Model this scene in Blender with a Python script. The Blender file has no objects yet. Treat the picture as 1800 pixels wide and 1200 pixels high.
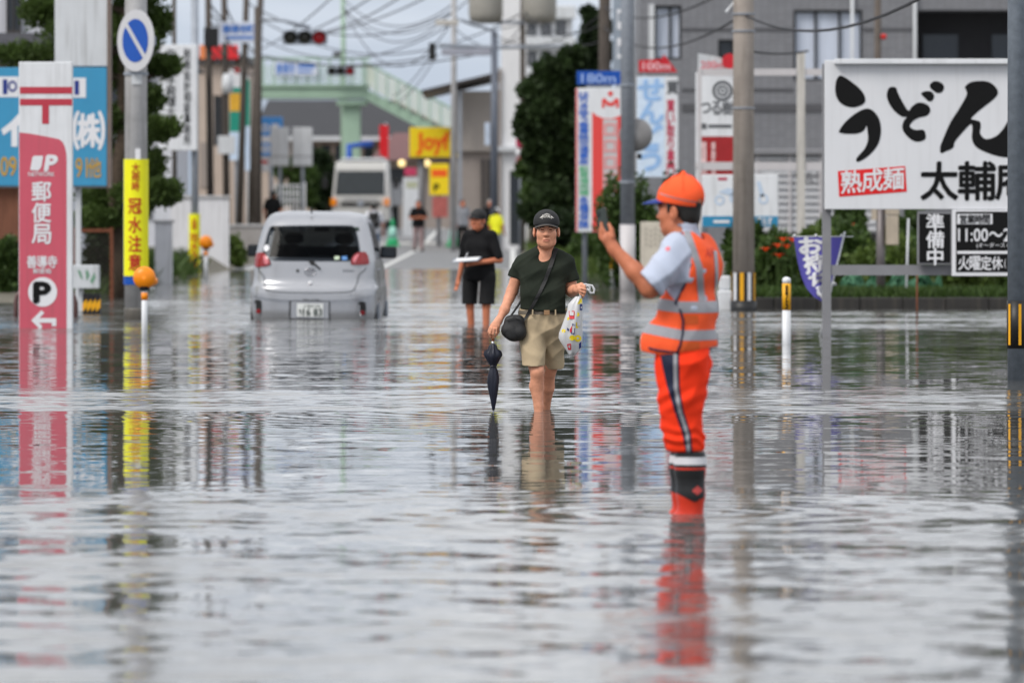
import bpy, bmesh, math, random
import numpy as np
from mathutils import Vector, Matrix

scene = bpy.context.scene
COL = scene.collection
FPX = 10000.0          # focal length in photo pixels (1800 px wide frame, 200 mm lens)
CAMH, HORIZ = 1.45, 368.0
R = math.radians

# ------------------------------------------------------------------ camera
cam_data = bpy.data.cameras.new("camera")
cam = bpy.data.objects.new("camera", cam_data)
COL.objects.link(cam)
cam.location = (0, 0, CAMH)
cam.rotation_euler = (R(90), 0, 0)
cam_data.sensor_width = 36.0
cam_data.lens = 200.0
cam_data.shift_y = -(600.0 - HORIZ) / 1800.0
cam_data.clip_start = 0.5
cam_data.clip_end = 6000.0
cam_data.dof.use_dof = True
cam_data.dof.focus_distance = 40.6
cam_data.dof.aperture_fstop = 3.7
cam_data.dof.aperture_blades = 9
scene.camera = cam

# ------------------------------------------------------------------ world: hazy blue sky with broken cloud
SUN_EL, SUN_AZ = R(48), R(228)      # azimuth clockwise from +Y: behind the camera, to its left
world = bpy.data.worlds.new("World")
scene.world = world
world.use_nodes = True
wn, wl = world.node_tree.nodes, world.node_tree.links
wn.clear()
w_out = wn.new("ShaderNodeOutputWorld")
w_bg = wn.new("ShaderNodeBackground")
w_bg.inputs["Strength"].default_value = 0.075
w_sky = wn.new("ShaderNodeTexSky")
w_sky.sky_type = 'NISHITA'
w_sky.sun_disc = False
w_sky.sun_elevation = SUN_EL
w_sky.sun_rotation = SUN_AZ
w_sky.dust_density = 1.6
w_co = wn.new("ShaderNodeTexCoord")
w_map = wn.new("ShaderNodeMapping")
w_map.inputs["Scale"].default_value = (4.0, 4.0, 22.0)
w_map.inputs["Location"].default_value = (3.1, 0.0, 0.4)
w_noise = wn.new("ShaderNodeTexNoise")
w_noise.inputs["Scale"].default_value = 1.0
w_noise.inputs["Detail"].default_value = 7.0
w_noise.inputs["Roughness"].default_value = 0.62
w_noise.inputs["Distortion"].default_value = 0.5
w_ramp = wn.new("ShaderNodeValToRGB")
w_ramp.color_ramp.elements[0].position = 0.33
w_ramp.color_ramp.elements[1].position = 0.58
w_ramp.color_ramp.elements[0].color = (0.06, 0.06, 0.06, 1)
w_ramp.color_ramp.elements[1].color = (.92, .92, .92, 1)
w_n2 = wn.new("ShaderNodeTexNoise")
w_n2.inputs["Scale"].default_value = 2.3
w_n2.inputs["Detail"].default_value = 6.0
w_cr2 = wn.new("ShaderNodeValToRGB")
w_cr2.color_ramp.elements[0].position = 0.3
w_cr2.color_ramp.elements[1].position = 0.7
w_cr2.color_ramp.elements[0].color = (6.0, 6.3, 6.8, 1)
w_cr2.color_ramp.elements[1].color = (15.0, 14.9, 14.7, 1)
w_base = wn.new("ShaderNodeMixRGB")            # thin high haze over the clear sky
w_base.inputs["Fac"].default_value = 0.95
w_base.inputs["Color2"].default_value = (3.4, 4.1, 5.2, 1)
w_mix = wn.new("ShaderNodeMixRGB")
wl.new(w_co.outputs["Generated"], w_map.inputs["Vector"])
wl.new(w_map.outputs["Vector"], w_noise.inputs["Vector"])
wl.new(w_map.outputs["Vector"], w_n2.inputs["Vector"])
wl.new(w_noise.outputs["Fac"], w_ramp.inputs["Fac"])
wl.new(w_n2.outputs["Fac"], w_cr2.inputs["Fac"])
wl.new(w_sky.outputs["Color"], w_base.inputs["Color1"])
w_sep = wn.new("ShaderNodeSeparateXYZ")
w_lift = wn.new("ShaderNodeMapRange")           # the cloud deck thins into blue haze towards the horizon, all round
w_lift.interpolation_type = 'SMOOTHSTEP'
w_lift.inputs["From Min"].default_value = 0.0
w_lift.inputs["From Max"].default_value = 0.11
w_lift.inputs["To Min"].default_value = 0.06
w_lift.inputs["To Max"].default_value = 1.0
w_mul = wn.new("ShaderNodeMath"); w_mul.operation = 'MULTIPLY'
wl.new(w_co.outputs["Generated"], w_sep.inputs[0])
wl.new(w_sep.outputs["Z"], w_lift.inputs["Value"])
wl.new(w_ramp.outputs["Color"], w_mul.inputs[0])
wl.new(w_lift.outputs["Result"], w_mul.inputs[1])
wl.new(w_mul.outputs[0], w_mix.inputs["Fac"])
wl.new(w_base.outputs["Color"], w_mix.inputs["Color1"])
wl.new(w_cr2.outputs["Color"], w_mix.inputs["Color2"])
wl.new(w_mix.outputs["Color"], w_bg.inputs["Color"])
wl.new(w_bg.outputs["Background"], w_out.inputs["Surface"])

# ------------------------------------------------------------------ sun behind thin cloud
sun_data = bpy.data.lights.new("sun", 'SUN')
sun_data.energy = 1.5
sun_data.angle = R(25)
sun_data.color = (1.0, 0.95, 0.88)
sun = bpy.data.objects.new("sun", sun_data)
COL.objects.link(sun)
sun_dir = Vector((math.sin(SUN_AZ) * math.cos(SUN_EL), math.cos(SUN_AZ) * math.cos(SUN_EL), math.sin(SUN_EL)))
sun.rotation_euler = (-sun_dir).to_track_quat('-Z', 'Y').to_euler()
sun.location = sun_dir * 60

# ------------------------------------------------------------------ exposure and render settings
scene.view_settings.view_transform = 'Standard'
scene.view_settings.look = 'None'
scene.view_settings.exposure = 0.72
scene.view_settings.gamma = 1.0
scene.view_settings.use_curve_mapping = False
scene.render.engine = 'CYCLES'
scene.cycles.use_denoising = True
scene.cycles.max_bounces = 6
scene.cycles.glossy_bounces = 4
scene.cycles.transparent_max_bounces = 8
scene.cycles.caustics_reflective = False
scene.cycles.caustics_refractive = False

# ------------------------------------------------------------------ small helpers
rng = random.Random(7)

def lin(c):
    c = c / 255.0
    return c / 12.92 if c <= 0.04045 else ((c + 0.055) / 1.055) ** 2.4

def rgb(r, g, b, k=1.0):
    return (min(lin(r) * k, .9), min(lin(g) * k, .9), min(lin(b) * k, .9), 1.0)

MATS = {}
def M(name, col=None, rough=0.6, metal=0.0, var=0.12, vs=6.0, stretch=(1, 1, 1), bump=0.0, bs=60.0,
      emit=0.0, spec=0.4, alpha=1.0, streak=0.0, transl=0.0, tile=0.0, crease=0.0):
    """procedural material: base colour broken up by noise, optional streaky grime and fine bump"""
    if name in MATS:
        return MATS[name]
    m = bpy.data.materials.new(name)
    m.use_nodes = True
    nt = m.node_tree
    N, L = nt.nodes, nt.links
    bs_ = N["Principled BSDF"]
    bs_.inputs["Roughness"].default_value = rough
    bs_.inputs["Metallic"].default_value = metal
    bs_.inputs["Specular IOR Level"].default_value = spec
    co = N.new("ShaderNodeTexCoord")
    mp = N.new("ShaderNodeMapping")
    mp.inputs["Scale"].default_value = stretch
    L.new(co.outputs["Object"], mp.inputs["Vector"])
    nz = N.new("ShaderNodeTexNoise")
    nz.inputs["Scale"].default_value = vs
    nz.inputs["Detail"].default_value = 5.0
    nz.inputs["Roughness"].default_value = 0.6
    L.new(mp.outputs["Vector"], nz.inputs["Vector"])
    mr = N.new("ShaderNodeMapRange")
    mr.inputs["From Min"].default_value = 0.25
    mr.inputs["From Max"].default_value = 0.75
    mr.inputs["To Min"].default_value = 1.0 - var
    mr.inputs["To Max"].default_value = 1.0 + var
    L.new(nz.outputs["Fac"], mr.inputs["Value"])
    mul = N.new("ShaderNodeVectorMath")
    mul.operation = 'SCALE'
    mul.inputs[0].default_value = col[:3]
    L.new(mr.outputs["Result"], mul.inputs["Scale"])
    last = mul.outputs["Vector"]
    if tile > 0:                                  # small wall tiles, too far off to build one by one
        mt = N.new("ShaderNodeMapping"); mt.inputs["Rotation"].default_value = (R(90), 0, 0)
        L.new(co.outputs["Object"], mt.inputs["Vector"])
        bk = N.new("ShaderNodeTexBrick")
        bk.offset = 0.0
        bk.inputs["Scale"].default_value = 1.0
        bk.inputs["Brick Width"].default_value = tile * 2.1
        bk.inputs["Row Height"].default_value = tile
        bk.inputs["Mortar Size"].default_value = tile * .09
        bk.inputs["Color1"].default_value = (1, 1, 1, 1); bk.inputs["Color2"].default_value = (.86, .86, .87, 1)
        bk.inputs["Mortar"].default_value = (.66, .66, .66, 1)
        L.new(mt.outputs["Vector"], bk.inputs["Vector"])
        mx0 = N.new("ShaderNodeMixRGB"); mx0.blend_type = 'MULTIPLY'; mx0.inputs["Fac"].default_value = 1.0
        L.new(last, mx0.inputs["Color1"]); L.new(bk.outputs["Color"], mx0.inputs["Color2"])
        last = mx0.outputs["Color"]
    if streak > 0:
        mp2 = N.new("ShaderNodeMapping")
        mp2.inputs["Scale"].default_value = (14, 14, 0.9)
        L.new(co.outputs["Object"], mp2.inputs["Vector"])
        n2 = N.new("ShaderNodeTexNoise")
        n2.inputs["Scale"].default_value = 1.0
        n2.inputs["Detail"].default_value = 4.0
        L.new(mp2.outputs["Vector"], n2.inputs["Vector"])
        r2 = N.new("ShaderNodeMapRange")
        r2.inputs["From Min"].default_value = 0.5
        r2.inputs["From Max"].default_value = 0.72
        r2.inputs["To Max"].default_value = streak
        L.new(n2.outputs["Fac"], r2.inputs["Value"])
        mx = N.new("ShaderNodeMixRGB")
        mx.inputs["Color2"].default_value = (0.10, 0.085, 0.065, 1)
        L.new(r2.outputs["Result"], mx.inputs["Fac"])
        L.new(last, mx.inputs["Color1"])
        last = mx.outputs["Color"]
    L.new(last, bs_.inputs["Base Color"])
    if crease > 0:                                # cloth: crossing folds plus weave
        mc = N.new("ShaderNodeMapping"); mc.inputs["Scale"].default_value = (1.0, 1.0, .55); mc.inputs["Rotation"].default_value = (0, .5, .3)
        L.new(co.outputs["Object"], mc.inputs["Vector"])
        nc = N.new("ShaderNodeTexNoise"); nc.noise_type = 'RIDGED_MULTIFRACTAL'
        nc.inputs["Scale"].default_value = 7.0; nc.inputs["Detail"].default_value = 3.0; nc.inputs["Distortion"].default_value = .6
        L.new(mc.outputs["Vector"], nc.inputs["Vector"])
        nw = N.new("ShaderNodeTexNoise"); nw.inputs["Scale"].default_value = 160.0
        L.new(co.outputs["Object"], nw.inputs["Vector"])
        ad = N.new("ShaderNodeMath"); ad.operation = 'MULTIPLY_ADD'; ad.inputs[1].default_value = .06
        L.new(nw.outputs["Fac"], ad.inputs[0]); L.new(nc.outputs["Fac"], ad.inputs[2])
        bc = N.new("ShaderNodeBump"); bc.inputs["Strength"].default_value = 1.0; bc.inputs["Distance"].default_value = crease
        L.new(ad.outputs[0], bc.inputs["Height"]); L.new(bc.outputs["Normal"], bs_.inputs["Normal"])
    if bump > 0:
        n3 = N.new("ShaderNodeTexNoise")
        n3.inputs["Scale"].default_value = bs
        n3.inputs["Detail"].default_value = 4.0
        L.new(mp.outputs["Vector"], n3.inputs["Vector"])
        bp = N.new("ShaderNodeBump")
        bp.inputs["Strength"].default_value = bump
        bp.inputs["Distance"].default_value = 0.02
        L.new(n3.outputs["Fac"], bp.inputs["Height"])
        L.new(bp.outputs["Normal"], bs_.inputs["Normal"])
    if emit > 0:
        L.new(last, bs_.inputs["Emission Color"])
        bs_.inputs["Emission Strength"].default_value = emit
    if alpha < 1:
        bs_.inputs["Alpha"].default_value = alpha
    if transl > 0:
        out = N["Material Output"]
        tr = N.new("ShaderNodeBsdfTranslucent")
        L.new(last, tr.inputs["Color"])
        ms = N.new("ShaderNodeMixShader")
        ms.inputs["Fac"].default_value = transl
        L.new(bs_.outputs["BSDF"], ms.inputs[1])
        L.new(tr.outputs["BSDF"], ms.inputs[2])
        L.new(ms.outputs["Shader"], out.inputs["Surface"])
    MATS[name] = m
    return m

def tag(o, label=None, cat=None, group=None, kind=None):
    if label: o["label"] = label
    if cat: o["category"] = cat
    if group: o["group"] = group
    if kind: o["kind"] = kind
    return o

def thing(name, label, cat, loc=(0, 0, 0), group=None, rotz=0.0):
    o = bpy.data.objects.new(name, None)
    o.empty_display_size = 0.2
    COL.objects.link(o)
    o.location = loc
    o.rotation_euler = (0, 0, rotz)
    return tag(o, label, cat, group)

def link(name, me, mat=None, parent=None, loc=None):
    o = bpy.data.objects.new(name, me)
    if mat is not None and not me.materials:
        for m in (mat if isinstance(mat, (list, tuple)) else [mat]):
            me.materials.append(m)
    COL.objects.link(o)
    if parent is not None:
        o.parent = parent
    if loc is not None:
        o.location = loc
    return o

class Fr:
    """pixel frame of a thing standing at distance d: photo pixel -> metres from the thing's base"""
    def __init__(s, px, py, d):
        s.px, s.py, s.d, s.k = px, py, d, d / FPX
        s.loc = Vector(((px - 900) * s.k, d, CAMH - (py - HORIZ) * s.k))
    def x(s, px): return (px - s.px) * s.k
    def z(s, py): return (s.py - py) * s.k
    def p(s, px, py, y=0.0): return Vector((s.x(px), y, s.z(py)))

def at_water(px, py):            # frame of a thing that meets the water at that pixel
    return Fr(px, py, CAMH * FPX / (py - HORIZ))

class MB:
    """collects shapes into one mesh"""
    def __init__(s): s.v, s.f, s.mi = [], [], []
    def add(s, V, F, mi=0):
        b = len(s.v)
        s.v += [tuple(v) for v in V]
        s.f += [[b + i for i in f] for f in F]
        s.mi += [mi] * len(F)
        return s
    def box(s, x0, x1, y0, y1, z0, z1, mi=0):
        V = [(x, y, z) for z in (z0, z1) for y in (y0, y1) for x in (x0, x1)]
        return s.add(V, [(0, 2, 3, 1), (4, 5, 7, 6), (0, 1, 5, 4), (2, 6, 7, 3), (0, 4, 6, 2), (1, 3, 7, 5)], mi)
    def bbox(s, x0, x1, y0, y1, z0, z1, b=0.01, mi=0):
        """box with chamfered edges"""
        bm = bmesh.new()
        bmesh.ops.create_cube(bm, size=1.0)
        for v in bm.verts:
            v.co = Vector(((x0 + x1) / 2 + v.co.x * (x1 - x0), (y0 + y1) / 2 + v.co.y * (y1 - y0), (z0 + z1) / 2 + v.co.z * (z1 - z0)))
        bmesh.ops.bevel(bm, geom=bm.edges[:], offset=b, segments=2, profile=.6, affect='EDGES')
        bm.verts.index_update()
        s.add([v.co for v in bm.verts], [[v.index for v in f.verts] for f in bm.faces], mi)
        bm.free()
        return s
    def tube(s, pts, rad, n=10, mi=0, cap=True):
        pts = [Vector(p) for p in pts]
        rads = rad if isinstance(rad, (list, tuple)) else [rad] * len(pts)
        V, F = [], []
        ref = None
        for i, p in enumerate(pts):
            t = (pts[min(i + 1, len(pts) - 1)] - pts[max(i - 1, 0)])
            t = t.normalized() if t.length > 1e-9 else Vector((0, 0, 1))
            if ref is None:
                ref = Vector((1, 0, 0)) if abs(t.x) < .9 else Vector((0, 1, 0))
            u = (ref - t * ref.dot(t)).normalized()
            ref = u
            w = t.cross(u)
            for j in range(n):
                a = 2 * math.pi * j / n
                V.append(p + (u * math.cos(a) + w * math.sin(a)) * rads[i])
        for i in range(len(pts) - 1):
            for j in range(n):
                F.append((i * n + j, i * n + (j + 1) % n, (i + 1) * n + (j + 1) % n, (i + 1) * n + j))
        if cap:
            F.append(list(range(n))[::-1])
            F.append([(len(pts) - 1) * n + j for j in range(n)])
        return s.add(V, F, mi)
    def lathe(s, prof, n=20, c=(0, 0, 0), mi=0, ax='z'):
        V, F = [], []
        for r, z in prof:
            for j in range(n):
                a = 2 * math.pi * j / n
                q = (r * math.cos(a), r * math.sin(a), z)
                if ax == 'y': q = (q[0], q[2], q[1])
                if ax == 'x': q = (q[2], q[0], q[1])
                V.append((q[0] + c[0], q[1] + c[1], q[2] + c[2]))
        for i in range(len(prof) - 1):
            for j in range(n):
                F.append((i * n + j, i * n + (j + 1) % n, (i + 1) * n + (j + 1) % n, (i + 1) * n + j))
        F.append(list(range(n))[::-1])
        F.append([(len(prof) - 1) * n + j for j in range(n)])
        return s.add(V, F, mi)
    def prism(s, poly, y0, y1, mi=0):
        """polygon in (x, z) extruded along y"""
        n = len(poly)
        V = [(p[0], y0, p[1]) for p in poly] + [(p[0], y1, p[1]) for p in poly]
        F = [list(range(n)), list(range(2 * n - 1, n - 1, -1))]
        F += [(i, i + n, (i + 1) % n + n, (i + 1) % n) for i in range(n)]
        return s.add(V, F, mi)
    def mesh(s, name, smooth=False, tri=False):
        me = bpy.data.meshes.new(name)
        me.from_pydata(s.v, [], s.f)
        if any(s.mi): me.polygons.foreach_set("material_index", s.mi)
        bm = bmesh.new(); bm.from_mesh(me)
        if tri: bmesh.ops.triangulate(bm, faces=[f for f in bm.faces if len(f.verts) > 4])
        bmesh.ops.recalc_face_normals(bm, faces=bm.faces[:])
        bm.to_mesh(me); bm.free()
        if smooth:
            me.polygons.foreach_set("use_smooth", [True] * len(me.polygons))
        return me
    def build(s, name, mat, parent=None, smooth=False, loc=None):
        return link(name, s.mesh(name, smooth), mat, parent, loc)

def sharp(o, ang=35):
    """smooth shading that keeps edges steeper than ang"""
    bm = bmesh.new(); bm.from_mesh(o.data)
    for e in bm.edges:
        e.smooth = not (len(e.link_faces) == 2 and e.calc_face_angle(0) > R(ang))
    for f in bm.faces: f.smooth = True
    bm.to_mesh(o.data); bm.free()
    return o

# ------------------------------------------------------------------ lettering: built-in font to flat meshes
_glyphs = {}
def glyph(text, bold=0.0):
    key = text
    if key not in _glyphs:
        cu = bpy.data.curves.new("t", 'FONT')
        cu.body = text
        cu.resolution_u = 3
        ob = bpy.data.objects.new("t", cu)
        COL.objects.link(ob)
        bpy.context.view_layer.update()
        dg = bpy.context.evaluated_depsgraph_get()
        me = bpy.data.meshes.new_from_object(ob.evaluated_get(dg))
        V = [(v.co.x, v.co.y) for v in me.vertices]
        F = [list(p.vertices) for p in me.polygons]
        bpy.data.objects.remove(ob)
        bpy.data.curves.remove(cu)
        bpy.data.meshes.remove(me)
        if V:
            xs = [v[0] for v in V]; ys = [v[1] for v in V]
            bb = (min(xs), max(xs), min(ys), max(ys))
        else:
            bb = (0, 1, 0, 1)
        _glyphs[key] = (V, F, bb)
    return _glyphs[key]

def strokes(b):
    """offsets that thicken a light glyph into a bold one"""
    return [(0, 0)] if b <= 0 else [(0, 0), (b, 0), (-b, 0), (0, b), (0, -b), (b * .7, b * .7), (-b * .7, -b * .7)]

class Ink(MB):
    """flat print in the plane y = const, laid out in photo pixels of a frame"""
    def __init__(s, fr, y):
        super().__init__(); s.fr, s.y, s.cuts = fr, y, []
    def cut(s): s.cuts.append((len(s.v), len(s.f)))
    def _P(s, px, py): return (s.fr.x(px), s.y, s.fr.z(py))
    def word(s, text, x0, y0, x1, y1, bold=0.0, shear=0.0):
        """whole string fitted to a pixel box"""
        s.cut()
        V, F, bb = glyph(text)
        W, H = bb[1] - bb[0] or 1, bb[3] - bb[2] or 1
        for n_, (bx, by) in enumerate(strokes(bold)):
            o = []
            for v in V:
                u, w = (v[0] + bx - bb[0]) / W, (v[1] + by - bb[2]) / H
                q = s._P(x0 + (x1 - x0) * u + shear * w, y1 + (y0 - y1) * w)
                o.append((q[0], q[1] - n_ * .0004, q[2]))
            s.add(o, F)
        return s
    def run(s, text, x0, y0, x1, y1, bold=0.02, vert=True, bleed=1.06, slope=0.0):
        """full-width characters set one after the other in a pixel box, down or across"""
        s.cut()
        n = len(text)
        for i, ch in enumerate(text):
            if ch == ' ': continue
            V, F, bb = glyph(ch)
            if vert: a, b, c, d = x0, y0 + (y1 - y0) * i / n, x1, y0 + (y1 - y0) * (i + 1) / n
            else: a, b, c, d = x0 + (x1 - x0) * i / n, y0, x0 + (x1 - x0) * (i + 1) / n, y1
            cx, cy = (a + c) / 2, (b + d) / 2
            gx, gy = (bb[0] + bb[1]) / 2, (bb[2] + bb[3]) / 2
            big = max(bb[1] - bb[0], bb[3] - bb[2], .62)
            for n_, (bx, by) in enumerate(strokes(bold)):
                o = []
                for v in V:
                    qx = cx + (v[0] + bx - gx) / big * (c - a) * .92 * bleed
                    qy = cy - (v[1] + by - gy) / big * (d - b) * .92 * bleed
                    q = s._P(qx, qy + slope * (qx - x0))
                    o.append((q[0], q[1] - n_ * .0004, q[2]))
                s.add(o, F)
        return s
    def poly(s, pts, smooth=0):
        s.cut()
        if smooth: pts = catmull(pts, smooth)
        return s.add([s._P(*p) for p in pts], [list(range(len(pts)))])
    def rect(s, x0, y0, x1, y1):
        return s.poly([(x0, y0), (x1, y0), (x1, y1), (x0, y1)])
    def disc(s, cx, cy, rx, ry=None, n=28, r_in=0.0):
        ry = ry or rx
        ring = [(cx + rx * math.cos(2 * math.pi * i / n), cy + ry * math.sin(2 * math.pi * i / n)) for i in range(n)]
        if r_in <= 0: return s.poly(ring)
        s.cut()
        inn = [(cx + rx * r_in * math.cos(2 * math.pi * i / n), cy + ry * r_in * math.sin(2 * math.pi * i / n)) for i in range(n)]
        return s.add([s._P(*p) for p in ring + inn], [(i, (i + 1) % n, n + (i + 1) % n, n + i) for i in range(n)])
    def put(s, name, mat, parent, split=True):
        """one part for each word or shape"""
        if not split or len(s.cuts) < 2:
            return link(name, s.mesh(name, tri=True), mat, parent)
        cuts = s.cuts + [(len(s.v), len(s.f))]
        for (v0, f0), (v1, f1) in zip(cuts[:-1], cuts[1:]):
            m = MB()
            m.v, m.f = s.v[v0:v1], [[i - v0 for i in q] for q in s.f[f0:f1]]
            m.mi = [0] * len(m.f)
            o = link(name, m.mesh(name, tri=True), mat, parent)
        return o

def catmull(P, n=4):
    o = []
    for i in range(len(P)):
        a, b, c, d = (np.array(P[(i + k) % len(P)], float) for k in (-1, 0, 1, 2))
        for j in range(n):
            t = j / n
            o.append(tuple(.5 * (2 * b + (c - a) * t + (2 * a - 5 * b + 4 * c - d) * t * t + (3 * b - a - 3 * c + d) * t ** 3)))
    return o

# ------------------------------------------------------------------ smooth solids: distance field + surface nets
class Solid:
    def __init__(s, lo, hi, h):
        s.lo, s.h = np.array(lo, float), h
        s.n = np.ceil((np.array(hi) - s.lo) / h).astype(int) + 1
        s.f = np.full(s.n, 0.25, np.float32)
        s.ax = [s.lo[i] + h * np.arange(s.n[i]) for i in range(3)]
    def _win(s, lo, hi):
        a = np.clip(np.floor((np.array(lo) - s.lo) / s.h).astype(int), 0, s.n - 1)
        b = np.clip(np.ceil((np.array(hi) - s.lo) / s.h).astype(int) + 1, 1, s.n)
        sl = tuple(slice(a[i], max(b[i], a[i] + 1)) for i in range(3))
        g = np.meshgrid(*[s.ax[i][sl[i]] for i in range(3)], indexing='ij')
        return sl, g
    def _op(s, sl, d, k, mode):
        f = s.f[sl]
        if mode == 'sub':
            d = -d
            hh = np.clip(.5 - .5 * (d - f) / k, 0, 1) if k > 0 else (d < f).astype(float)
            r = d * (1 - hh) + f * hh + (k * hh * (1 - hh) if k > 0 else 0)
        else:
            hh = np.clip(.5 + .5 * (d - f) / k, 0, 1) if k > 0 else (d > f).astype(float)
            r = d * (1 - hh) + f * hh - (k * hh * (1 - hh) if k > 0 else 0)
        s.f[sl] = r
    def cone(s, a, b, ra, rb, k=.02, mode='add', flat=None):
        """tapered capsule; flat=(axis vector, factor) squashes it across that axis"""
        a, b = np.array(a, float), np.array(b, float)
        m = max(ra, rb) * (max(1, flat[1]) if flat else 1) + k + .05
        sl, (X, Y, Z) = s._win(np.minimum(a, b) - m, np.maximum(a, b) + m)
        ba = b - a
        L2 = max(ba @ ba, 1e-9)
        px, py, pz = X - a[0], Y - a[1], Z - a[2]
        t = np.clip((px * ba[0] + py * ba[1] + pz * ba[2]) / L2, 0, 1)
        qx, qy, qz = px - t * ba[0], py - t * ba[1], pz - t * ba[2]
        if flat:
            ax = np.array(flat[0], float); ax /= np.linalg.norm(ax)
            c = qx * ax[0] + qy * ax[1] + qz * ax[2]
            w = c / flat[1] - c
            qx, qy, qz = qx + w * ax[0], qy + w * ax[1], qz + w * ax[2]
        d = np.sqrt(qx * qx + qy * qy + qz * qz) - (ra + t * (rb - ra))
        if flat: d = d * min(1, flat[1])
        s._op(sl, d, k, mode)
        return s
    def chain(s, pts, rads, k=.02, mode='add', flat=None):
        for i in range(len(pts) - 1):
            s.cone(pts[i], pts[i + 1], rads[i], rads[i + 1], k, mode, flat)
        return s
    def ell(s, c, r, k=.02, mode='add', rot=None):
        c, r = np.array(c, float), np.array(r, float)
        m = max(r) + k + .05
        sl, (X, Y, Z) = s._win(c - m, c + m)
        p = np.stack([X - c[0], Y - c[1], Z - c[2]], -1)
        if rot is not None:
            p = p @ np.array(Matrix.Rotation(rot[0], 3, rot[1]))     # rotate the ellipsoid by rot
        k0 = np.sqrt(((p / r) ** 2).sum(-1)); k1 = np.sqrt(((p / (r * r)) ** 2).sum(-1)) + 1e-6
        s._op(sl, k0 * (k0 - 1) / k1, k, mode)
        return s
    def half(s, p, n, k=0.004):
        """keep only the side the normal n points away from"""
        n = np.array(n, float); n /= np.linalg.norm(n)
        X, Y, Z = s.ax[0][:, None, None], s.ax[1][None, :, None], s.ax[2][None, None, :]
        d = (X - p[0]) * n[0] + (Y - p[1]) * n[1] + (Z - p[2]) * n[2]
        f = s.f
        hh = np.clip(.5 - .5 * (d - f) / k, 0, 1)
        s.f = (d * (1 - hh) + f * hh + k * hh * (1 - hh)).astype(np.float32)
        return s
    def wrinkle(s, fn):
        X, Y, Z = s.ax[0][:, None, None], s.ax[1][None, :, None], s.ax[2][None, None, :]
        s.f = (s.f + fn(X, Y, Z)).astype(np.float32)
        return s
    def surface(s):
        f = s.f.copy()
        f[0] = f[-1] = .1; f[:, 0] = f[:, -1] = .1; f[:, :, 0] = f[:, :, -1] = .1
        ins = f < 0
        nx, ny, nz = s.n
        cnt = np.zeros((nx - 1, ny - 1, nz - 1), np.int8)
        for i in (0, 1):
            for j in (0, 1):
                for k in (0, 1):
                    cnt += ins[i:nx - 1 + i, j:ny - 1 + j, k:nz - 1 + k]
        C = np.argwhere((cnt > 0) & (cnt < 8))
        idx = -np.ones(cnt.shape, np.int64)
        idx[tuple(C.T)] = np.arange(len(C))
        acc = np.zeros((len(C), 3)); num = np.zeros(len(C))
        corners = [(i, j, k) for i in (0, 1) for j in (0, 1) for k in (0, 1)]
        for a in corners:
            for ax in range(3):
                if a[ax]: continue
                b = list(a); b[ax] = 1
                fa = f[tuple((C + a).T)]; fb = f[tuple((C + b).T)]
                m = (fa < 0) != (fb < 0)
                t = np.where(m, fa / np.where(m, fa - fb, 1), 0)
                p = C + np.array(a); p = p.astype(float); p[:, ax] += t
                acc[m] += p[m]; num[m] += 1
        V = s.lo + s.h * acc / num[:, None]
        Q = []
        for ax in range(3):
            o1, o2 = [(1, 2), (2, 0), (0, 1)][ax]
            sa = [slice(0, None)] * 3; sb = [slice(0, None)] * 3
            sa[ax] = slice(0, -1); sb[ax] = slice(1, None)
            A, B = ins[tuple(sa)], ins[tuple(sb)]
            E = np.argwhere(A != B)
            ok = (E[:, o1] > 0) & (E[:, o2] > 0) & (E[:, o1] < s.n[o1] - 1) & (E[:, o2] < s.n[o2] - 1)
            E = E[ok]
            d1 = np.zeros(3, int); d1[o1] = 1
            d2 = np.zeros(3, int); d2[o2] = 1
            q = np.stack([idx[tuple((E - d1 - d2).T)], idx[tuple((E - d2).T)], idx[tuple(E.T)], idx[tuple((E - d1).T)]], 1)
            fl = ~A[tuple(E.T)]
            q[fl] = q[fl][:, ::-1]
            Q.append(q)
        return V, np.concatenate(Q)

def relax(V, F, it=2, lam=.5):
    """Laplacian smoothing that removes the voxel stepping"""
    for _ in range(it):
        S = np.zeros_like(V); c = np.zeros(len(V))
        for a in range(4):
            for b in (1, 3):
                np.add.at(S, F[:, a], V[F[:, (a + b) % 4]]); np.add.at(c, F[:, a], 1)
        V = V + lam * (S / np.maximum(c, 1)[:, None] - V)
    return V

def np_mesh(name, V, F, mats=None, mi=None):
    me = bpy.data.meshes.new(name)
    me.vertices.add(len(V)); me.loops.add(F.size); me.polygons.add(len(F))
    me.vertices.foreach_set("co", np.ascontiguousarray(V, np.float32).ravel())
    me.loops.foreach_set("vertex_index", np.ascontiguousarray(F, np.int32).ravel())
    k = F.shape[1]
    me.polygons.foreach_set("loop_start", np.arange(0, F.size, k, dtype=np.int32))
    me.polygons.foreach_set("use_smooth", np.ones(len(F), bool))
    for m in mats or []: me.materials.append(m)
    if mi is not None: me.polygons.foreach_set("material_index", np.asarray(mi, np.int32))
    me.update(calc_edges=True); me.validate()
    return me

def normals(V, F):
    n = np.cross(V[F[:, 2]] - V[F[:, 0]], V[F[:, 3]] - V[F[:, 1]])
    N = np.zeros_like(V)
    for a in range(4): np.add.at(N, F[:, a], n)
    return N / np.maximum(np.linalg.norm(N, axis=1), 1e-12)[:, None]

def solid_obj(name, sd, mats, parent, it=2, sel=None):
    V, F = sd.surface()
    V = relax(V, F, it)
    mi = sel(V[F].mean(1)) if sel else None
    return link(name, np_mesh(name, V, F, mats if isinstance(mats, (list, tuple)) else [mats], mi), None, parent), V, F

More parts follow.
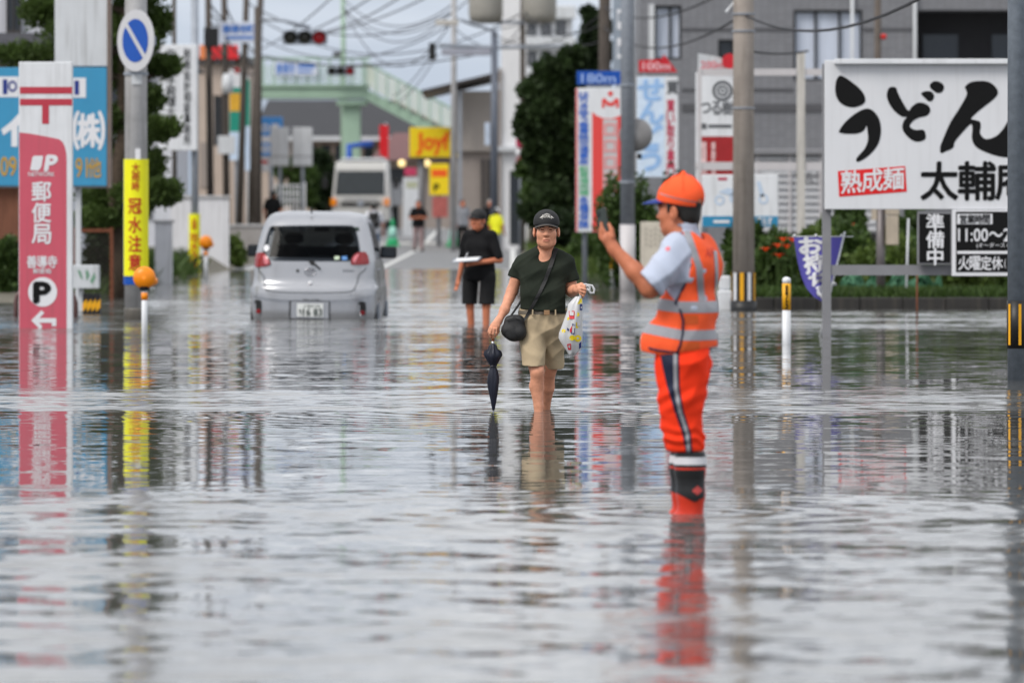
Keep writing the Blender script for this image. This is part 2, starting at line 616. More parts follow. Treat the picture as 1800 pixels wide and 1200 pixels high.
def peel(name, V, F, mask, off, mat, parent):
    """lift the faces chosen by mask off a surface as a thin layer of their own"""
    keep = F[mask]
    if len(keep) == 0: return None
    N = normals(V, F)
    u, inv = np.unique(keep, return_inverse=True)
    return link(name, np_mesh(name, V[u] + N[u] * off, inv.reshape(keep.shape), [mat]), None, parent)

def band(name, V, F, u, lo, hi, shift, off, mat, parent, keep=None):
    """strip of a surface between two limits of a coordinate u (one value per vertex), with clean edges:
    vertices just outside are slid back onto the edge along the direction shift"""
    lo, hi = np.broadcast_to(lo, u.shape), np.broadcast_to(hi, u.shape)
    inside = (u > lo) & (u < hi)
    m = inside[F].any(1)
    if keep is not None: m &= keep[F].all(1)
    f = F[m]
    if len(f) == 0: return None
    Nn = normals(V, F)
    P = V + Nn * off
    d = np.clip(u, lo, hi) - u
    P = P + d[:, None] * np.array(shift)[None, :]
    i, inv = np.unique(f, return_inverse=True)
    return link(name, np_mesh(name, P[i], inv.reshape(f.shape), [mat]), None, parent)
# ================================================================== SETTING
def sstep(a, b, x):
    t = np.clip((x - a) / (b - a), 0, 1)
    return t * t * (3 - 2 * t)

def terrain(x, y):
    x, y = np.asarray(x, float), np.asarray(y, float)
    road = -0.17 + .17 * sstep(112, 141, y) + .05 * sstep(141, 190, y) + .5 * sstep(190, 255, y)
    left = sstep(-6.7, -7.3, x) * sstep(87, 90, y) * .32
    right = sstep(3.0, 3.3, x) * sstep(81.9, 82.5, y) * .30
    right2 = sstep(.3, 1.0, x) * sstep(128, 145, y) * .16
    return road + np.maximum(np.maximum(left, right), right2) * (1 - .7 * sstep(190, 255, y))

def sheet(name, xs, ys, dz, mat, kind='structure', parent=None):
    X, Y = np.meshgrid(xs, ys, indexing='ij')
    V = np.stack([X, Y, terrain(X, Y) + dz], -1).reshape(-1, 3)
    n, m = len(xs), len(ys)
    I = np.arange(n * m).reshape(n, m)
    F = np.stack([I[:-1, :-1], I[1:, :-1], I[1:, 1:], I[:-1, 1:]], -1).reshape(-1, 4)
    o = link(name, np_mesh(name, V, F, [mat]), None, parent)
    return tag(o, kind=kind) if parent is None else o

m_soil = M("soil_and_gravel", (0.13, 0.12, 0.095, 1), .95, var=.35, vs=1.5, bump=.5, bs=25)
m_asphalt = M("wet_asphalt", (0.165, 0.165, 0.168, 1), .55, var=.25, vs=.8, bump=.25, bs=90)
m_mark = M("road_paint", (.62, .62, .60, 1), .6, var=.2, vs=3)

gx = np.concatenate([[-1800, -800, -300, -120, -60, -30, -18], np.arange(-12, 12.01, .25), [18, 30, 60, 120, 300, 800, 1800]])
gy = np.concatenate([[-400, -100, -30, 0, 20, 40, 60, 75, 80], np.arange(81, 146, 1.0), np.arange(148, 262, 3.0), [280, 320, 400, 700, 1500, 3500]])
sheet("ground", gx, gy, 0, m_soil)
sheet("road", np.arange(-6.75, .3, .5), np.concatenate([np.arange(-30, 100, 10), np.arange(100, 262, 2.0), [300, 340]]), .006, m_asphalt)
for k, (xa, xb, ya, yb) in enumerate([(-6.45, -6.3, 100, 330), (-.05, .1, 125, 330), (-3.3, -3.15, 120, 205), (-3.3, -3.15, 212, 330), (-6.2, -3.4, 206.5, 207.2), (-3.0, -.2, 215, 215.6)]):
    sheet("road_marking", np.array([xa, xb]), np.linspace(ya, yb, 60 if yb - ya > 5 else 3), .012, m_mark)
for i in range(6):                                     # zebra crossing in front of the signals
    sheet("road_marking", np.array([-6.1 + i * .95, -5.65 + i * .95]), np.array([209.5, 211.0, 213.0]), .0125, m_mark)

# ---- flood water
mw = bpy.data.materials.new("flood_water")
mw.use_nodes = True
N, L = mw.node_tree.nodes, mw.node_tree.links
pb = N["Principled BSDF"]
pb.inputs["Base Color"].default_value = (0.10, 0.10, 0.095, 1)
pb.inputs["Roughness"].default_value = 0.012
pb.inputs["IOR"].default_value = 1.333
geo = N.new("ShaderNodeNewGeometry")

def nmath(op, a, b=None, c=None):
    n = N.new("ShaderNodeMath"); n.operation = op
    for i, q in enumerate((a, b, c)):
        if q is None: continue
        if isinstance(q, (int, float)): n.inputs[i].default_value = q
        else: L.new(q, n.inputs[i])
    return n.outputs[0]

def nnoise(scale, detail, rough=.55, off=(0, 0, 0), sc=(1, 1, 1), dist=0.0):
    mp = N.new("ShaderNodeMapping")
    mp.inputs["Location"].default_value = off
    mp.inputs["Scale"].default_value = sc
    L.new(geo.outputs["Position"], mp.inputs["Vector"])
    t = N.new("ShaderNodeTexNoise")
    t.inputs["Scale"].default_value = scale
    t.inputs["Detail"].default_value = detail
    t.inputs["Roughness"].default_value = rough
    t.inputs["Distortion"].default_value = dist
    L.new(mp.outputs["Vector"], t.inputs["Vector"])
    return t

sep = N.new("ShaderNodeSeparateXYZ"); L.new(geo.outputs["Position"], sep.inputs[0])
# where the wind and the wading ruffle the surface (metres from the near end of the street)
warp = nnoise(.35, 3, off=(4, 9, 0), sc=(1, .35, 1))
wy = nmath('ADD', sep.outputs["Y"], nmath('MULTIPLY', nmath('SUBTRACT', warp.outputs["Fac"], .5), 4.0))
rmp = N.new("ShaderNodeValToRGB")
cr = rmp.color_ramp
pts = [(0, 1.5), (17.4, 1.25), (23, 1.0), (27.2, 1.05), (28.4, 1.35), (29.3, .5), (30.7, .24), (39, .20), (40.6, .6), (41.8, 2.1), (43.7, 2.2), (45.7, 1.0), (48.0, .45), (57.5, .40), (65.3, .6), (69.0, 1.6), (75.5, 2.4), (83, 2.0), (95, .9), (125, .7), (150, .6)]
cr.elements[0].position, cr.elements[0].color = 0, (pts[0][1],) * 3 + (1,)
cr.elements[1].position, cr.elements[1].color = 1, (pts[-1][1],) * 3 + (1,)
for y, v in pts[1:-1]:
    e = cr.elements.new(y / 150.0); e.color = (v, v, v, 1)
L.new(nmath('DIVIDE', wy, 150.0), rmp.inputs["Fac"])
patch = nnoise(.5, 3, off=(11, 2, 0), sc=(.3, 1, 1))
amp = nmath('MULTIPLY', rmp.outputs["Color"], nmath('MAXIMUM', .3, nmath('ADD', -.9, nmath('MULTIPLY', patch.outputs["Fac"], 3.8))))
waves = nnoise(1.5, 4, .78, off=(5, 5, 0), sc=(.75, 1, 1))
chop = nnoise(4.2, 2, .6, off=(2, 8, 0), sc=(.8, 1, 1))
def slope(axis, ka, kb):
    o = []
    for t, k in ((waves, ka), (chop, kb)):
        s_ = N.new("ShaderNodeSeparateColor"); L.new(t.outputs["Color"], s_.inputs[0])
        o.append(nmath('MULTIPLY', nmath('SUBTRACT', s_.outputs[axis], .5), k))
    return nmath('MULTIPLY', nmath('ADD', o[0], o[1]), amp)
sx, sy = slope(0, .05, .05), slope(1, .17, .20)
sy = nmath('SUBTRACT', sy, nmath('MULTIPLY', nmath('MULTIPLY', amp, amp), .011))      # normals of ruffled water tilted towards the camera to reflect brighter sky
# rings spreading from the wading people and the umbrella
for (cx, cy, A, lam, fall) in ((.22, 40.9, .12, .34, .9), (-.135, 40.95, .07, .2, 1.6), (.83, 27.2, .10, .3, .9), (-.42, 71.8, .08, .4, .8)):
    dx, dy = nmath('SUBTRACT', sep.outputs["X"], cx), nmath('SUBTRACT', sep.outputs["Y"], cy)
    r = nmath('SQRT', nmath('ADD', nmath('ADD', nmath('MULTIPLY', dx, dx), nmath('MULTIPLY', dy, dy)), .002))
    a = nmath('MULTIPLY', nmath('SINE', nmath('ADD', nmath('MULTIPLY', r, 6.283 / lam), nmath('MULTIPLY', chop.outputs["Fac"], 5.0))),
              nmath('MULTIPLY', A, nmath('POWER', 2.718, nmath('MULTIPLY', r, -fall))))
    sx = nmath('ADD', sx, nmath('MULTIPLY', a, nmath('DIVIDE', dx, r)))
    sy = nmath('ADD', sy, nmath('MULTIPLY', a, nmath('DIVIDE', dy, r)))
cmb = N.new("ShaderNodeCombineXYZ")
L.new(sx, cmb.inputs[0]); L.new(sy, cmb.inputs[1]); cmb.inputs[2].default_value = 1.0
nv = N.new("ShaderNodeVectorMath"); nv.operation = 'NORMALIZE'
L.new(cmb.outputs[0], nv.inputs[0])
L.new(nv.outputs[0], pb.inputs["Normal"])
L.new(nmath('ADD', .015, nmath('MULTIPLY', nmath('MINIMUM', amp, 1.6), .05)), pb.inputs["Roughness"])      # capillary ripples too fine to see
wme = MB().add([(-60, -40, 0), (60, -40, 0), (60, 165, 0), (-60, 165, 0)], [(0, 1, 2, 3)])
tag(wme.build("flood_water", mw), kind='structure')
# ================================================================== LEFT SIDE OF THE STREET
m_white = M("white_painted_steel", rgb(222, 224, 228), .45, var=.06, vs=3, streak=.2)
m_dwhite = M("weathered_white_panel", rgb(205, 208, 212), .6, var=.06, vs=2.5, streak=.3)
m_grey = M("grey_painted_steel", rgb(132, 132, 136), .5, var=.08, vs=5)
m_galv = M("galvanised_steel", rgb(146, 152, 162), .5, metal=.08, var=.16, vs=10, streak=.2)
m_conc = M("weathered_concrete", rgb(182, 181, 182), .85, var=.16, vs=5, streak=.45, bump=.3, bs=70)
m_concd = M("dark_concrete_pole", rgb(80, 73, 68), .85, var=.18, vs=5, streak=.35, bump=.3)
m_rose = M("faded_red_sign_film", rgb(202, 88, 106), .45, var=.07, vs=1.2, streak=.16)
m_rose2 = M("red_sign_film", rgb(186, 58, 74), .4, var=.05, vs=2)
m_black = M("black_plastic", (.012, .012, .013, 1), .45, var=.2, vs=8)
m_ink = M("black_ink", (.007, .007, .0075, 1), .6, var=.1, spec=.15)
m_wink = M("white_ink", rgb(226, 226, 230), .5, var=.04)
m_blue = M("blue_sign_panel", rgb(62, 146, 188), .4, var=.06, vs=1.5, streak=.08)
m_navy = M("navy_ink", rgb(30, 50, 130), .5, var=.08)
m_gold = M("ochre_ink", rgb(190, 150, 60), .5, var=.1)
m_yellow = M("fluorescent_yellow_film", rgb(240, 236, 20), .45, var=.08, vs=3, streak=.05)
m_red = M("red_ink", rgb(190, 30, 24), .5, var=.1)
m_royal = M("royal_blue_film", rgb(8, 76, 168), .4, var=.06)
m_orange = M("orange_reflector_plastic", rgb(255, 140, 10), .35, var=.06, vs=10)
m_amber = M("amber_stripe_film", rgb(232, 168, 22), .5, var=.1)
m_rust = M("rusty_steel", rgb(112, 66, 46), .9, var=.4, vs=14, bump=.4)
m_steel = M("dull_steel_pipe", rgb(110, 104, 104), .4, metal=.5, var=.15)

# ---- post office sign
f = at_water(76, 577)
t = thing("post_office_sign", "tall red and white post office sign with parking arrow standing in the water", "sign", f.loc)
f0 = f
x0, xf, x1 = f.x(33), f.x(117), f.x(127)
ztop, zred = f.z(109), f.z(232)
MB().bbox(x0, x1, 0, .16, -.2, ztop, .012).build("sign_box", m_white, t)
red = Ink(f, -.004)
red.poly([(34, 600), (34, 233)] + [(34 + 70 * i / 8, 233 + 12 * (i / 8) ** 1.3) for i in range(1, 9)] + [(110, 250), (114, 258), (116.5, 270), (117, 285), (117, 600)])
red.put("red_panel", m_rose, t)
ik = Ink(f, -.004)
ik.rect(35, 153, 127, 165); ik.rect(35, 174, 127, 185.5); ik.rect(74, 185.5, 86, 218)
ik.put("postal_mark", m_rose2, t)
ik = Ink(f, -.008)
ik.poly([(53, 299), (57, 277), (60, 274), (76, 274), (73, 292), (70, 298), (66, 300)])
ik.word("P", 79, 274, 97, 300, .05, shear=4)
ik.word("NETWORK", 50, 302.5, 96, 310, .01)
ik.run("郵便局", 55, 318, 91, 430, .022, bleed=1.0)
ik.run("善導寺", 47, 449, 101, 471, .02, vert=False)
ik.run("郵便局", 58, 472, 90, 481, .01, vert=False)
ik.disc(75, 513, 25.5, 26)
ik.poly([(55, 563), (73, 545), (78, 550), (69, 559), (99, 559), (99, 573), (91, 573), (91, 567), (69, 567), (75, 574), (70, 578)])
ik.put("white_lettering", m_wink, t)
ik = Ink(f, -.007)
ik.poly([(61, 295), (64, 291), (67, 294), (72, 283), (70, 297), (65, 300)])
ik.put("mark_cutout", m_rose, t)
ik = Ink(f, -.013)
ik.word("P", 61, 497, 87, 531, .05)
ik.put("parking_letter", m_ink, t)

# guard rail hoop behind the sign
f = at_water(78, 560)
t = thing("hoop_guard_rail", "brown steel hoop guard rail around the foot of the post office sign", "guard rail", f.loc)
hoop = []
for px, py in [(28, 590), (28, 530), (30, 520), (36, 514), (46, 512), (110, 512), (122, 514), (130, 522), (133, 532), (133, 590)]:
    hoop.append(f.p(px, py))
MB().tube(hoop, .032, 10).build("hoop", M("brown_painted_pipe", rgb(96, 70, 68), .45, var=.15), t, True)
MB().lathe([(.06, -.02), (.06, .012), (.04, .02)], 14, (hoop[0].x, 0, .0)).build("foot_plate", m_steel, t)
MB().lathe([(.06, -.02), (.06, .012), (.04, .02)], 14, (hoop[-1].x, 0, .0)).build("foot_plate", m_steel, t)

# ---- blue company sign with blank white board above
f = Fr(94, 548, 84.0)
t = thing("company_signboard", "blue company signboard with blank white board above it, on steel posts", "sign", f.loc)
MB().bbox(f.x(-40), f.x(188), 0, .14, f.z(327), f.z(119), .01).build("lower_panel", m_blue, t)
MB().bbox(f.x(96), f.x(192), .02, .3, f.z(117), f.z(-120), .015).build("upper_panel", m_dwhite, t)
MB().box(f.x(188.5), f.x(194), -.01, .32, f.z(330), f.z(-120)).build("edge_frame", M("dull_brown_edge", rgb(120, 104, 96), .6, var=.2, streak=.5), t)
MB().box(f.x(-40), f.x(188), .02, .12, f.z(330), f.z(327.3)).build("bottom_rail", m_grey, t)
for px in (-20, 131):
    MB().box(f.x(px), f.x(px + 9), .15, .3, -.3, f.z(119)).build("post", m_dwhite, t)
ik = Ink(f, -.005)
ik.rect(-8, 135, 33, 171); ik.rect(122, 137, 151, 172)
ik.poly([(2, 228), (20, 214), (33, 200), (48, 180), (58, 184), (46, 206), (31, 222), (31, 258), (20, 258), (20, 228), (6, 238)])
ik.run("㈱", 128, 195, 184, 264, .03, vert=False)
ik.put("white_print", m_wink, t)
ik = Ink(f, -.009)
ik.rect(5, 140, 13, 166); ik.rect(131, 142, 139, 167); ik.disc(22, 152, 8, 10, r_in=.6)
ik.put("navy_print", m_navy, t)
ik = Ink(f, -.006)
ik.word("09", 1, 276, 29, 309, .02); ik.word("91", 133, 278, 154, 312, .015); ik.run("他", 155, 277, 178, 313, .02)
ik.put("ochre_numbers", m_gold, t)

# ---- concrete utility pole with no-parking sign and flood warning banner
f = at_water(239, 561)
t = thing("utility_pole", "pale concrete utility pole carrying the no-parking sign and the near yellow flood banner", "utility pole", f.loc)
r0, r1 = 20.5 * f.k, 15 * f.k
MB().tube([(0, 0, -.3), (0, 0, 4.2), (0, 0, 11)], [r0, r0 * .95, r1], 24).build("pole", m_conc, t, True)
for z in (f.z(130), f.z(470), f.z(283), 6.2):
    MB().lathe([(r0 * .985 + .004, z - .02), (r0 * .985 + .012, z - .02), (r0 * .985 + .012, z + .02), (r0 * .985 + .004, z + .02)], 24).build("steel_band", m_galv, t)
MB().box(-.045, .09, -r0 - .012, -r0 - .002, f.z(149), f.z(132)).build("number_plate", m_dwhite, t)
MB().box(.0, .07, -r0 - .012, -r0 + .01, f.z(280), f.z(262)).build("tag", m_wink, t)
MB().tube([(0, 0, -.2), (0, 0, .12), (0, 0, .15)], [r0 + .003, r0 + .003, r0 + .001], 24).build("wet_foot", M("wet_concrete", rgb(96, 92, 86), .5, var=.25, vs=9), t, True)
for z in (4.6, 5.0, 5.4, 5.8, 6.6, 7.0):
    MB().tube([(-.32, 0, z), (.32, 0, z)], .012, 8).build("step_bolt", m_galv, t)
MB().box(-.9, .9, -.25, -.16, 8.8, 8.9).build("cross_arm", m_galv, t)
MB().tube([(.3, .1, 7.2), (.3, .1, 8.0)], .2, 16).build("transformer", m_dwhite, t, True)

def wrap(name, fr, rad, px0, px1, py0, py1, mat, parent, ang0=None, ang1=None, n=18):
    a0 = math.asin(max(-1, min(1, fr.x(px0) / rad))) if ang0 is None else ang0
    a1 = math.asin(max(-1, min(1, fr.x(px1) / rad))) if ang1 is None else ang1
    V, F = [], []
    for i in range(n + 1):
        a = a0 + (a1 - a0) * i / n
        for z in (fr.z(py1), fr.z(py0)):
            V.append((rad * math.sin(a), -rad * math.cos(a), z))
    for i in range(n): F.append((2 * i, 2 * i + 2, 2 * i + 3, 2 * i + 1))
    return MB().add(V, F).build(name, mat, parent, True)

def bend(o, rad, dy):
    """roll flat print round a pole of that radius"""
    bm = bmesh.new(); bm.from_mesh(o.data)
    for i in range(-12, 13):                       # enough cuts for the print to follow the curve
        bmesh.ops.bisect_plane(bm, geom=bm.verts[:] + bm.edges[:] + bm.faces[:], plane_co=(rad * i * .11, 0, 0), plane_no=(1, 0, 0))
    bm.to_mesh(o.data); bm.free()
    for v in o.data.vertices:
        a = v.co.x / rad
        q = rad - v.co.y
        v.co = (q * math.sin(a), -q * math.cos(a), v.co.z)
    return o

wrap("banner_backing", f, r0 + .012, 0, 0, 283, 500, m_royal, t, -1.75, 1.2)
wrap("flood_banner", f, r0 + .022, 0, 0, 280, 485, m_yellow, t, -1.08, 1.3)
ik = Ink(f, 0)
ik.run("大雨時", 233, 287, 247, 336, .015)
bend(ik.put("banner_heading", m_red, t, False), r0 + .026, 0)
ik = Ink(f, 0)
ik.run("冠水注意", 225, 346, 252, 477, .02, bleed=.94)
bend(ik.put("banner_lettering", m_red, t, False), r0 + .026, 0)

def disc_sign(fr, cx, cy, rad, yaw, name, label, cat, draw):
    loc = fr.loc + fr.p(cx, cy) + Vector((0, -.32, 0))
    q = thing(name, label, cat, loc)
    q.rotation_euler = (0, 0, yaw)
    MB().lathe([(rad, 0), (rad, .012), (rad * .98, .016)], 48, ax='y').build("plate", M("grey_white_sheeting", rgb(196, 196, 200), .45, var=.05), q)
    draw(q, rad)
    return q
def np_draw(q, rad):
    n = 60
    mb = MB()
    ri = rad * .70
    for s in (-1, 1):          # two blue segments either side of the diagonal bar
        P = []
        for i in range(n + 1):
            a = math.asin(.12) + (math.pi - 2 * math.asin(.12)) * i / n
            u, w = ri * math.cos(a), s * ri * math.sin(a)
            c, sn = math.cos(R(-47)), math.sin(R(-47))
            P.append((u * c - w * sn, -.006, u * sn + w * c))
        mb.add(P, [list(range(n + 1))])
    mb.build("blue_segment", m_royal, q)
    MB().box(-.05, .05, .017, .3, -.06, .06).build("bracket", m_galv, q)
disc_sign(f, 241, 73, 54 * f.k, R(-50), "no_parking_sign", "round blue no-parking sign with white bar strapped to the concrete pole", "sign", np_draw)

# ---- orange ball delineators
def delineator(px, pyb, pyc, rball, label, d=None):
    f = Fr(px, pyb, d) if d else at_water(px, pyb)
    q = thing("delineator", label, "delineator", f.loc, "orange ball delineators on the left verge")
    rp = 5.2 * rball / 20 * f.k
    MB().tube([(0, 0, -.25), (0, 0, f.z(pyc) - rball * f.k * .7)], rp, 14).build("post", m_white, q, True)
    zb = f.z(pyc + rball * 1.6)
    MB().tube([(0, 0, zb - rball * .35 * f.k), (0, 0, zb + rball * .3 * f.k)], rp * 1.12, 14).build("orange_band", m_orange, q, True)
    rb = rball * f.k
    prof = [(rb * math.cos(a), rb * .55 * math.sin(a)) for a in np.linspace(-math.pi / 2, math.pi / 2, 13)]
    MB().lathe(prof, 28, (0, -.02, f.z(pyc)), ax='y').build("reflector", m_orange, q, True)
    MB().lathe(prof, 28, (.02, .09, f.z(pyc + rball * .3))).build("reflector", m_orange, q, True)
    MB().lathe([(rb * .4, 0), (rb * .55, rb * .35)], 16, (0, 0, f.z(pyc + rball * 1.12))).build("collar", m_black, q)
delineator(254, 596, 488, 20, "orange ball delineator on white post beside the near flood banner pole")
delineator(362, 484, 426, 12, "orange ball delineator beside the far yellow banner pole", 118)

# ---- white box cabinet, striped barrier foot and fence behind the blue sign
f = Fr(150, 548, 81)
t = thing("notice_box", "white notice box with faded green marks on a pale post", "notice box", f.loc)
MB().bbox(f.x(126), f.x(173), 0, .3, f.z(507), f.z(466), .012).build("box", m_dwhite, t)
MB().box(f.x(137), f.x(145), .1, .2, -.3, f.z(507)).build("post", m_dwhite, t)
ik = Ink(f, -.004)
for a in ([(136, 474), (142, 476), (146, 492), (141, 488)], [(150, 476), (154, 474), (158, 484), (152, 494)], [(158, 494), (166, 478), (168, 488), (162, 499)]): ik.poly(a)
ik.put("green_marks", M("faded_green_ink", rgb(110, 150, 126), .7, var=.2), t)
f = Fr(160, 556, 79)
t = thing("striped_barrier", "black and amber striped barrier below the white notice box", "barrier", f.loc)
for i in range(4):
    a = f.x(145 + i * 8)
    MB().box(a, a + 7.6 * f.k, 0, .1, f.z(560), f.z(516)).build("black_panel", m_black, t)
    MB().add([(a, -.004, f.z(548)), (a + 7.6 * f.k, -.004, f.z(540)), (a + 7.6 * f.k, -.004, f.z(525)), (a, -.004, f.z(533))], [(0, 1, 2, 3)]).build("amber_stripe", m_amber, t)

f = Fr(165, 540, 92)
t = thing("mesh_fence", "chain mesh fence in a rusty frame behind the white notice box", "fence", f.loc)
m_ru = m_rust
for px in (132, 196): MB().box(f.x(px - 3), f.x(px + 3), 0, .05, -.2, f.z(400)).build("post", m_ru, t)
MB().box(f.x(129), f.x(199), -.004, .054, f.z(408), f.z(402)).build("top_rail", m_ru, t)
mesh = MB()
a0, a1, b0, b1 = f.x(135), f.x(193), f.z(538), f.z(408)
st = .085
i = -30
for s in (-1, 1):
    for i in range(-24, 40):
        c = a0 + i * st
        z0_, z1_ = b0, b1
        P = []
        for z_ in (z0_, z1_):
            P.append((c + s * (z_ - b0) - (0 if s > 0 else -(b1 - b0)), z_))
        (u0, w0), (u1, w1) = P
        # clip to the frame
        if u0 == u1: continue
        tt = sorted([(a0 - u0) / (u1 - u0), (a1 - u0) / (u1 - u0)])
        ta, tb = max(0, tt[0]), min(1, tt[1])
        if tb - ta < .02: continue
        mesh.tube([(u0 + (u1 - u0) * ta, .025, w0 + (w1 - w0) * ta), (u0 + (u1 - u0) * tb, .025, w0 + (w1 - w0) * tb)], .004, 4)
mesh.build("wire_mesh", M("dark_wire", rgb(70, 66, 60), .7, var=.2), t)

f = Fr(12, 520, 96)
t = thing("corrugated_shed", "rusty corrugated sheet shed behind the post office sign", "shed", f.loc)
n = 40
V, F = [], []
for i in range(n + 1):
    px = -90 + (128) * i / n
    y_ = .03 * math.sin(i * math.pi / 1.0 + .5) * (1 if i % 2 else -1)
    for py in (540, 322): V.append((f.x(px), y_, f.z(py)))
for i in range(n): F.append((2 * i, 2 * i + 2, 2 * i + 3, 2 * i + 1))
MB().add(V, F).box(f.x(-90), f.x(38), .08, 3.0, f.z(540), f.z(323)).build("corrugated_wall", M("rusted_sheet", rgb(120, 78, 60), .85, var=.35, vs=3, stretch=(5, 1, .6)), t)
MB().box(f.x(-95), f.x(40), -.2, 3.2, f.z(322), f.z(316)).build("roof_sheet", m_rust, t)
MB().box(f.x(24), f.x(28), -.08, -.03, f.z(520), f.z(420)).build("drain_pipe", M("teal_pipe", rgb(86, 140, 136), .5), t)
# ================================================================== FOLIAGE HELPERS
def leaf_mat(name, c, var=.35, transl=.25):
    return M(name, c, .6, var=var, vs=2.2, transl=transl, spec=.3)
m_pine = leaf_mat("pine_needles", (.062, .10, .022, 1), .4, .3)
m_dark = leaf_mat("dark_evergreen_leaves", (.022, .040, .014, 1), .45)
m_mid = leaf_mat("mid_green_leaves", (.052, .092, .02, 1), .4)
m_light = leaf_mat("fresh_green_leaves", (.085, .13, .026, 1), .35)
m_bark = M("bark", (.07, .05, .035, 1), .95, var=.4, vs=12, bump=.6)
m_lily = M("orange_petals", rgb(236, 84, 24), .6, var=.2, transl=.3)

def leaves(blobs, n, size, seed=1, up=.3, thin=.45, fill=.35, flat=0.0):
    """many small leaf faces spread through the volume of ellipsoidal clumps"""
    r = np.random.default_rng(seed)
    B = np.array([list(c) + list(q) for c, q in blobs], float)
    vol = (B[:, 3] * B[:, 4] * B[:, 5]) ** .75
    k = r.choice(len(B), n, p=vol / vol.sum())
    u = r.normal(size=(n, 3)); u /= np.linalg.norm(u, axis=1)[:, None]
    rad = np.where(r.random(n) < fill, r.random(n) ** .5, 1 + .13 * r.normal(size=n))
    lump = 1 + .16 * np.sin(7 * u[:, 0] + k) * np.sin(6 * u[:, 2] + 2 * k) + .08 * np.sin(15 * u[:, 1] + 11 * u[:, 0])
    P = B[k, :3] + u * B[k, 3:] * (rad * lump)[:, None]
    a = u + r.normal(size=(n, 3)) * .9 + np.array([0, 0, up])
    a /= np.linalg.norm(a, axis=1)[:, None]
    b = np.cross(a, r.normal(size=(n, 3))); b /= np.linalg.norm(b, axis=1)[:, None]
    s = size * (.6 + .8 * r.random(n))[:, None]
    w = s * thin
    V = np.stack([P - b * w * .15, P + a * s * .45 - b * w, P + a * s, P + a * s * .45 + b * w], 1).reshape(-1, 3)
    F = np.arange(4 * n).reshape(n, 4)
    return V, F

def crown(name, parent, blobs, n, size, mat, seed=1, **kw):
    V, F = leaves(blobs, n, size, seed, **kw)
    me = np_mesh(name, V, F, [mat])
    me.polygons.foreach_set("use_smooth", np.zeros(len(F), bool))
    return link(name, me, None, parent)

def bush(px0, px1, py0, py1, d, label, mat, n=5000, size=.09, depth=None, name="bush", cat="bush", group=None, seed=None, base=None):
    """rounded shrub filling a pixel box at distance d, rooted in the ground"""
    fr = Fr((px0 + px1) / 2, py1, d)
    loc = fr.loc.copy()
    zb = float(terrain(loc.x, loc.y)) - .05
    dz = loc.z - zb
    loc.z = zb
    W, H = (px1 - px0) * fr.k / 2, (py1 - py0) * fr.k + max(dz, 0)
    q = thing(name, label, cat, loc, group)
    D = depth or W * .7
    r = random.Random(seed if seed is not None else int(px0 * 7 + py0))
    bl = []
    for i in range(9):
        rr = (.34 + .2 * r.random())
        bl.append(((r.uniform(-.62, .62) * W, r.uniform(-.4, .4) * D, H * r.uniform(.25, .74)), (W * rr, D * rr + .1, H * rr * .62)))
    bl.append(((0, 0, H * .42), (W * .6, D * .6, H * .42)))
    crown("crown", q, bl, n, size, mat, int(abs(px0)))
    for i in range(3):
        MB().tube([(r.uniform(-.2, .2) * W, 0, -.02), (r.uniform(-.4, .4) * W, r.uniform(-.2, .2) * D, H * .6)], [.03, .012], 6).build("stem", m_bark, q, True)
    return q

def grass(name, label, x0, x1, y0, y1, n, h, mat, seed=3):
    r = np.random.default_rng(seed)
    x, y = r.uniform(x0, x1, n), r.uniform(y0, y1, n)
    z = terrain(x, y) - .02
    a = r.uniform(0, 6.28, n); hh = h * (.5 + r.random(n)); w = .014 + .012 * r.random(n)
    lean = r.normal(size=(n, 2)) * .35 * hh[:, None]
    dx, dy = np.cos(a) * w, np.sin(a) * w
    P = np.stack([x, y, z], 1)
    V = np.stack([P - np.stack([dx, dy, 0 * x], 1), P + np.stack([dx, dy, 0 * x], 1),
                  P + np.stack([dx * .6 + lean[:, 0] * .4, dy * .6 + lean[:, 1] * .4, hh * .6], 1),
                  P + np.stack([lean[:, 0], lean[:, 1], hh], 1)], 1).reshape(-1, 3)
    me = np_mesh(name, V, np.arange(4 * n).reshape(n, 4), [mat])
    return tag(link(name, me), label, "grass", kind='stuff')
# ================================================================== LEFT: GARDEN, HOUSE, POLES, SIGNS FARTHER UP THE STREET
# ---- cloud-pruned pine
f = Fr(215, 520, 93)
t = thing("garden_pine", "cloud-pruned dark green garden pine behind the no-parking sign pole", "tree", f.loc)
MB().tube([f.p(212, 540), f.p(216, 430, .1), f.p(205, 330, 0), f.p(222, 220, .2), f.p(214, 110, .1), f.p(222, 10, .1), f.p(216, -90, .1)], [.2, .18, .16, .14, .11, .09, .05], 12).build("trunk", m_bark, t, True)
pads = [(80, 22, 34, 20), (50, 98, 46, 13), (282, 40, 22, 20), (294, 118, 24, 12), (266, 78, 18, 14), (266, 176, 24, 16), (296, 228, 25, 13), (258, 232, 26, 18), (268, 292, 26, 20), (290, 340, 22, 14), (248, 342, 36, 20), (190, 350, 44, 20), (180, 385, 40, 13), (200, 40, 28, 24), (196, 120, 32, 24), (200, 215, 38, 22), (196, 285, 34, 20), (215, -50, 54, 24), (245, -12, 34, 18), (225, -115, 40, 26), (150, 60, 56, 22), (120, -20, 56, 20)]
r_ = random.Random(5)
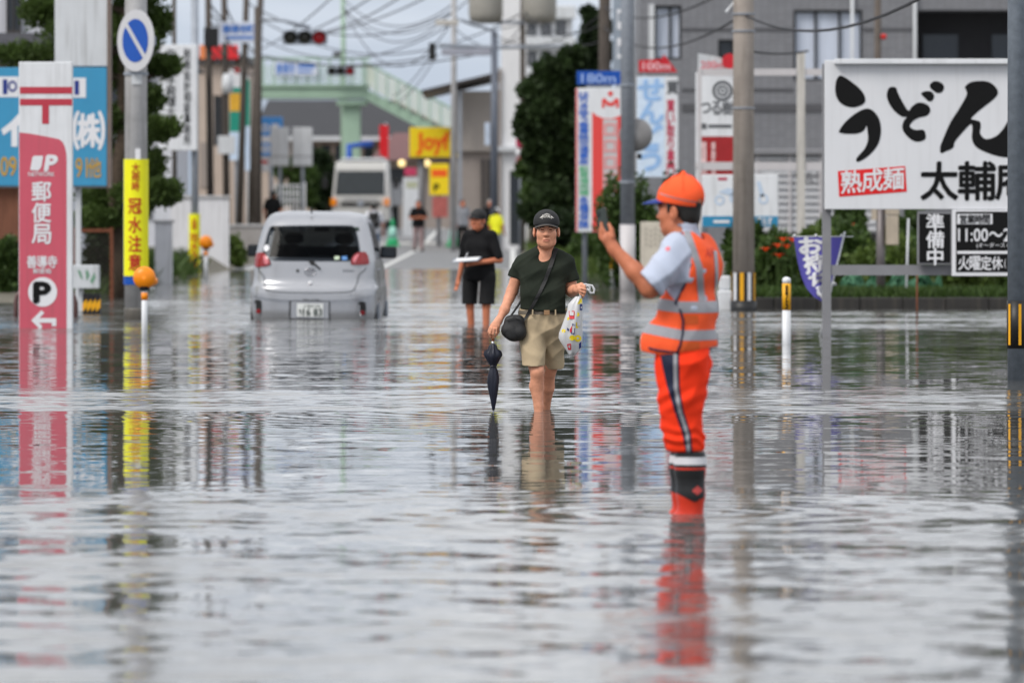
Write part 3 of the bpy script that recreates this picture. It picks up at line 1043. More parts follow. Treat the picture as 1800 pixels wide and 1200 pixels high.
for i, (cx, cy, rx, ry) in enumerate(pads):
    if cx > 255 and cy < 300: cx -= 12
    c = f.p(cx, cy, r_.uniform(-.35, .5))
    k = f.k
    MB().tube([f.p(213, min(cy + 40, 500), .1), (c.x * .5, c.y * .6, c.z - .2), (c.x, c.y, c.z - .05)], [.06, .045, .02], 7).build("limb", m_bark, t, True)
    bl = [((c.x, c.y, c.z), (rx * k * 1.2, rx * k * 1.1, ry * k * 1.4))]
    for j in range(5):
        a = r_.uniform(0, 6.28)
        bl.append(((c.x + math.cos(a) * rx * k * .5, c.y + math.sin(a) * rx * k * .4, c.z + r_.uniform(-.1, .25) * ry * k), (rx * k * .55, rx * k * .5, ry * k * .62)))
    crown("foliage_pad", t, bl, 3200, .08, m_pine, 50 + i, up=1.3, thin=.26, fill=.3)

# ---- house behind
m_stucco = M("pale_stucco", rgb(206, 208, 216), .8, var=.06, vs=2, streak=.15)
m_tileroof = M("dark_roof_tiles", rgb(84, 84, 90), .6, var=.2, vs=3, bump=.4, bs=20)
m_glass = M("window_glass", (.03, .035, .042, 1), .08, var=.15, vs=1.5, spec=.6)
m_frame = M("dark_aluminium", rgb(58, 54, 52), .5, var=.1)
f = Fr(40, 500, 106)
t = thing("tiled_house", "white stucco house with dark tiled roof behind the garden pine", "house", f.loc)
MB().box(f.x(-160), f.x(120), 0, 7, -.3, f.z(110)).build("lower_wall", m_stucco, t)
MB().box(f.x(-160), f.x(120), 1.2, 7, f.z(110), f.z(-140)).build("upper_wall", m_stucco, t)
rows = MB()
for i in range(9):
    y0_, z0_ = -.55 + i * .2, f.z(112) + i * .066
    MB().bbox(f.x(-170), f.x(126), y0_, y0_ + .24, z0_, z0_ + .075, .015).build("tile_course", m_tileroof, t)
MB().bbox(f.x(-172), f.x(128), -.6, -.5, f.z(118), f.z(110), .01).build("gutter", m_frame, t)
MB().box(f.x(-180), f.x(140), .6, 7.6, f.z(-140), f.z(-160)).build("upper_roof", m_tileroof, t)
w = MB().box(f.x(4), f.x(26), 1.12, 1.2, f.z(50), f.z(-30)).build("window", m_glass, t)
for a, b, c, d in ((2, 28, -34, -30), (2, 28, 50, 55), (2, 4, -30, 50), (26, 28, -30, 50), (14, 16, -30, 50)):
    MB().box(f.x(a), f.x(b), 1.06, 1.14, f.z(d), f.z(c)).build("frame", m_frame, w)

bush(-20, 34, 440, 540, 90, "low green shrub at the foot of the rusty shed", m_mid, 3500, .09)
bush(150, 215, 330, 520, 99, "dark shrub behind the mesh fence", m_dark, 4000, .1)
bush(192, 240, 395, 530, 97, "dark hedge plant between the mesh fence and the concrete pole", m_dark, 3000, .1)

# ---- walls along the left pavement
m_wallw = M("white_rendered_wall", rgb(214, 214, 218), .75, var=.06, vs=2, streak=.25)
m_beige = M("beige_render", rgb(186, 170, 158), .8, var=.08, vs=1.5, streak=.15)
m_taupe = M("taupe_siding", rgb(150, 140, 134), .7, var=.08, vs=1.5)
def slab(name, label, cat, px0, px1, py0, py1, d, mat, depth=.25, group=None, cap=True):
    q_ = Fr((px0 + px1) / 2, py1, d)
    q = thing(name, label, cat, q_.loc, group)
    MB().box(q_.x(px0), q_.x(px1), 0, depth, -.6, q_.z(py0)).build("wall", mat, q)
    if cap: MB().bbox(q_.x(px0) - .04, q_.x(px1) + .04, -.04, depth + .04, q_.z(py0), q_.z(py0) + .06, .01).build("coping", m_conc, q)
    return q, q_
slab("garden_wall", "white rendered gate pier on the left pavement before the far banner pole", "wall", 272, 302, 392, 496, 112, m_wallw)
slab("garden_wall", "long low white boundary wall behind the far yellow banner", "wall", 300, 402, 348, 474, 137, m_wallw)
slab("block_wall", "grey block wall running behind the striped pole feet", "wall", 388, 470, 398, 462, 158, M("grey_blockwork", rgb(150, 146, 144), .85, var=.15, vs=3, streak=.3))
bush(378, 432, 430, 478, 140, "low weeds growing along the left pavement edge", m_light, 2500, .1)

# ---- vertical black and white office sign, second flood banner
f = Fr(342, 480, 126)
t = thing("office_sign", "white vertical sign with two columns of black characters on a grey pole", "sign", f.loc)
rp = 6.5 * f.k
MB().tube([(0, .12, -.3), (0, .12, 6.8)], rp, 14).build("pole", m_galv, t, True)
MB().bbox(f.x(280), f.x(347), -.1, .02, f.z(265), f.z(79), .02).build("panel", m_white, t)
ik = Ink(f, -.106)
ik.run("中村公士税理士", 292, 86, 310, 205, .015); ik.run("税務会計相談事務所", 323, 86, 336, 256, .012)
ik.put("black_lettering", m_ink, t)
wrap("flood_banner", f, rp + .05, 0, 0, 376, 482, m_yellow, t, -1.25, 1.25)
for z in (380, 472):
    MB().tube([(0, .12, f.z(z) - .02), (0, .12, f.z(z) + .02)], rp + .04, 14).build("band", m_galv, t)
ik = Ink(f, 0)
ik.run("大雨時", 338, 384, 346, 404, .03)
bend(ik.put("banner_heading", m_red, t, False), rp + .054, 0)
ik = Ink(f, 0)
ik.run("冠水注意", 334.5, 410, 349.5, 472, .02)
bend(ik.put("banner_lettering", m_red, t, False), rp + .054, 0)

# ---- row of dark utility poles
def upole(pxt, pxb, pyb, d, wpx, label, mat=None, stripes=True, top=11.5, arm=True, name="utility_pole", zb=None, sy=(400, 428)):
    q_ = Fr(pxb, pyb, d)
    loc = q_.loc.copy(); loc.z = float(terrain(loc.x, loc.y)) - .1
    q = thing(name, label, "utility pole", loc)
    zt = CAMH - (0 - HORIZ) * q_.k - loc.z
    lean = (pxt - pxb) * q_.k / zt
    r0_ = wpx / 2 * q_.k
    MB().tube([(0, 0, 0), (lean * top, 0, top)], [r0_, r0_ * .75], 16).build("pole", mat or m_concd, q, True)
    if stripes:
        zo = loc.z - CAMH
        za, zb_ = (HORIZ - sy[1]) * q_.k - zo, (HORIZ - sy[0]) * q_.k - zo
        for i in range(6):
            a0_ = -1.5 + i * .5
            V = []
            rr = r0_ + .012
            for a_ in (a0_, a0_ + .25, a0_ + .5 - .02):
                for z in (za, zb_): V.append((rr * math.sin(a_) + lean * z, -rr * math.cos(a_), z))
            MB().add(V, [(0, 2, 3, 1), (2, 4, 5, 3)]).build("stripe", m_amber if i % 2 else m_black, q)
    if arm:
        for z in (top - .6, top - 1.5):
            MB().box(lean * z - .8, lean * z + .8, -.12, -.04, z, z + .09).build("cross_arm", m_galv, q)
            for xx in (-.7, -.3, .3, .7):
                MB().lathe([(.05, 0), (.07, .05), (.04, .1), (.06, .14), (.02, .2)], 10, (lean * z + xx, -.08, z + .09)).build("insulator", m_dwhite, q, True)
    return q, loc, lean
P_a = upole(366, 371, 448, 176, 13, "dark utility pole with amber striped foot, first beyond the office sign")
P_b = upole(394, 399, 445, 188, 13, "dark utility pole beside the beige building, second beyond the office sign", sy=(398, 424))
P_c = upole(433, 420, 441, 200, 13, "leaning dark utility pole in front of the green and yellow banner", stripes=False)
P_d = upole(458, 438, 438, 214, 14, "leaning dark utility pole nearest the footbridge on the left pavement", stripes=False)
P_e = upole(306, 307, 470, 150, 9, "thin dark pole behind the white gate pier", stripes=False, arm=False, top=9)
MB().lathe([(.02, 0), (.16, .0), (.2, .3), (.16, .62), (.05, .66)], 16, (P_b[2] * 5.4 + .1, -.25, 5.0)).build("transformer", m_dwhite, P_b[0], True)
MB().bbox(-.28, .28, -.4, -.14, 3.0, 3.6, .02).build("meter_box", m_dwhite, P_b[0])
MB().bbox(-.2, .25, -.42, -.14, 6.2, 6.8, .02).build("junction_box", m_black, P_a[0])

# ---- beige building behind the poles
f = Fr(392, 440, 222)
t = thing("beige_building", "beige two storey building with red sign behind the left utility poles", "building", f.loc)
MB().box(f.x(346), f.x(432), 0, 9, -.5, f.z(108)).build("wall", m_beige, t)
MB().bbox(f.x(340), f.x(438), -.3, 9.2, f.z(112), f.z(100), .05).build("parapet", m_frame, t)
for a in (376, 404):
    w = MB().box(f.x(a), f.x(a + 18), -.02, .06, f.z(256), f.z(170)).build("window", m_glass, t)
    MB().box(f.x(a - 1), f.x(a + 19), -.05, -.021, f.z(172), f.z(168)).build("frame", m_frame, w)
    MB().box(f.x(a + 8), f.x(a + 10), -.05, -.021, f.z(256), f.z(172)).build("mullion", m_frame, w)
MB().box(f.x(352), f.x(372), -.04, .05, f.z(330), f.z(250)).build("shutter", m_taupe, t)
for (x0, x1, mt) in ((352, 363, M("orange_film", rgb(222, 130, 80), .5)), (373, 392, M("signal_red_film", rgb(214, 44, 50), .5)), (399, 420, MATS["signal_red_film"] if "signal_red_film" in MATS else None)):
    MB().bbox(f.x(x0), f.x(x1), -.45, -.34, f.z(105), f.z(80), .02).build("roof_sign", mt, t)
    MB().box(f.x((x0 + x1) / 2) - .03, f.x((x0 + x1) / 2) + .03, -.34, -.28, f.z(112), f.z(90)).build("sign_bracket", m_galv, t)

# ---- green, white and amber vertical shop sign
f = Fr(415, 444, 205)
t = thing("vertical_shop_sign", "narrow vertical shop sign in white, teal and amber between the poles", "sign", f.loc)
MB().tube([(0, .1, -.3), (0, .1, f.z(125))], .06, 10).build("post", m_galv, t, True)
for (a, b, mt) in ((120, 154, m_white), (154, 164, M("teal_film", rgb(30, 140, 120), .5)), (164, 196, M("amber_film", rgb(216, 166, 52), .5)), (196, 232, MATS["teal_film"]), (232, 282, M("pale_blue_film", rgb(196, 214, 236), .5))):
    MB().box(f.x(404), f.x(425), -.1, .02, f.z(b), f.z(a)).build("panel", mt, t)
ik = Ink(f, -.106)
ik.disc(417, 124, 5, 6)
ik.put("red_emblem", m_red, t)
f = Fr(435, 444, 208)
t = thing("banner_flag", "tall thin teal and white banner beside the leaning pole", "banner", f.loc)
MB().tube([(0, .05, -.3), (0, .05, f.z(130))], .03, 8).build("pole", m_white, t, True)
for (a, b, mt) in ((140, 222, MATS["teal_film"]), (222, 300, MATS["pale_blue_film"])):
    MB().box(f.x(431), f.x(439), -.02, .01, f.z(b), f.z(a)).build("cloth_panel", mt, t)

# ---- street name plate on its arm
f = Fr(455, 448, 182)
t = thing("place_name_sign", "white place name sign with blue characters hung from a mast arm", "sign", f.loc)
MB().tube([(0, .1, -.4), (0, .1, f.z(30))], .09, 12).build("mast", m_concd, t, True)
MB().tube([(0, .1, f.z(48)), (f.x(380), .1, f.z(44))], .05, 10).build("mast_arm", m_galv, t, True)
MB().bbox(f.x(385), f.x(459), -.02, .03, f.z(76), f.z(39), .015).build("panel", M("pale_sign_sheeting", rgb(206, 212, 226), .5, var=.05), t)
ik = Ink(f, -.026)
ik.run("善導寺町", 391, 44, 450, 59, .03, vert=False); ik.rect(396, 64, 446, 69)
ik.put("blue_lettering", M("mid_blue_ink", rgb(70, 120, 196), .5), t)
# ================================================================== FAR END OF THE STREET
m_lgreen = M("pale_green_bridge_paint", rgb(152, 178, 158), .55, var=.08, vs=1.2, streak=.15)
m_lgreen2 = M("pale_green_mesh_panel", rgb(196, 214, 206), .6, var=.08, vs=1.2, alpha=.32)
m_lyel = M("faded_yellow_green_panel", rgb(202, 206, 176), .6, var=.12, vs=1.2, alpha=.5)
# ---- footbridge
f = Fr(619, 400, 252)
t = thing("footbridge", "pale green pedestrian footbridge with sloping stair across the far street", "footbridge", f.loc)
MB().bbox(f.x(300), f.x(646), -.7, .9, f.z(174), f.z(155), .05).build("girder", m_lgreen, t)
MB().box(f.x(300), f.x(650), -.8, 1.0, f.z(154.6), f.z(149)).build("deck_edge", m_lgreen, t)
for i in range(18):
    a = 306 + i * 19.5
    MB().box(f.x(a), f.x(a) + .08, -.76, -.70, f.z(149), f.z(104)).build("baluster_post", m_lgreen, t)
    MB().box(f.x(a) + .09, f.x(a + 19.3), -.74, -.72, f.z(147), f.z(116)).build("parapet_panel", m_lgreen2, t)
MB().box(f.x(300), f.x(652), -.80, -.66, f.z(106), f.z(102)).build("handrail", m_lgreen, t)
MB().bbox(f.x(603), f.x(634), -.3, .5, -1, f.z(176), .08).build("pier", m_lgreen, t)
MB().bbox(f.x(592), f.x(646), -.6, .8, f.z(186), f.z(176), .05).build("pier_head", m_lgreen, t)
# stair flight
sx0, sz0, sx1, sz1 = f.x(642), f.z(158), f.x(830), f.z(258)
MB().add([(sx0, -.75, sz0), (sx1, -.75, sz1), (sx1, -.75, sz1 - .42), (sx0, -.75, sz0 - .42), (sx0, .9, sz0), (sx1, .9, sz1), (sx1, .9, sz1 - .42), (sx0, .9, sz0 - .42)],
         [(0, 1, 2, 3), (4, 7, 6, 5), (0, 4, 5, 1), (3, 2, 6, 7), (1, 5, 6, 2), (0, 3, 7, 4)]).build("stair_stringer", m_lgreen, t)
n = 26
for i in range(n):
    u = (i + .5) / n
    x_, z_ = sx0 + (sx1 - sx0) * u, sz0 + (sz1 - sz0) * u
    MB().box(x_ - .09, x_ + .09, -.7, .85, z_ + .004, z_ + .05).build("tread", m_lgreen, t)
for i in range(10):
    u0, u1 = i / 10, (i + 1) / 10
    xa, za, xb, zb = sx0 + (sx1 - sx0) * u0, sz0 + (sz1 - sz0) * u0, sx0 + (sx1 - sx0) * u1, sz0 + (sz1 - sz0) * u1
    MB().add([(xa + .1, -.78, za + .12), (xb, -.78, zb + .12), (xb, -.78, zb + 1.1), (xa + .1, -.78, za + 1.1)], [(0, 1, 2, 3)]).build("stair_panel", m_lyel, t)
    MB().box(xa, xa + .08, -.8, -.74, za - .2, za + 1.22).build("baluster_post", m_lgreen, t)
MB().tube([(sx0, -.77, sz0 + 1.2), (sx1, -.77, sz1 + 1.2)], .05, 8).build("stair_handrail", m_lgreen, t)
# big road sign on the bridge
ik = MB().bbox(f.x(484), f.x(560), -1.0, -.9, f.z(134), f.z(110), .03).build("bridge_sign", MATS["pale_sign_sheeting"], t)
ik = Ink(f, -1.006); ik.run("善導寺", 487, 112, 520, 132, .02, vert=False); ik.rect(524, 115, 555, 121); ik.rect(524, 125, 550, 129)
ik.put("sign_lettering", MATS["mid_blue_ink"], t)

# ---- tall pale green lamp pole rising by the bridge pier
f = Fr(604, 405, 266)
t = thing("green_pole", "tall slim pale green pole rising behind the footbridge", "pole", f.loc)
MB().tube([(0, 0, -.3), (f.x(604), 0, f.z(130)), (f.x(602), 0, 13)], [.16, .12, .09], 12).build("shaft", m_lgreen, t, True)
MB().box(f.x(585), f.x(602), -.06, .06, f.z(100), f.z(92)).build("bracket", m_frame, t)

# ---- horizontal traffic signals
m_sigb = M("signal_housing", rgb(96, 100, 108), .5, var=.08)
m_lensd = M("unlit_lens", rgb(48, 48, 40), .3, var=.1)
m_lensr = M("red_signal_lens", rgb(150, 24, 30), .35, var=.05, emit=.12)
def signal(pxs, py, rpx, d, label, mast_px, reach):
    f = Fr(mast_px, HORIZ, d)
    loc = f.loc.copy(); loc.z = float(terrain(loc.x, d)) - .1
    q = thing("traffic_signal", label, "traffic signal", loc, "horizontal traffic signals over the far street")
    X = lambda p: (p - mast_px) * f.k
    zc = CAMH + (HORIZ - py) * f.k - loc.z
    if d > 245:                     # bolted to the footbridge parapet
        MB().box(X(pxs[1]) - .06, X(pxs[1]) + .06, .16, .62, zc - .05, zc + .05).build("bracket", m_galv, q)
    else:
        MB().tube([(0, .3, 0), (0, .3, zc + .9)], .1, 12).build("mast", m_concd, q, True)
        MB().tube([(0, .3, zc + .55), (X(reach) * .5, .3, zc + .5), (X(reach), .25, zc + .3)], .045, 10).build("mast_arm", m_galv, q, True)
    r = rpx * f.k
    MB().bbox(X(pxs[0]) - r * 1.25, X(pxs[2]) + r * 1.25, 0, .16, zc - r * 1.1, zc + r * 1.1, .04).build("housing", M("pale_signal_housing", rgb(150, 158, 170), .5), q)
    for i, p in enumerate(pxs):
        ln = MB().lathe([(r, -.02), (r * .7, -.045), (.01, -.06)], 20, (X(p), 0, zc), ax='y').build("lens", m_lensr if i == 2 else m_lensd, q, True)
        vz = MB()
        V, F = [], []
        for k_ in range(15):
            a = R(-10) + R(200) * k_ / 14
            for yy, rr in ((-.01, r * 1.12), (-.26, r * 1.05)): V.append((X(p) + rr * math.cos(a), yy, zc + rr * math.sin(a)))
        for k_ in range(14): F.append((2 * k_, 2 * k_ + 1, 2 * k_ + 3, 2 * k_ + 2))
        vz.add(V, F).build("visor", m_black, ln)
signal((510, 535.5, 561), 66, 11.5, 167, "near traffic signal showing red, hung from a mast arm over the street", 452, 545)
signal((583, 599, 615), 125, 7, 250.5, "smaller traffic signal showing red in front of the green footbridge", 680, 600)

# ---- dark roofed building behind the bridge
f = Fr(625, 395, 275)
t = thing("dark_roofed_building", "low building with large dark hipped roof behind the footbridge pier", "building", f.loc)
MB().box(f.x(455), f.x(800), 0, 14, -.6, f.z(246)).build("wall", m_beige, t)
MB().add([(f.x(440), -1, f.z(240)), (f.x(815), -1, f.z(240)), (f.x(815), 15, f.z(240)), (f.x(440), 15, f.z(240)), (f.x(462), 6, f.z(172)), (f.x(690), 6, f.z(172))],
         [(0, 1, 5, 4), (1, 2, 5), (2, 3, 4, 5), (3, 0, 4), (0, 3, 2, 1)]).build("roof", M("charcoal_roof", rgb(50, 50, 54), .7, var=.1, vs=1), t)
MB().box(f.x(440), f.x(815), -1.06, -.92, f.z(248), f.z(240.3)).build("fascia", m_dwhite, t)
for a in (540, 565, 590, 640, 700, 740):
    w = MB().box(f.x(a), f.x(a + 16), -.03, .05, f.z(285), f.z(255)).build("window", m_glass, t)
    MB().box(f.x(a - 1), f.x(a + 17), -.06, -.031, f.z(287), f.z(285)).build("sill", m_frame, w)
f = Fr(720, 398, 268)
t = thing("roadside_restaurant", "restaurant with brown roof behind the yellow signs", "building", f.loc)
MB().box(f.x(660), f.x(800), 0, 8, -.6, f.z(282)).build("wall", m_taupe, t)
MB().add([(f.x(650), -.8, f.z(282)), (f.x(810), -.8, f.z(282)), (f.x(810), 8.5, f.z(282)), (f.x(650), 8.5, f.z(282)), (f.x(690), 3.5, f.z(232)), (f.x(780), 3.5, f.z(232))],
         [(0, 1, 5, 4), (1, 2, 5), (2, 3, 4, 5), (3, 0, 4), (0, 3, 2, 1)]).build("roof", M("brown_roof", rgb(110, 78, 78), .7, var=.1), t)
MB().box(f.x(672), f.x(715), -.06, .04, f.z(345), f.z(296)).build("front_window", m_glass, t)
for px_ in (707, 751):
    lm = MB().lathe([(.02, -.16), (.14, -.1), (.18, 0), (.14, .12), (.02, .17)], 16, (f.x(px_), -.95, f.z(288))).build("porch_lamp", M("warm_lamp", rgb(255, 214, 150), .4, emit=.7), t, True)

# ---- signs at the far left
f = Fr(476, 425, 232)
t = thing("blue_roadside_sign", "blue and white roadside sign on a post left of the footbridge", "sign", f.loc)
MB().tube([(0, .1, -.4), (0, .1, f.z(210))], .08, 10).build("post", m_galv, t, True)
MB().bbox(f.x(454), f.x(497), -.05, .05, f.z(275), f.z(206), .03).build("panel", M("sky_blue_film", rgb(74, 150, 222), .5), t)
ik = Ink(f, -.056)
ik.disc(466, 225, 7, r_in=.5); ik.rect(477, 218, 490, 232); ik.rect(458, 239, 494, 251); ik.disc(467, 262, 7, r_in=.4)
ik.put("white_print", m_wink, t)
MB().bbox(f.x(454), f.x(474), -.05, .05, f.z(302), f.z(278), .02).build("lower_panel", m_white, t)
ik = Ink(f, -.056); ik.rect(457, 282, 471, 288); ik.put("red_print", m_red, t)
for a, b, lab in ((475, 508, "blank white panel sign beside the blue roadside sign"), (514, 549, "blank white panel sign nearer the green footbridge pier")):
    f = Fr((a + b) / 2, 422, 226)
    t = thing("panel_sign", lab, "sign", f.loc)
    MB().tube([(0, .1, -.4), (0, .1, f.z(226))], .06, 10).build("post", m_galv, t, True)
    MB().bbox(f.x(a), f.x(b), -.05, .05, f.z(292), f.z(224), .03).build("panel", m_dwhite, t)
    MB().box(f.x(a) + .02, f.x(b) - .02, -.054, -.05, f.z(276), f.z(274)).build("joint_strip", m_grey, t)
f = Fr(508, 410, 238)
t = thing("white_gate", "white barred gate in front of the trees at the left", "gate", f.loc)
for i in range(9):
    MB().box(f.x(482 + i * 6), f.x(482 + i * 6) + .045, 0, .05, -.1, f.z(324)).build("bar", m_white, t)
for py in (326, 340, 352):
    MB().box(f.x(481), f.x(534), -.055, -.004, f.z(py + 1.5), f.z(py)).build("rail", m_white, t)
MB().box(f.x(529), f.x(537), -.08, .18, -.3, f.z(320)).build("gate_post", m_white, t)

def tree(px, d, py_top, py_bot, wpx, label, mat, n=6000, size=.22, trunk=True, seed=0):
    q_ = Fr(px, py_bot, d)
    loc = q_.loc.copy(); zg = float(terrain(loc.x, d)) - .05
    base = loc.z; loc.z = zg
    q = thing("tree", label, "tree", loc)
    W, zt, zb = wpx * q_.k / 2, CAMH + (HORIZ - py_top) * q_.k - zg, base - zg
    H = zt - zb
    r = random.Random(seed + px)
    bl = [((0, 0, zb + H * .5), (W * .6, W * .55, H * .42))]
    bl = [((r.uniform(-.2, .2) * W, 0, zb + H * .45), (W * .42, W * .42, H * .34))]
    for i in range(22):
        a = r.uniform(0, 6.28); u = r.uniform(.06, .94)
        rr = W * (1.05 - abs(u - .4) * .75) * r.uniform(.45, .85)
        q5 = r.uniform(.16, .34)
        bl.append(((math.cos(a) * rr, math.sin(a) * rr * .8, zb + H * u), (W * q5, W * q5, W * q5 * r.uniform(.6, 1.1))))
    MB().tube([(0, 0, 0), (r.uniform(-.1, .1), 0, zb + H * .4), (r.uniform(-.3, .3), 0, zb + H * .85)], [.22, .15, .05], 10).build("trunk", m_bark, q, True)
    for i in range(6):
        c = bl[1 + i * 2][0]
        MB().tube([(0, 0, max(.4, c[2] - H * .3)), (c[0] * .8, c[1] * .8, c[2])], [.08, .03], 6).build("limb", m_bark, q, True)
    crown("crown", q, bl, n, size, mat, seed + px)
    return q
tree(520, 246, 272, 366, 78, "small bright green tree behind the white gate", m_mid, 4500, .2)
tree(574, 248, 256, 376, 66, "dark evergreen tree between the white gate and the truck", m_dark, 4500, .2)
tree(487, 290, 255, 360, 60, "distant green tree behind the blue roadside sign", m_mid, 3000, .25)
tree(700, 320, 215, 330, 120, "distant tree beyond the brown roofed restaurant", m_mid, 3500, .3)
tree(430, 300, 200, 370, 90, "distant tree beyond the leaning utility poles", m_dark, 3500, .3)

# ---- truck
f = Fr(634, 404, 236)
t = thing("truck", "white cab-over truck parked facing the flood under the footbridge", "truck", f.loc, rotz=R(-3))
m_trk = M("truck_white_paint", rgb(184, 183, 180), .35, var=.06, vs=1.2, streak=.1)
xa, xb = f.x(584), f.x(684)
prof = [(0, .45), (-.05, .6), (-.06, 1.2), (-.03, 1.38), (.24, 2.55), (.4, 2.82), (1.9, 2.86), (1.9, .45)]
V = [(x_, y_, z_) for x_ in (xa, xb) for y_, z_ in prof]
for i, (x_, y_, z_) in enumerate(V):
    tp = .10 * max(0, (z_ - 1.4) / 1.2)
    V[i] = (x_ + (tp if x_ < 0 else -tp), y_, z_)
m_ = len(prof)
cab = MB().add(V, [list(range(m_)), list(range(2 * m_ - 1, m_ - 1, -1))] + [(i, (i + 1) % m_, m_ + (i + 1) % m_, m_ + i) for i in range(m_)]).build("cab", m_trk, t)
MB().add([(xa + .12, -.035, 1.44), (xb - .12, -.035, 1.44), (xb - .2, .19, 2.44), (xa + .2, .19, 2.44)], [(0, 1, 2, 3)]).build("windscreen", M("truck_glass", (.02, .026, .03, 1), .1, var=.2), t)
MB().bbox(xa + .36, xb - .36, -.085, -.062, .98, 1.14, .01).build("grille", m_black, t)
MB().bbox(xa + .45, xb - .45, -.08, -.062, 1.24, 1.3, .008).build("grille_slot", m_grey, t)
MB().bbox(xa - .02, xb + .02, -.14, .02, .36, .78, .04).build("bumper", m_trk, t)
MB().lathe([(.16, -.10), (.12, -.12), (.0, -.125)], 4, (0, 0, 1.08), ax='y').build("emblem", m_galv, t)
MB().box(-.3, .3, -.16, -.142, .46, .62).build("number_plate", M("green_plate", rgb(70, 120, 90), .5), t)
for s in (-1, 1):
    xx = (xa if s < 0 else xb)
    MB().bbox(xx - s * .08 - .14, xx - s * .08 + .10, -.15, -.05, 1.0, 1.3, .03).build("indicator", m_orange, t)
    MB().bbox(xx - s * .45 - .2, xx - s * .45 + .2, -.155, -.142, .48, .66, .01).build("headlight", M("headlight_glass", rgb(196, 200, 204), .15), t)
    mr_ = MB().tube([(xx, .25, 2.3), (xx + s * .3, -.05, 2.35), (xx + s * .3, -.05, 1.7)], .02, 6).build("mirror_arm", m_black, t)
    MB().bbox(xx + s * .3 - .11, xx + s * .3 + .11, -.12, -.03, 1.72, 2.15, .02).build("mirror", m_black, mr_)
    wl_ = MB().lathe([(.28, -.14), (.48, -.14), (.5, -.05), (.5, .1), (.48, .16), (.28, .16)], 24, (xx - s * .16, .95, .5), ax='x').build("wheel", m_black, t)
    MB().lathe([(.02, -.02), (.26, -.02), (.27, .02)], 18, (xx + s * .0, .95, .5), ax='x').build("rim", m_galv, wl_)
    MB().lathe([(.28, -.14), (.48, -.14), (.5, -.05), (.5, .1), (.48, .16), (.28, .16)], 24, (xx - s * .16, 5.6, .5), ax='x').build("wheel", m_black, t)
MB().box(xa + .3, xb - .3, .5, 7.5, .55, .8).build("chassis", m_black, t)
MB().bbox(xa + .0, xb - .0, 2.1, 7.6, 1.0, 1.95, .04).build("load_bed", m_grey, t)
MB().bbox(xa + .3, xb - .3, .5, 1.9, 2.865, 2.98, .05).build("roof_rack", m_dwhite, t)
MB().tube([(xa + .5, 2.5, 1.95), (xa + .5, 2.5, 3.5), (.2, 3.2, 3.6)], .14, 10).build("crane_arm", m_royal, t, True)

f = Fr(676, 410, 228)
t = thing("banner_flag", "red banner flag on a pole beside the truck", "banner", f.loc)
MB().tube([(0, .03, -.3), (.05, .03, f.z(216))], .02, 8).build("pole", m_white, t, True)
V, F = [], []
for i in range(7):
    for j in range(13):
        u, w = i / 6, j / 12
        V.append((f.x(667) + u * (f.x(683) - f.x(667)) * (1 - .5 * (w > .8) * (w - .8) * 5 * (1 - u)), -.03 + .04 * math.sin(5 * w + 4 * u), f.z(276 - 56 * w + (u - .5) * 8 * (1 - w))))
for i in range(6):
    for j in range(12): F.append((i * 13 + j, (i + 1) * 13 + j, (i + 1) * 13 + j + 1, i * 13 + j + 1))
MB().add(V, F).build("cloth", M("red_banner_cloth", rgb(214, 34, 44), .7, transl=.2), t, True)

# ---- yellow restaurant signs
m_ys = M("yellow_sign_acrylic", rgb(255, 212, 30), .35, var=.05)
m_yo = M("orange_red_ink", rgb(244, 96, 26), .45, var=.05)
f = Fr(741, 428, 215)
t = thing("restaurant_sign", "yellow restaurant sign with red lettering on a grey post", "sign", f.loc)
MB().tube([(0, .2, -.3), (0, .2, f.z(226))], .13, 12).build("post", m_grey, t, True)
MB().bbox(f.x(720), f.x(806), -.12, .14, f.z(277), f.z(224), .03).build("panel", m_ys, t)
ik = Ink(f, -.127)
ik.word("Joyf", 733, 234, 789, 272, .04)
ik.put("red_lettering", m_yo, t)
MB().box(f.x(718), f.x(808), -.1, .12, f.z(281), f.z(277.3)).build("bottom_edge", m_frame, t)
f = Fr(771, 430, 205)
t = thing("price_sign", "smaller yellow sign with orange print below the restaurant sign", "sign", f.loc)
MB().tube([(0, .14, -.3), (0, .14, f.z(288))], .08, 12).build("post", m_grey, t, True)
MB().bbox(f.x(755), f.x(789), -.08, .1, f.z(343), f.z(288), .02).build("panel", m_ys, t)
ik = Ink(f, -.087); ik.rect(759, 298, 786, 311); ik.put("orange_print", m_yo, t)
ik = Ink(f, -.087); ik.word("P", 763, 324, 772, 336, .04); ik.put("black_print", m_ink, t)
MB().bbox(f.x(760), f.x(787), -.05, .07, f.z(382), f.z(346), .02).build("lower_board", M("faded_red_board", rgb(176, 96, 90), .6, var=.2), t)
f = Fr(726, 425, 228)
t = thing("vending_board", "white upright menu board with pink header in front of the restaurant", "sign", f.loc)
MB().bbox(f.x(708), f.x(742), 0, .3, f.z(425), f.z(312), .02).build("board", m_dwhite, t)
MB().bbox(f.x(711), f.x(732), -.05, .2, f.z(309), f.z(295), .02).build("header", M("pink_film", rgb(190, 60, 96), .5), t)
MB().box(f.x(714), f.x(734), -.006, -.002, f.z(331), f.z(319)).build("menu_print", m_lyel, t)

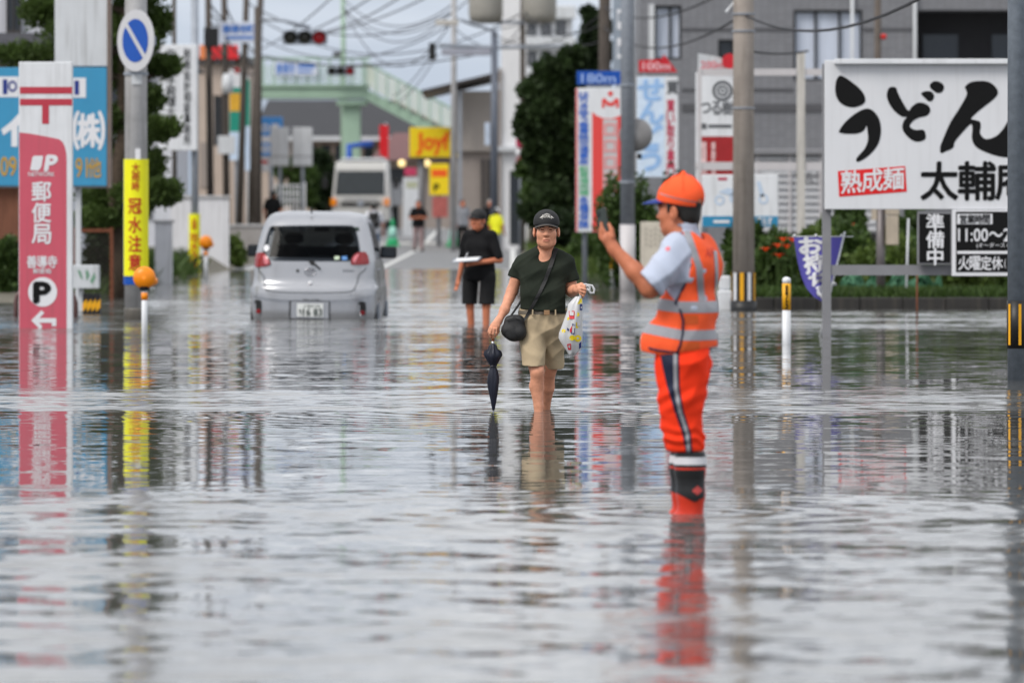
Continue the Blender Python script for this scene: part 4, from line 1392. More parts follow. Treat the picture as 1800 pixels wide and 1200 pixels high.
# ---- grey building and pole group in the middle
f = Fr(830, 432, 208)
t = thing("grey_sided_building", "beige grey sided building with mono-pitch roof behind the centre poles", "building", f.loc)
MB().box(f.x(800), f.x(890), 0, 9, f.z(266), f.z(160)).build("upper_wall", M("beige_grey_siding", rgb(172, 164, 158), .75, var=.05, vs=1, streak=.08), t)
MB().box(f.x(804), f.x(890), .25, 9, -.5, f.z(266)).build("lower_wall", m_taupe, t)
for i in range(17):
    MB().box(f.x(800 + i * 5.3), f.x(800 + i * 5.3) + .03, -.025, -.001, f.z(265), f.z(176)).build("siding_rib", MATS["beige_grey_siding"], t)
MB().add([(f.x(742), -1.2, f.z(160)), (f.x(900), -1.2, f.z(122)), (f.x(900), 10, f.z(122)), (f.x(742), 10, f.z(160)), (f.x(742), -1.2, f.z(166)), (f.x(900), -1.2, f.z(128)), (f.x(900), 10, f.z(128)), (f.x(742), 10, f.z(166))],
         [(0, 1, 2, 3), (4, 7, 6, 5), (0, 4, 5, 1), (1, 5, 6, 2), (2, 6, 7, 3), (3, 7, 4, 0)]).build("roof", m_frame, t)
MB().box(f.x(806), f.x(812), -.9, -.7, -.3, f.z(160)).build("canopy_post", m_galv, t)
for a, b in ((856, 862), (846, 851)):
    MB().box(f.x(a), f.x(b), .18, .26, f.z(400), f.z(280)).build("dark_door", m_frame, t)
f = Fr(896, 440, 196)
t = thing("white_tower_building", "tall narrow white building with a blank corner beside the dark tree", "building", f.loc)
MB().box(f.x(881), f.x(926), 0, 6, -.5, f.z(-60)).build("wall", M("white_cladding", rgb(224, 224, 226), .6, var=.04, vs=1, streak=.1), t)
MB().box(f.x(876), f.x(880.5), -.12, .6, -.5, f.z(120)).build("corner_strip", m_taupe, t)
MB().box(f.x(872), f.x(930), -.3, .9, f.z(266), f.z(258)).build("canopy", m_dwhite, t)
MB().box(f.x(896), f.x(914), -.02, .04, f.z(430), f.z(300)).build("door", m_glass, t)
f = Fr(962, 430, 262)
t = thing("white_apartment_block", "pale apartment block rising behind the dark tree", "building", f.loc)
MB().box(f.x(918), f.x(1006), 0, 9, -.5, f.z(10)).build("wall", MATS["white_cladding"], t)
for i, py in enumerate((12, 66, 120, 174)):
    MB().bbox(f.x(912), f.x(1012), -.9, 0, f.z(py + 22), f.z(py), .04).build("balcony_front", m_dwhite, t)
    for a in (926, 952, 978):
        w = MB().box(f.x(a), f.x(a + 16), -.03, .02, f.z(py + 52), f.z(py + 24)).build("window", m_glass, t)
        MB().box(f.x(a + 7), f.x(a + 9), -.06, -.031, f.z(py + 52), f.z(py + 24)).build("mullion", m_wallw, w)

upole(798, 797, 440, 190, 11, "grey utility pole in front of the grey sided building", m_conc, stripes=False, top=13)
f = Fr(869, 446, 178)
t = thing("signal_mast", "dark steel signal mast with long arms at the centre of the street", "signal mast", f.loc)
MB().tube([(0, 0, -.3), (0, 0, f.z(55))], [.13, .1], 14).build("mast", M("dark_blue_grey_steel", rgb(92, 98, 110), .5, metal=.3), t, True)
MB().tube([(0, 0, f.z(84)), (f.x(772), -.1, f.z(80))], .07, 10).build("mast_arm", m_galv, t)
MB().tube([(0, 0, f.z(84)), (f.x(1050), -.1, f.z(80))], .06, 10).build("mast_arm", m_galv, t)
MB().bbox(f.x(776), f.x(862), -.12, .1, f.z(98), f.z(86), .03).build("cable_tray", M("light_steel", rgb(158, 160, 172), .5), t)
MB().bbox(f.x(852), f.x(862), -.1, .1, f.z(256), f.z(216), .03).build("control_box", M("pale_blue_box", rgb(190, 202, 220), .5), t)
vs_ = MB().bbox(f.x(754), f.x(766), -.2, .1, f.z(106), f.z(76), .03).build("side_signal", m_black, t)
MB().tube([(0, 0, f.z(56)), (f.x(838), -.2, f.z(44)), (f.x(810), -.3, f.z(36))], .05, 8).build("lamp_arm", m_galv, t)
MB().bbox(f.x(766), f.x(806), -.45, -.15, f.z(46), f.z(36), .03).build("street_lamp_head", M("pale_lamp_housing", rgb(188, 184, 178), .5), t)
f = Fr(925, 440, 185)
t, lc, ln = upole(919, 918, 440, 186, 11, "utility pole carrying two grey transformers beside the white tower building", m_concd, stripes=False, top=12)
zt = CAMH + (HORIZ - 0) * f.k - lc.z
for px_, dy_ in ((854, -.2), (948, -.3)):
    c = ((px_ - 918) * .0186, dy_, zt - .55)
    MB().lathe([(.1, -.2), (.5, -.15), (.56, .1), (.56, .9), (.5, 1.1), (.2, 1.2)], 22, c).build("transformer", M("pale_transformer_grey", rgb(150, 147, 140), .5, var=.06, streak=.15), t, True)
MB().box(-1.4, .9, -.14, -.04, zt - .75, zt - .65).build("transformer_arm", m_galv, t)

# ---- cones
def cone(px, pyb, d, label):
    q_ = Fr(px, pyb, d)
    loc = q_.loc.copy(); loc.z = float(terrain(loc.x, d)) + .008
    q = thing("traffic_cone", label, "traffic cone", loc, "green and white traffic cones on the dry road")
    m_cg = M("green_cone_plastic", rgb(48, 176, 116), .5); m_cw = M("pale_cone_sleeve", rgb(160, 214, 200), .5)
    MB().bbox(-.2, .2, -.2, .2, 0, .05, .015).build("base", m_cg, q)
    MB().lathe([(.16, .05), (.13, .2)], 18).build("lower_sleeve", m_cg, q, True)
    MB().lathe([(.13, .2), (.075, .52)], 18).build("white_sleeve", m_cw, q, True)
    MB().lathe([(.075, .52), (.03, .72), (.02, .73)], 18).build("tip", m_cg, q, True)
    for c in q.children: c.scale = (1.35, 1.35, 1.35)
cone(690, 430, 205, "green traffic cone on the road beside the truck")
cone(797, 432, 203, "green traffic cone near the grey utility pole")
# ================================================================== HOUSES AND TREES BEYOND THE LEFT PAVEMENT
def small_house(label, X, Y, W_, D_, H_, wallm, roofm):
    q = thing("house", label, "house", (X, Y, float(terrain(X, Y)) - .1))
    MB().box(-W_ / 2, W_ / 2, 0, D_, -.3, H_).build("wall", wallm, q)
    e = .5
    MB().add([(-W_ / 2 - e, -e, H_), (W_ / 2 + e, -e, H_), (W_ / 2 + e, D_ + e, H_), (-W_ / 2 - e, D_ + e, H_), (-W_ / 4, D_ / 2, H_ + 1.7), (W_ / 4, D_ / 2, H_ + 1.7)],
             [(0, 1, 5, 4), (1, 2, 5), (2, 3, 4, 5), (3, 0, 4), (0, 3, 2, 1)]).build("roof", roofm, q)
    for fl in (1.0, 3.7):
        for u in (-.32, .02, .3):
            if fl + 1.3 > H_: continue
            w = MB().box(u * W_ - .7, u * W_ + .7, -.03, .02, fl, fl + 1.25).build("window", m_glass, q)
            for a, b, c, d in ((-.76, .76, -.06, 0), (-.76, .76, 1.25, 1.31), (-.76, -.7, 0, 1.25), (.7, .76, 0, 1.25), (-.03, .03, 0, 1.25)):
                MB().box(u * W_ + a, u * W_ + b, -.07, -.031, fl + c, fl + d).build("frame", m_frame, w)
    return q
small_house("cream house with grey hipped roof beyond the rusty shed", -19.5, 122, 8.5, 8, 5.6, m_beige, m_tileroof)
small_house("pale grey house with dark roof set back behind the left garden", -13.5, 168, 7, 8, 5.4, m_stucco, MATS["charcoal_roof"])
small_house("low taupe house beyond the white boundary wall", -25.5, 165, 9, 8, 3.2, m_taupe, m_tileroof)
tree(-160, 140, 230, 400, 170, "broad green garden tree between the cream and taupe houses", m_mid, 6000, .2, seed=700)
tree(60, 185, 260, 410, 120, "dark garden tree in front of the pale grey house", m_dark, 5000, .2, seed=9)
# ================================================================== RIGHT SIDE OF THE STREET
m_tile = M("grey_wall_tiles", rgb(128, 129, 134), .6, var=.06, vs=.7, streak=.12, tile=.1)
m_tiled = M("dark_tile_band", rgb(84, 84, 88), .6, var=.08, vs=2.0)
m_curt = M("net_curtain", rgb(196, 204, 220), .8, var=.12, vs=3, stretch=(4, 1, .3))
m_alu = M("black_aluminium", (.02, .02, .022, 1), .4, var=.1)
# ---- grey apartment building
f = Fr(1450, 462, 150)
t = thing("grey_apartment_building", "grey tiled apartment building with net-curtained windows behind the noodle sign", "building", f.loc)
def wall_grid(xs, zs, holes, y0, y1, mat, parent, name="wall_panel"):
    """facade of butted panels that leaves the openings free"""
    for i in range(len(xs) - 1):
        for j in range(len(zs) - 1):
            if (i, j) in holes: continue
            MB().box(f.x(xs[i]), f.x(xs[i + 1]), y0, y1, f.z(zs[j]), f.z(zs[j + 1])).build(name, mat, parent)
xs = [1128, 1150, 1198, 1262, 1290, 1395, 1516, 1612, 1900, 2300]
zs = [470, 310, 142, 105, 80, 70, 18, 10, -14, -190]
holes = set()
def hole(x0, x1, z0, z1):
    for i in range(len(xs) - 1):
        for j in range(len(zs) - 1):
            if xs[i] >= x0 and xs[i + 1] <= x1 and zs[j] <= z0 and zs[j + 1] >= z1: holes.add((i, j))
hole(1150, 1198, 105, 10); hole(1395, 1516, 142, 18); hole(1612, 1900, 105, 18); hole(1262, 1290, 105, 70)
wall_grid(xs, zs, holes, 0, .3, m_tile, t)
MB().box(f.x(1129), f.x(2299), 1.75, 10, -.5, f.z(-189)).build("core", m_tile, t)
MB().box(f.x(1128), f.x(1140), .31, 1.745, -.5, f.z(-189)).build("end_wall", m_tile, t)
for py in (156, 50):                       # projecting string courses
    for a, b in ((1199, 1394), (1517, 1611)):
        MB().box(f.x(a), f.x(b), -.03, -.001, f.z(py + 4), f.z(py)).build("string_course", m_tiled, t)
MB().box(f.x(1199), f.x(1611), -.035, -.001, f.z(196), f.z(183)).build("string_course", m_tiled, t)
MB().bbox(f.x(1120), f.x(2310), -.12, .35, f.z(-196), f.z(-190), .02).build("parapet", m_tiled, t)
def window(x0, x1, z0, z1, panes, y=.14, curtain=True):
    w = MB().box(f.x(x0) + .005, f.x(x1) - .005, y + .06, y + .1, f.z(z0) + .005, f.z(z1) - .005).build("window", m_curt if curtain else m_glass, t)
    e = 4 * f.k
    for a in [x0] + panes + [x1]:
        c = f.x(a) + (e / 2 if a == x0 else -e / 2 if a == x1 else 0)
        MB().box(c - e / 2, c + e / 2, y - .02, y + .055, f.z(z0), f.z(z1)).build("frame", m_alu, w)
    MB().box(f.x(x0) + e, f.x(x1) - e, y - .018, y + .05, f.z(z0), f.z(z0) + e).build("frame", m_alu, w)
    MB().box(f.x(x0) + e, f.x(x1) - e, y - .018, y + .05, f.z(z1) - e, f.z(z1)).build("frame", m_alu, w)
    return w
window(1150, 1198, 105, 10, [1178])
window(1395, 1516, 142, 18, [1434, 1476])
window(1262, 1290, 105, 70, [], curtain=False)
MB().box(f.x(1140), f.x(1150), -.05, -.001, f.z(105), f.z(8)).build("corner_pipe", m_dwhite, t)
# recessed balcony
MB().box(f.x(1612), f.x(1900), 1.6, 1.74, f.z(106), f.z(18)).build("balcony_back_wall", M("recess_shade_wall", rgb(44, 44, 47), .8), t)  # shade of the recess is put into this dark wall colour
MB().box(f.x(1612), f.x(1900), .31, 1.59, f.z(110), f.z(105.5)).build("balcony_floor", m_conc, t)
for a, b in ((1630, 1692), (1752, 1800), (1830, 1880)):
    MB().box(f.x(a), f.x(b), 1.54, 1.595, f.z(104.5), f.z(58)).build("balcony_door", m_glass, t)
for px_ in (1498, 1608):
    MB().tube([(f.x(px_), -.08, f.z(470)), (f.x(px_), -.08, f.z(-186))], .045, 10).build("drain_pipe", m_dwhite, t, True)
f = Fr(1543, 500, 118)
t = thing("slim_wood_pole", "slim brown wooden pole with a red lamp in front of the grey building", "pole", f.loc)
MB().tube([(0, 0, -.3), (0, 0, 7.5)], [.085, .065], 10).build("shaft", M("brown_wood", rgb(92, 84, 78), .9, var=.2, vs=8), t, True)
MB().lathe([(.02, -.05), (.06, -.03), (.06, .05), (.02, .07)], 10, (.12, -.06, f.z(66))).build("red_lamp", m_red, t, True)

# ---- generic upright sign board with posts
def board(name, label, x0, x1, y0, y1, d, mat, pyb=None, posts=(.2, .8), th=.12, postmat=None, pr=.05):
    q_ = Fr((x0 + x1) / 2, pyb or 500, d)
    loc = q_.loc.copy()
    q = thing(name, label, "sign", loc)
    zg = float(terrain(loc.x, d)) - .15 - loc.z
    MB().bbox(q_.x(x0), q_.x(x1), 0, th, q_.z(y1), q_.z(y0), .012).build("panel", mat, q)
    for u in posts:
        xx = q_.x(x0 + (x1 - x0) * u)
        MB().tube([(xx, th + pr, zg), (xx, th + pr, q_.z(y0) - .05)], pr, 10).build("post", postmat or m_galv, q, True)
    return q, q_

m_rs = M("coral_red_film", rgb(226, 74, 70), .4, var=.04, vs=2)
m_bink = M("blue_ink", rgb(58, 104, 196), .5, var=.1)
m_gink = M("green_ink", rgb(110, 180, 140), .5, var=.1)
m_lgrey = M("light_grey_film", rgb(196, 192, 194), .5, var=.05)
# real estate style sign
t, f = board("clinic_sign", "tall red and white sign with vertical blue lettering under a blue distance plate", 1012, 1092, 155, 408, 110, m_white, pyb=496)
ik = Ink(f, -.004)
ik.rect(1012.5, 155.5, 1015, 407.5)
ik.poly([(1041, 407), (1041, 197), (1048, 203), (1060, 208), (1074, 209), (1084, 206), (1091, 203), (1091, 407)])
ik.put("red_panel", m_rs, t)
ik = Ink(f, -.008)
ik.rect(1060, 210, 1085, 398)
ik.put("grey_strip", m_lgrey, t)
ik = Ink(f, -.006)
ik.run("はりきゅう整骨院交通事故", 1018, 162, 1035, 290, .035)
ik.run("各種保険", 1018, 345, 1035, 402, .03)
ik.put("blue_lettering", m_bink, t)
ik = Ink(f, -.006); ik.run("駐車場完備", 1018, 292, 1035, 344, .03); ik.put("green_lettering", m_gink, t)
ik = Ink(f, -.006)
ik.disc(1073, 165, 4.5); ik.poly([(1058, 190), (1058, 175), (1063, 172), (1068, 178), (1073, 181), (1078, 178), (1083, 172), (1088, 175), (1088, 190), (1083, 190), (1083, 181), (1078, 187), (1068, 187), (1063, 181), (1063, 190)])
ik.put("red_emblem", m_rs, t)
ik = Ink(f, -.012)
for i in range(6): ik.run("口", 1062, 218 + i * 29, 1083, 240 + i * 29, .03)
ik.put("pink_print", M("pink_ink", rgb(224, 150, 150), .5), t)
MB().bbox(f.x(1014), f.x(1091), .0, .1, f.z(149), f.z(125), .01).build("distance_plate", m_royal, t)
MB().box(f.x(1030), f.x(1076), .02, .08, f.z(155), f.z(149.5)).build("plate_bracket", m_galv, t)
ik = Ink(f, -.005); ik.word("180m", 1022, 130, 1082, 146, .02); ik.put("plate_lettering", M("pale_blue_ink", rgb(150, 176, 226), .5), t)

# galvanised pole with the back of a traffic mirror
f = at_water(1103, 512)
t = thing("mirror_pole", "galvanised steel pole carrying a round traffic mirror seen from behind", "pole", f.loc)
MB().tube([(0, 0, -.3), (0, 0, f.z(395))], 13.5 * f.k, 18).build("lower_shaft", m_lgrey, t, True)
MB().tube([(0, 0, f.z(395)), (0, 0, 9.5)], [12.6 * f.k, 10 * f.k], 18).build("shaft", m_galv, t, True)
MB().tube([(0, 0, f.z(240)), (f.x(1124), .1, f.z(240))], .03, 8).build("mirror_arm", m_galv, t)
MB().lathe([(.0, -.10), (.12, -.09), (.24, -.05), (.29, 0), (.3, .03), (.28, .05)], 30, (f.x(1118), .12, f.z(237)), ax='y').build("mirror_back", M("dull_grey_mirror_back", rgb(138, 136, 136), .45, var=.08), t, True)
MB().bbox(f.x(1120), f.x(1128), -.05, .05, f.z(280), f.z(270), .01).build("clamp", m_black, t)
for py in (150, 320): MB().lathe([(13 * f.k, -.02), (14.5 * f.k, -.02), (14.5 * f.k, .02), (13 * f.k, .02)], 18, (0, 0, f.z(py))).build("steel_band", m_galv, t)
# darker pole behind
upole(1063, 1062, 470, 150, 24, "stout brown concrete pole behind the clinic sign", m_concd, stripes=False, top=11, arm=True)
f = Fr(1086, 490, 125)
t = thing("banner_sign", "slim grey hanging sign behind the galvanised mirror pole", "sign", f.loc)
MB().tube([(0, .1, -.4), (0, .1, 7.5)], .05, 8).build("post", m_galv, t, True)
MB().box(f.x(1077), f.x(1096), -.02, .04, f.z(128), f.z(-30)).build("panel", M("blue_grey_panel", rgb(140, 150, 162), .6), t)
ik = Ink(f, -.026); ik.run("ロコロ", 1085, 18, 1094, 104, .04); ik.put("white_print", m_wink, t)

# blue and white sign with red arrow plate
t, f = board("shop_sign", "white sign with pale blue brush lettering under a red arrow distance plate", 1119, 1192, 135, 312, 116, m_white, pyb=486)
ik = Ink(f, -.004); ik.rect(1120, 136, 1168, 311); ik.put("pale_blue_panel", M("very_pale_blue_film", rgb(206, 222, 240), .45), t)
ik = Ink(f, -.008); ik.run("せんどう", 1122, 138, 1166, 300, .05); ik.put("blue_lettering", M("sky_ink", rgb(150, 186, 228), .5), t)
ik = Ink(f, -.006); ik.run("買い取り専門", 1172, 176, 1186, 308, .04); ik.put("crimson_lettering", M("crimson_ink", rgb(186, 66, 90), .5), t)
ik = Ink(f, -.006); ik.run("買", 1172, 143, 1192, 166, .03); ik.put("grey_lettering", M("charcoal_ink", rgb(90, 92, 96), .5), t)
MB().prism([(f.x(1123), f.z(127)), (f.x(1191), f.z(127)), (f.x(1167), f.z(96)), (f.x(1163), f.z(104)), (f.x(1123), f.z(106))], 0, .08).build("arrow_plate", M("crimson_film", rgb(200, 36, 48), .45), t)
for xx in (1130, 1170): MB().box(f.x(xx), f.x(xx + 4), .02, .06, f.z(134.6), f.z(127.2)).build("plate_bracket", m_galv, t)
ik = Ink(f, -.006); ik.word("100m", 1130, 110, 1178, 123, .02); ik.put("plate_lettering", M("pale_pink_ink", rgb(236, 190, 196), .5), t)

# grain logo sign
t, f = board("restaurant_board", "white sign with grey ring logo above a dark red panel, left of the wooden pole", 1223, 1294, 128, 345, 98, m_white, pyb=510)
ik = Ink(f, -.004); ik.rect(1229, 240, 1289, 346); ik.put("dark_red_panel", M("dark_red_film", rgb(158, 34, 38), .45), t)
ik = Ink(f, -.006); ik.disc(1270, 160, 18, 18, r_in=.72); ik.disc(1270, 160, 10, 10, r_in=.6); ik.disc(1270, 160, 3)
ik.run("つる樹", 1230, 178, 1288, 202, .02, vert=False); ik.rect(1230, 217, 1242, 227); ik.rect(1245, 219, 1286, 225)
ik.put("grey_print", MATS["charcoal_ink"], t)
ik = Ink(f, -.009); ik.run("居酒屋和食", 1232, 250, 1242, 320, .04); ik.run("季節料理", 1250, 250, 1258, 310, .03); ik.put("white_lettering", M("pale_rose_ink", rgb(232, 196, 196), .5), t)
MB().prism([(f.x(1227), f.z(126)), (f.x(1290), f.z(126)), (f.x(1290), f.z(112)), (f.x(1262), f.z(100)), (f.x(1227), f.z(94))], 0, .08).build("distance_plate", m_dwhite, t)
MB().box(f.x(1240), f.x(1280), .02, .06, f.z(127.8), f.z(126.2)).build("plate_bracket", m_galv, t)
MB().bbox(f.x(1222), f.x(1296), -.04, -.012, f.z(296), f.z(285), .006).build("cross_bar", m_lgrey, t)
ik = Ink(f, -.005); ik.word("200m", 1232, 108, 1272, 121, .02); ik.put("plate_lettering", M("salmon_ink", rgb(230, 130, 140), .5), t)
MB().lathe([(.13, 0), (.13, .06), (.1, .09)], 20, (f.x(1282), -.1, f.z(108)), ax='y').build("round_sign", MATS["crimson_film"], t)

# ---- weathered utility pole with striped guard
f = at_water(1307, 546)
t = thing("utility_pole", "weathered brown-grey utility pole with yellow striped guard right of the guard man", "utility pole", f.loc)
r0 = 19.5 * f.k
MB().tube([(0, 0, -.3), (f.x(1307), 0, f.z(0)), (0, 0, 10.5)], [r0, r0 * .92, r0 * .75], 22).build("pole", M("aged_pole", rgb(164, 154, 146), .9, var=.16, vs=4, streak=.4, bump=.3), t, True)
for py in (25, 55, 190): MB().lathe([(r0 * .97, -.012), (r0 * .97 + .012, -.012), (r0 * .97 + .012, .012), (r0 * .97, .012)], 22, (0, 0, f.z(py))).build("steel_band", m_galv, t)
cols = [m_black, m_amber, m_black, m_wink, m_black, m_amber, m_black, m_wink, m_black, m_amber, m_black, m_wink]
for i in range(12):
    a0_ = -2.0 + i * .33
    V = []
    for a_ in (a0_, a0_ + .16, a0_ + .322):
        for py in (528, 479): V.append(((r0 + .012) * math.sin(a_), -(r0 + .012) * math.cos(a_), f.z(py)))
    MB().add(V, [(0, 2, 3, 1), (2, 4, 5, 3)]).build("guard_stripe", cols[i], t)
MB().tube([(0, 0, f.z(560)), (0, 0, f.z(528.5))], r0 + .03, 22).build("black_foot", m_black, t, True)
MB().tube([(-.25, 0, f.z(22)), (-.05, .1, f.z(-10)), (-1.0, -.2, f.z(-34))], .022, 8).build("stay_arm", m_dwhite, t)
MB().box(-.9, .9, -.3, -.2, 9.4, 9.5).build("cross_arm", m_galv, t)

# ---- white steel frame and prefab cabin behind
f = Fr(1408, 528, 92)
t = thing("sign_frame", "empty white steel sign frame with cross bars right of the weathered pole", "frame", f.loc)
MB().box(f.x(1401), f.x(1415), 0, .12, -.3, f.z(92)).build("post", M("stained_white_steel", rgb(196, 192, 186), .6, var=.1, streak=.5), t)
MB().box(f.x(1226), f.x(1233), .0, .1, -.3, f.z(122)).build("post", m_lgrey, t)
for a, b in ((121, 133), (285, 299)):
    MB().box(f.x(1234), f.x(1400), .02, .09, f.z(b), f.z(a)).build("cross_bar", m_lgrey, t)
    MB().box(f.x(1416), f.x(1470), .02, .09, f.z(b), f.z(a)).build("cross_bar", m_lgrey, t)
f = Fr(1400, 505, 114)
t = thing("prefab_cabin", "white ribbed prefab cabin with grey stencilled digits behind the sign frame", "cabin", f.loc)
m_cab = M("cabin_white", rgb(196, 197, 201), .6, var=.06, streak=.2)
MB().box(f.x(1300), f.x(1560), .05, 2.6, f.z(410), f.z(272)).build("body", m_cab, t)
for i in range(11):
    py = 276 + i * 12.3
    MB().bbox(f.x(1300), f.x(1560), -.02, .049, f.z(py + 7), f.z(py), .008).build("rib", m_cab, t)
MB().bbox(f.x(1296), f.x(1564), -.15, 2.8, f.z(272), f.z(262), .02).build("roof", m_grey, t)
MB().box(f.x(1305), f.x(1555), .1, 2.5, -.5, f.z(411)).build("plinth", m_frame, t)
ik = Ink(f, -.026); ik.word("385", 1396, 303, 1446, 325, .02); ik.put("stencil_digits", m_grey, t)
for px_ in (1330, 1386, 1440): MB().box(f.x(px_), f.x(px_ + 4), -.06, -.024, f.z(410), f.z(272)).build("upright", m_lgrey, t)

# ---- white and teal sign behind the pole
t, f = board("shop_sign", "white sign with pale blue drawing and teal base, straddling the weathered pole", 1234, 1368, 307, 399, 88, m_white, pyb=540, posts=(.95,), postmat=m_black)
ik = Ink(f, -.004); ik.rect(1234.5, 380, 1367.5, 398.5); ik.put("teal_base", M("teal_blue_film", rgb(42, 134, 176), .45), t)
ik = Ink(f, -.005); ik.disc(1265, 352, 9, r_in=.6); ik.disc(1292, 348, 10, r_in=.5); ik.disc(1342, 350, 9, r_in=.6); ik.poly([(1262, 338), (1280, 330), (1296, 336), (1284, 344)]); ik.poly([(1330, 320), (1336, 318), (1344, 344), (1336, 346)])
ik.put("pale_blue_drawing", M("pale_sketch_ink", rgb(190, 206, 226), .5), t)
ik = Ink(f, -.009); ik.rect(1254, 387, 1282, 392); ik.run("てらす", 1330, 382, 1358, 396, .03, vert=False); ik.put("white_lettering", m_wink, t)
ik = Ink(f, -.005); ik.rect(1262, 312, 1278, 317); ik.put("red_print", MATS["crimson_ink"], t)

# ---- udon sign
f = at_water(1455, 592)
t = thing("noodle_shop_sign", "large white noodle shop sign with black brush characters on a grey steel frame", "sign", f.loc)
UF = f
MB().bbox(f.x(1450), f.x(1905), 0, .12, f.z(368), f.z(106), .008).build("main_panel", M("sign_white_sheet", rgb(218, 219, 223), .4, var=.03, vs=1.2, streak=.07), t)
MB().bbox(f.x(1466), f.x(1905), -.09, -.001, f.z(113), f.z(104), .008).build("top_trim", m_white, t)
MB().box(f.x(1447), f.x(1462), .13, .24, -.4, f.z(112)).build("post", m_grey, t)
MB().box(f.x(1890), f.x(1905), .13, .24, -.4, f.z(112)).build("post", m_grey, t)
MB().box(f.x(1463), f.x(1889), .14, .22, f.z(484), f.z(466)).build("cross_bar", m_grey, t)
z8 = lambda P: [(1240 + a / 3.2143, b / 3.2143) for a, b in P]
ik = Ink(f, -.004)
brush = [
 [(765, 428), (800, 445), (870, 500), (900, 545), (900, 580), (870, 600), (830, 608), (780, 595), (745, 560), (733, 510), (738, 460), (750, 435)],
 [(755, 740), (790, 690), (850, 640), (905, 615), (945, 625), (980, 670), (992, 730), (985, 790), (960, 840), (910, 890), (862, 915), (852, 905), (860, 885), (900, 840), (918, 790), (915, 740), (910, 712), (895, 738), (860, 755), (800, 757), (765, 752)],
 [(1025, 545), (1030, 510), (1045, 493), (1075, 495), (1085, 520), (1110, 570), (1145, 625), (1165, 605), (1195, 583), (1230, 582), (1262, 600), (1270, 630), (1250, 655), (1210, 665), (1180, 680), (1155, 708), (1165, 725), (1190, 735), (1225, 733), (1240, 745), (1245, 780), (1225, 797), (1185, 800), (1150, 780), (1120, 745), (1112, 715), (1120, 685), (1135, 662), (1110, 660), (1070, 630), (1040, 590)],
 [(1218, 530), (1240, 517), (1275, 518), (1292, 540), (1285, 565), (1265, 575), (1240, 555)],
 [(1268, 480), (1285, 463), (1310, 460), (1340, 475), (1348, 500), (1335, 522), (1310, 527), (1290, 515), (1272, 500)],
 [(1330, 865), (1327, 830), (1345, 780), (1385, 690), (1430, 620), (1475, 540), (1472, 510), (1467, 490), (1500, 465), (1560, 458), (1610, 468), (1645, 500), (1652, 530), (1630, 560), (1580, 600), (1530, 640), (1502, 672), (1530, 680), (1552, 690), (1555, 720), (1552, 755), (1580, 785), (1620, 780), (1660, 755), (1700, 700), (1720, 650), (1745, 610), (1765, 640), (1768, 720), (1760, 800), (1740, 875), (1710, 890), (1640, 880), (1560, 850), (1520, 820), (1505, 780), (1508, 730), (1500, 702), (1460, 740), (1410, 800), (1400, 835), (1360, 855)]]
for P in brush: ik.poly(z8(P), 4)
ik.run("太輔庵", 1618, 284, 1816, 352, .024, vert=False)
ik.put("brush_lettering", m_ink, t)
ik = Ink(f, -.004); ik.poly([(1472.5, 301), (1591, 292), (1594, 337), (1475, 346)]); ik.put("red_label", M("vivid_red_film", rgb(222, 28, 30), .4), t)
ik = Ink(f, -.008); ik.run("熟成麺", 1478, 301, 1589, 341, .018, vert=False, slope=-.075); ik.put("label_lettering", m_wink, t)
MB().bbox(f.x(1613), f.x(1674), .02, .1, f.z(465), f.z(370), .006).build("status_board", m_grey, t)
MB().box(f.x(1616), f.x(1671), .015, .0195, f.z(462), f.z(376)).build("black_face", m_ink, t)
ik = Ink(f, .011); ik.run("準備中", 1628, 376, 1660, 466, .022); ik.put("status_lettering", m_wink, t)
MB().bbox(f.x(1673.5), f.x(1900), -.03, .1, f.z(485), f.z(369), .006).build("hours_board", m_wink, t)
MB().box(f.x(1680), f.x(1895), -.036, -.0305, f.z(478), f.z(372)).build("black_face", m_ink, t)
ik = Ink(f, -.040)
ik.rect(1682, 376, 1744, 394); ik.word("11:00～2", 1684, 402, 1775, 424, .016); ik.word("(オーダースト", 1716, 427, 1775, 436, .005); ik.rect(1682, 441, 1895, 446); ik.run("火曜定休", 1684, 450, 1762, 475, .018, vert=False); ik.word("(", 1765, 455, 1768, 472)
ik.put("hours_lettering", m_wink, t)
ik = Ink(f, -.044); ik.run("営業時間", 1686, 377, 1740, 393, .02, vert=False); ik.put("hours_heading", m_ink, t)

# ---- purple banner on its leaning pole
d_ = UF.d + .35
f = Fr(1440, 586, d_)
f.loc.z = 0.0
t = thing("takeaway_banner", "small purple takeaway banner tied to the noodle sign post", "banner", f.loc)
zc = lambda p: (p[0], p[1])
MB().tube([f.p(1437, 604), f.p(1485, 402)], .012, 8).build("leaning_pole", m_white, t, True)
MB().tube([f.p(1392, 411), f.p(1500, 411)], .006, 6).build("cross_rod", m_white, t)
def flag(px, u, w): return None
V, F = [], []
nu, nv_ = 14, 18
Lft = [(1395, 411), (1398, 430), (1402, 455), (1409, 482), (1418, 502), (1430, 516), (1446, 526)]
Rgt = [(1482, 411), (1478, 430), (1474, 448), (1468, 468), (1464, 490), (1460, 508), (1455, 524)]
def along(P, w):
    q = w * (len(P) - 1); i = min(int(q), len(P) - 2); r = q - i
    return P[i][0] * (1 - r) + P[i + 1][0] * r, P[i][1] * (1 - r) + P[i + 1][1] * r
def flag_pt(u, w, off=0.0):
    a, b = along(Lft, w), along(Rgt, w)
    p = f.p(a[0] * (1 - u) + b[0] * u, a[1] * (1 - u) + b[1] * u)
    p.y += .05 * math.sin(6 * u + 3 * w) * w + .03 * math.sin(11 * u) * w - off
    return p
for i in range(nu + 1):
    for j in range(nv_ + 1): V.append(flag_pt(i / nu, j / nv_))
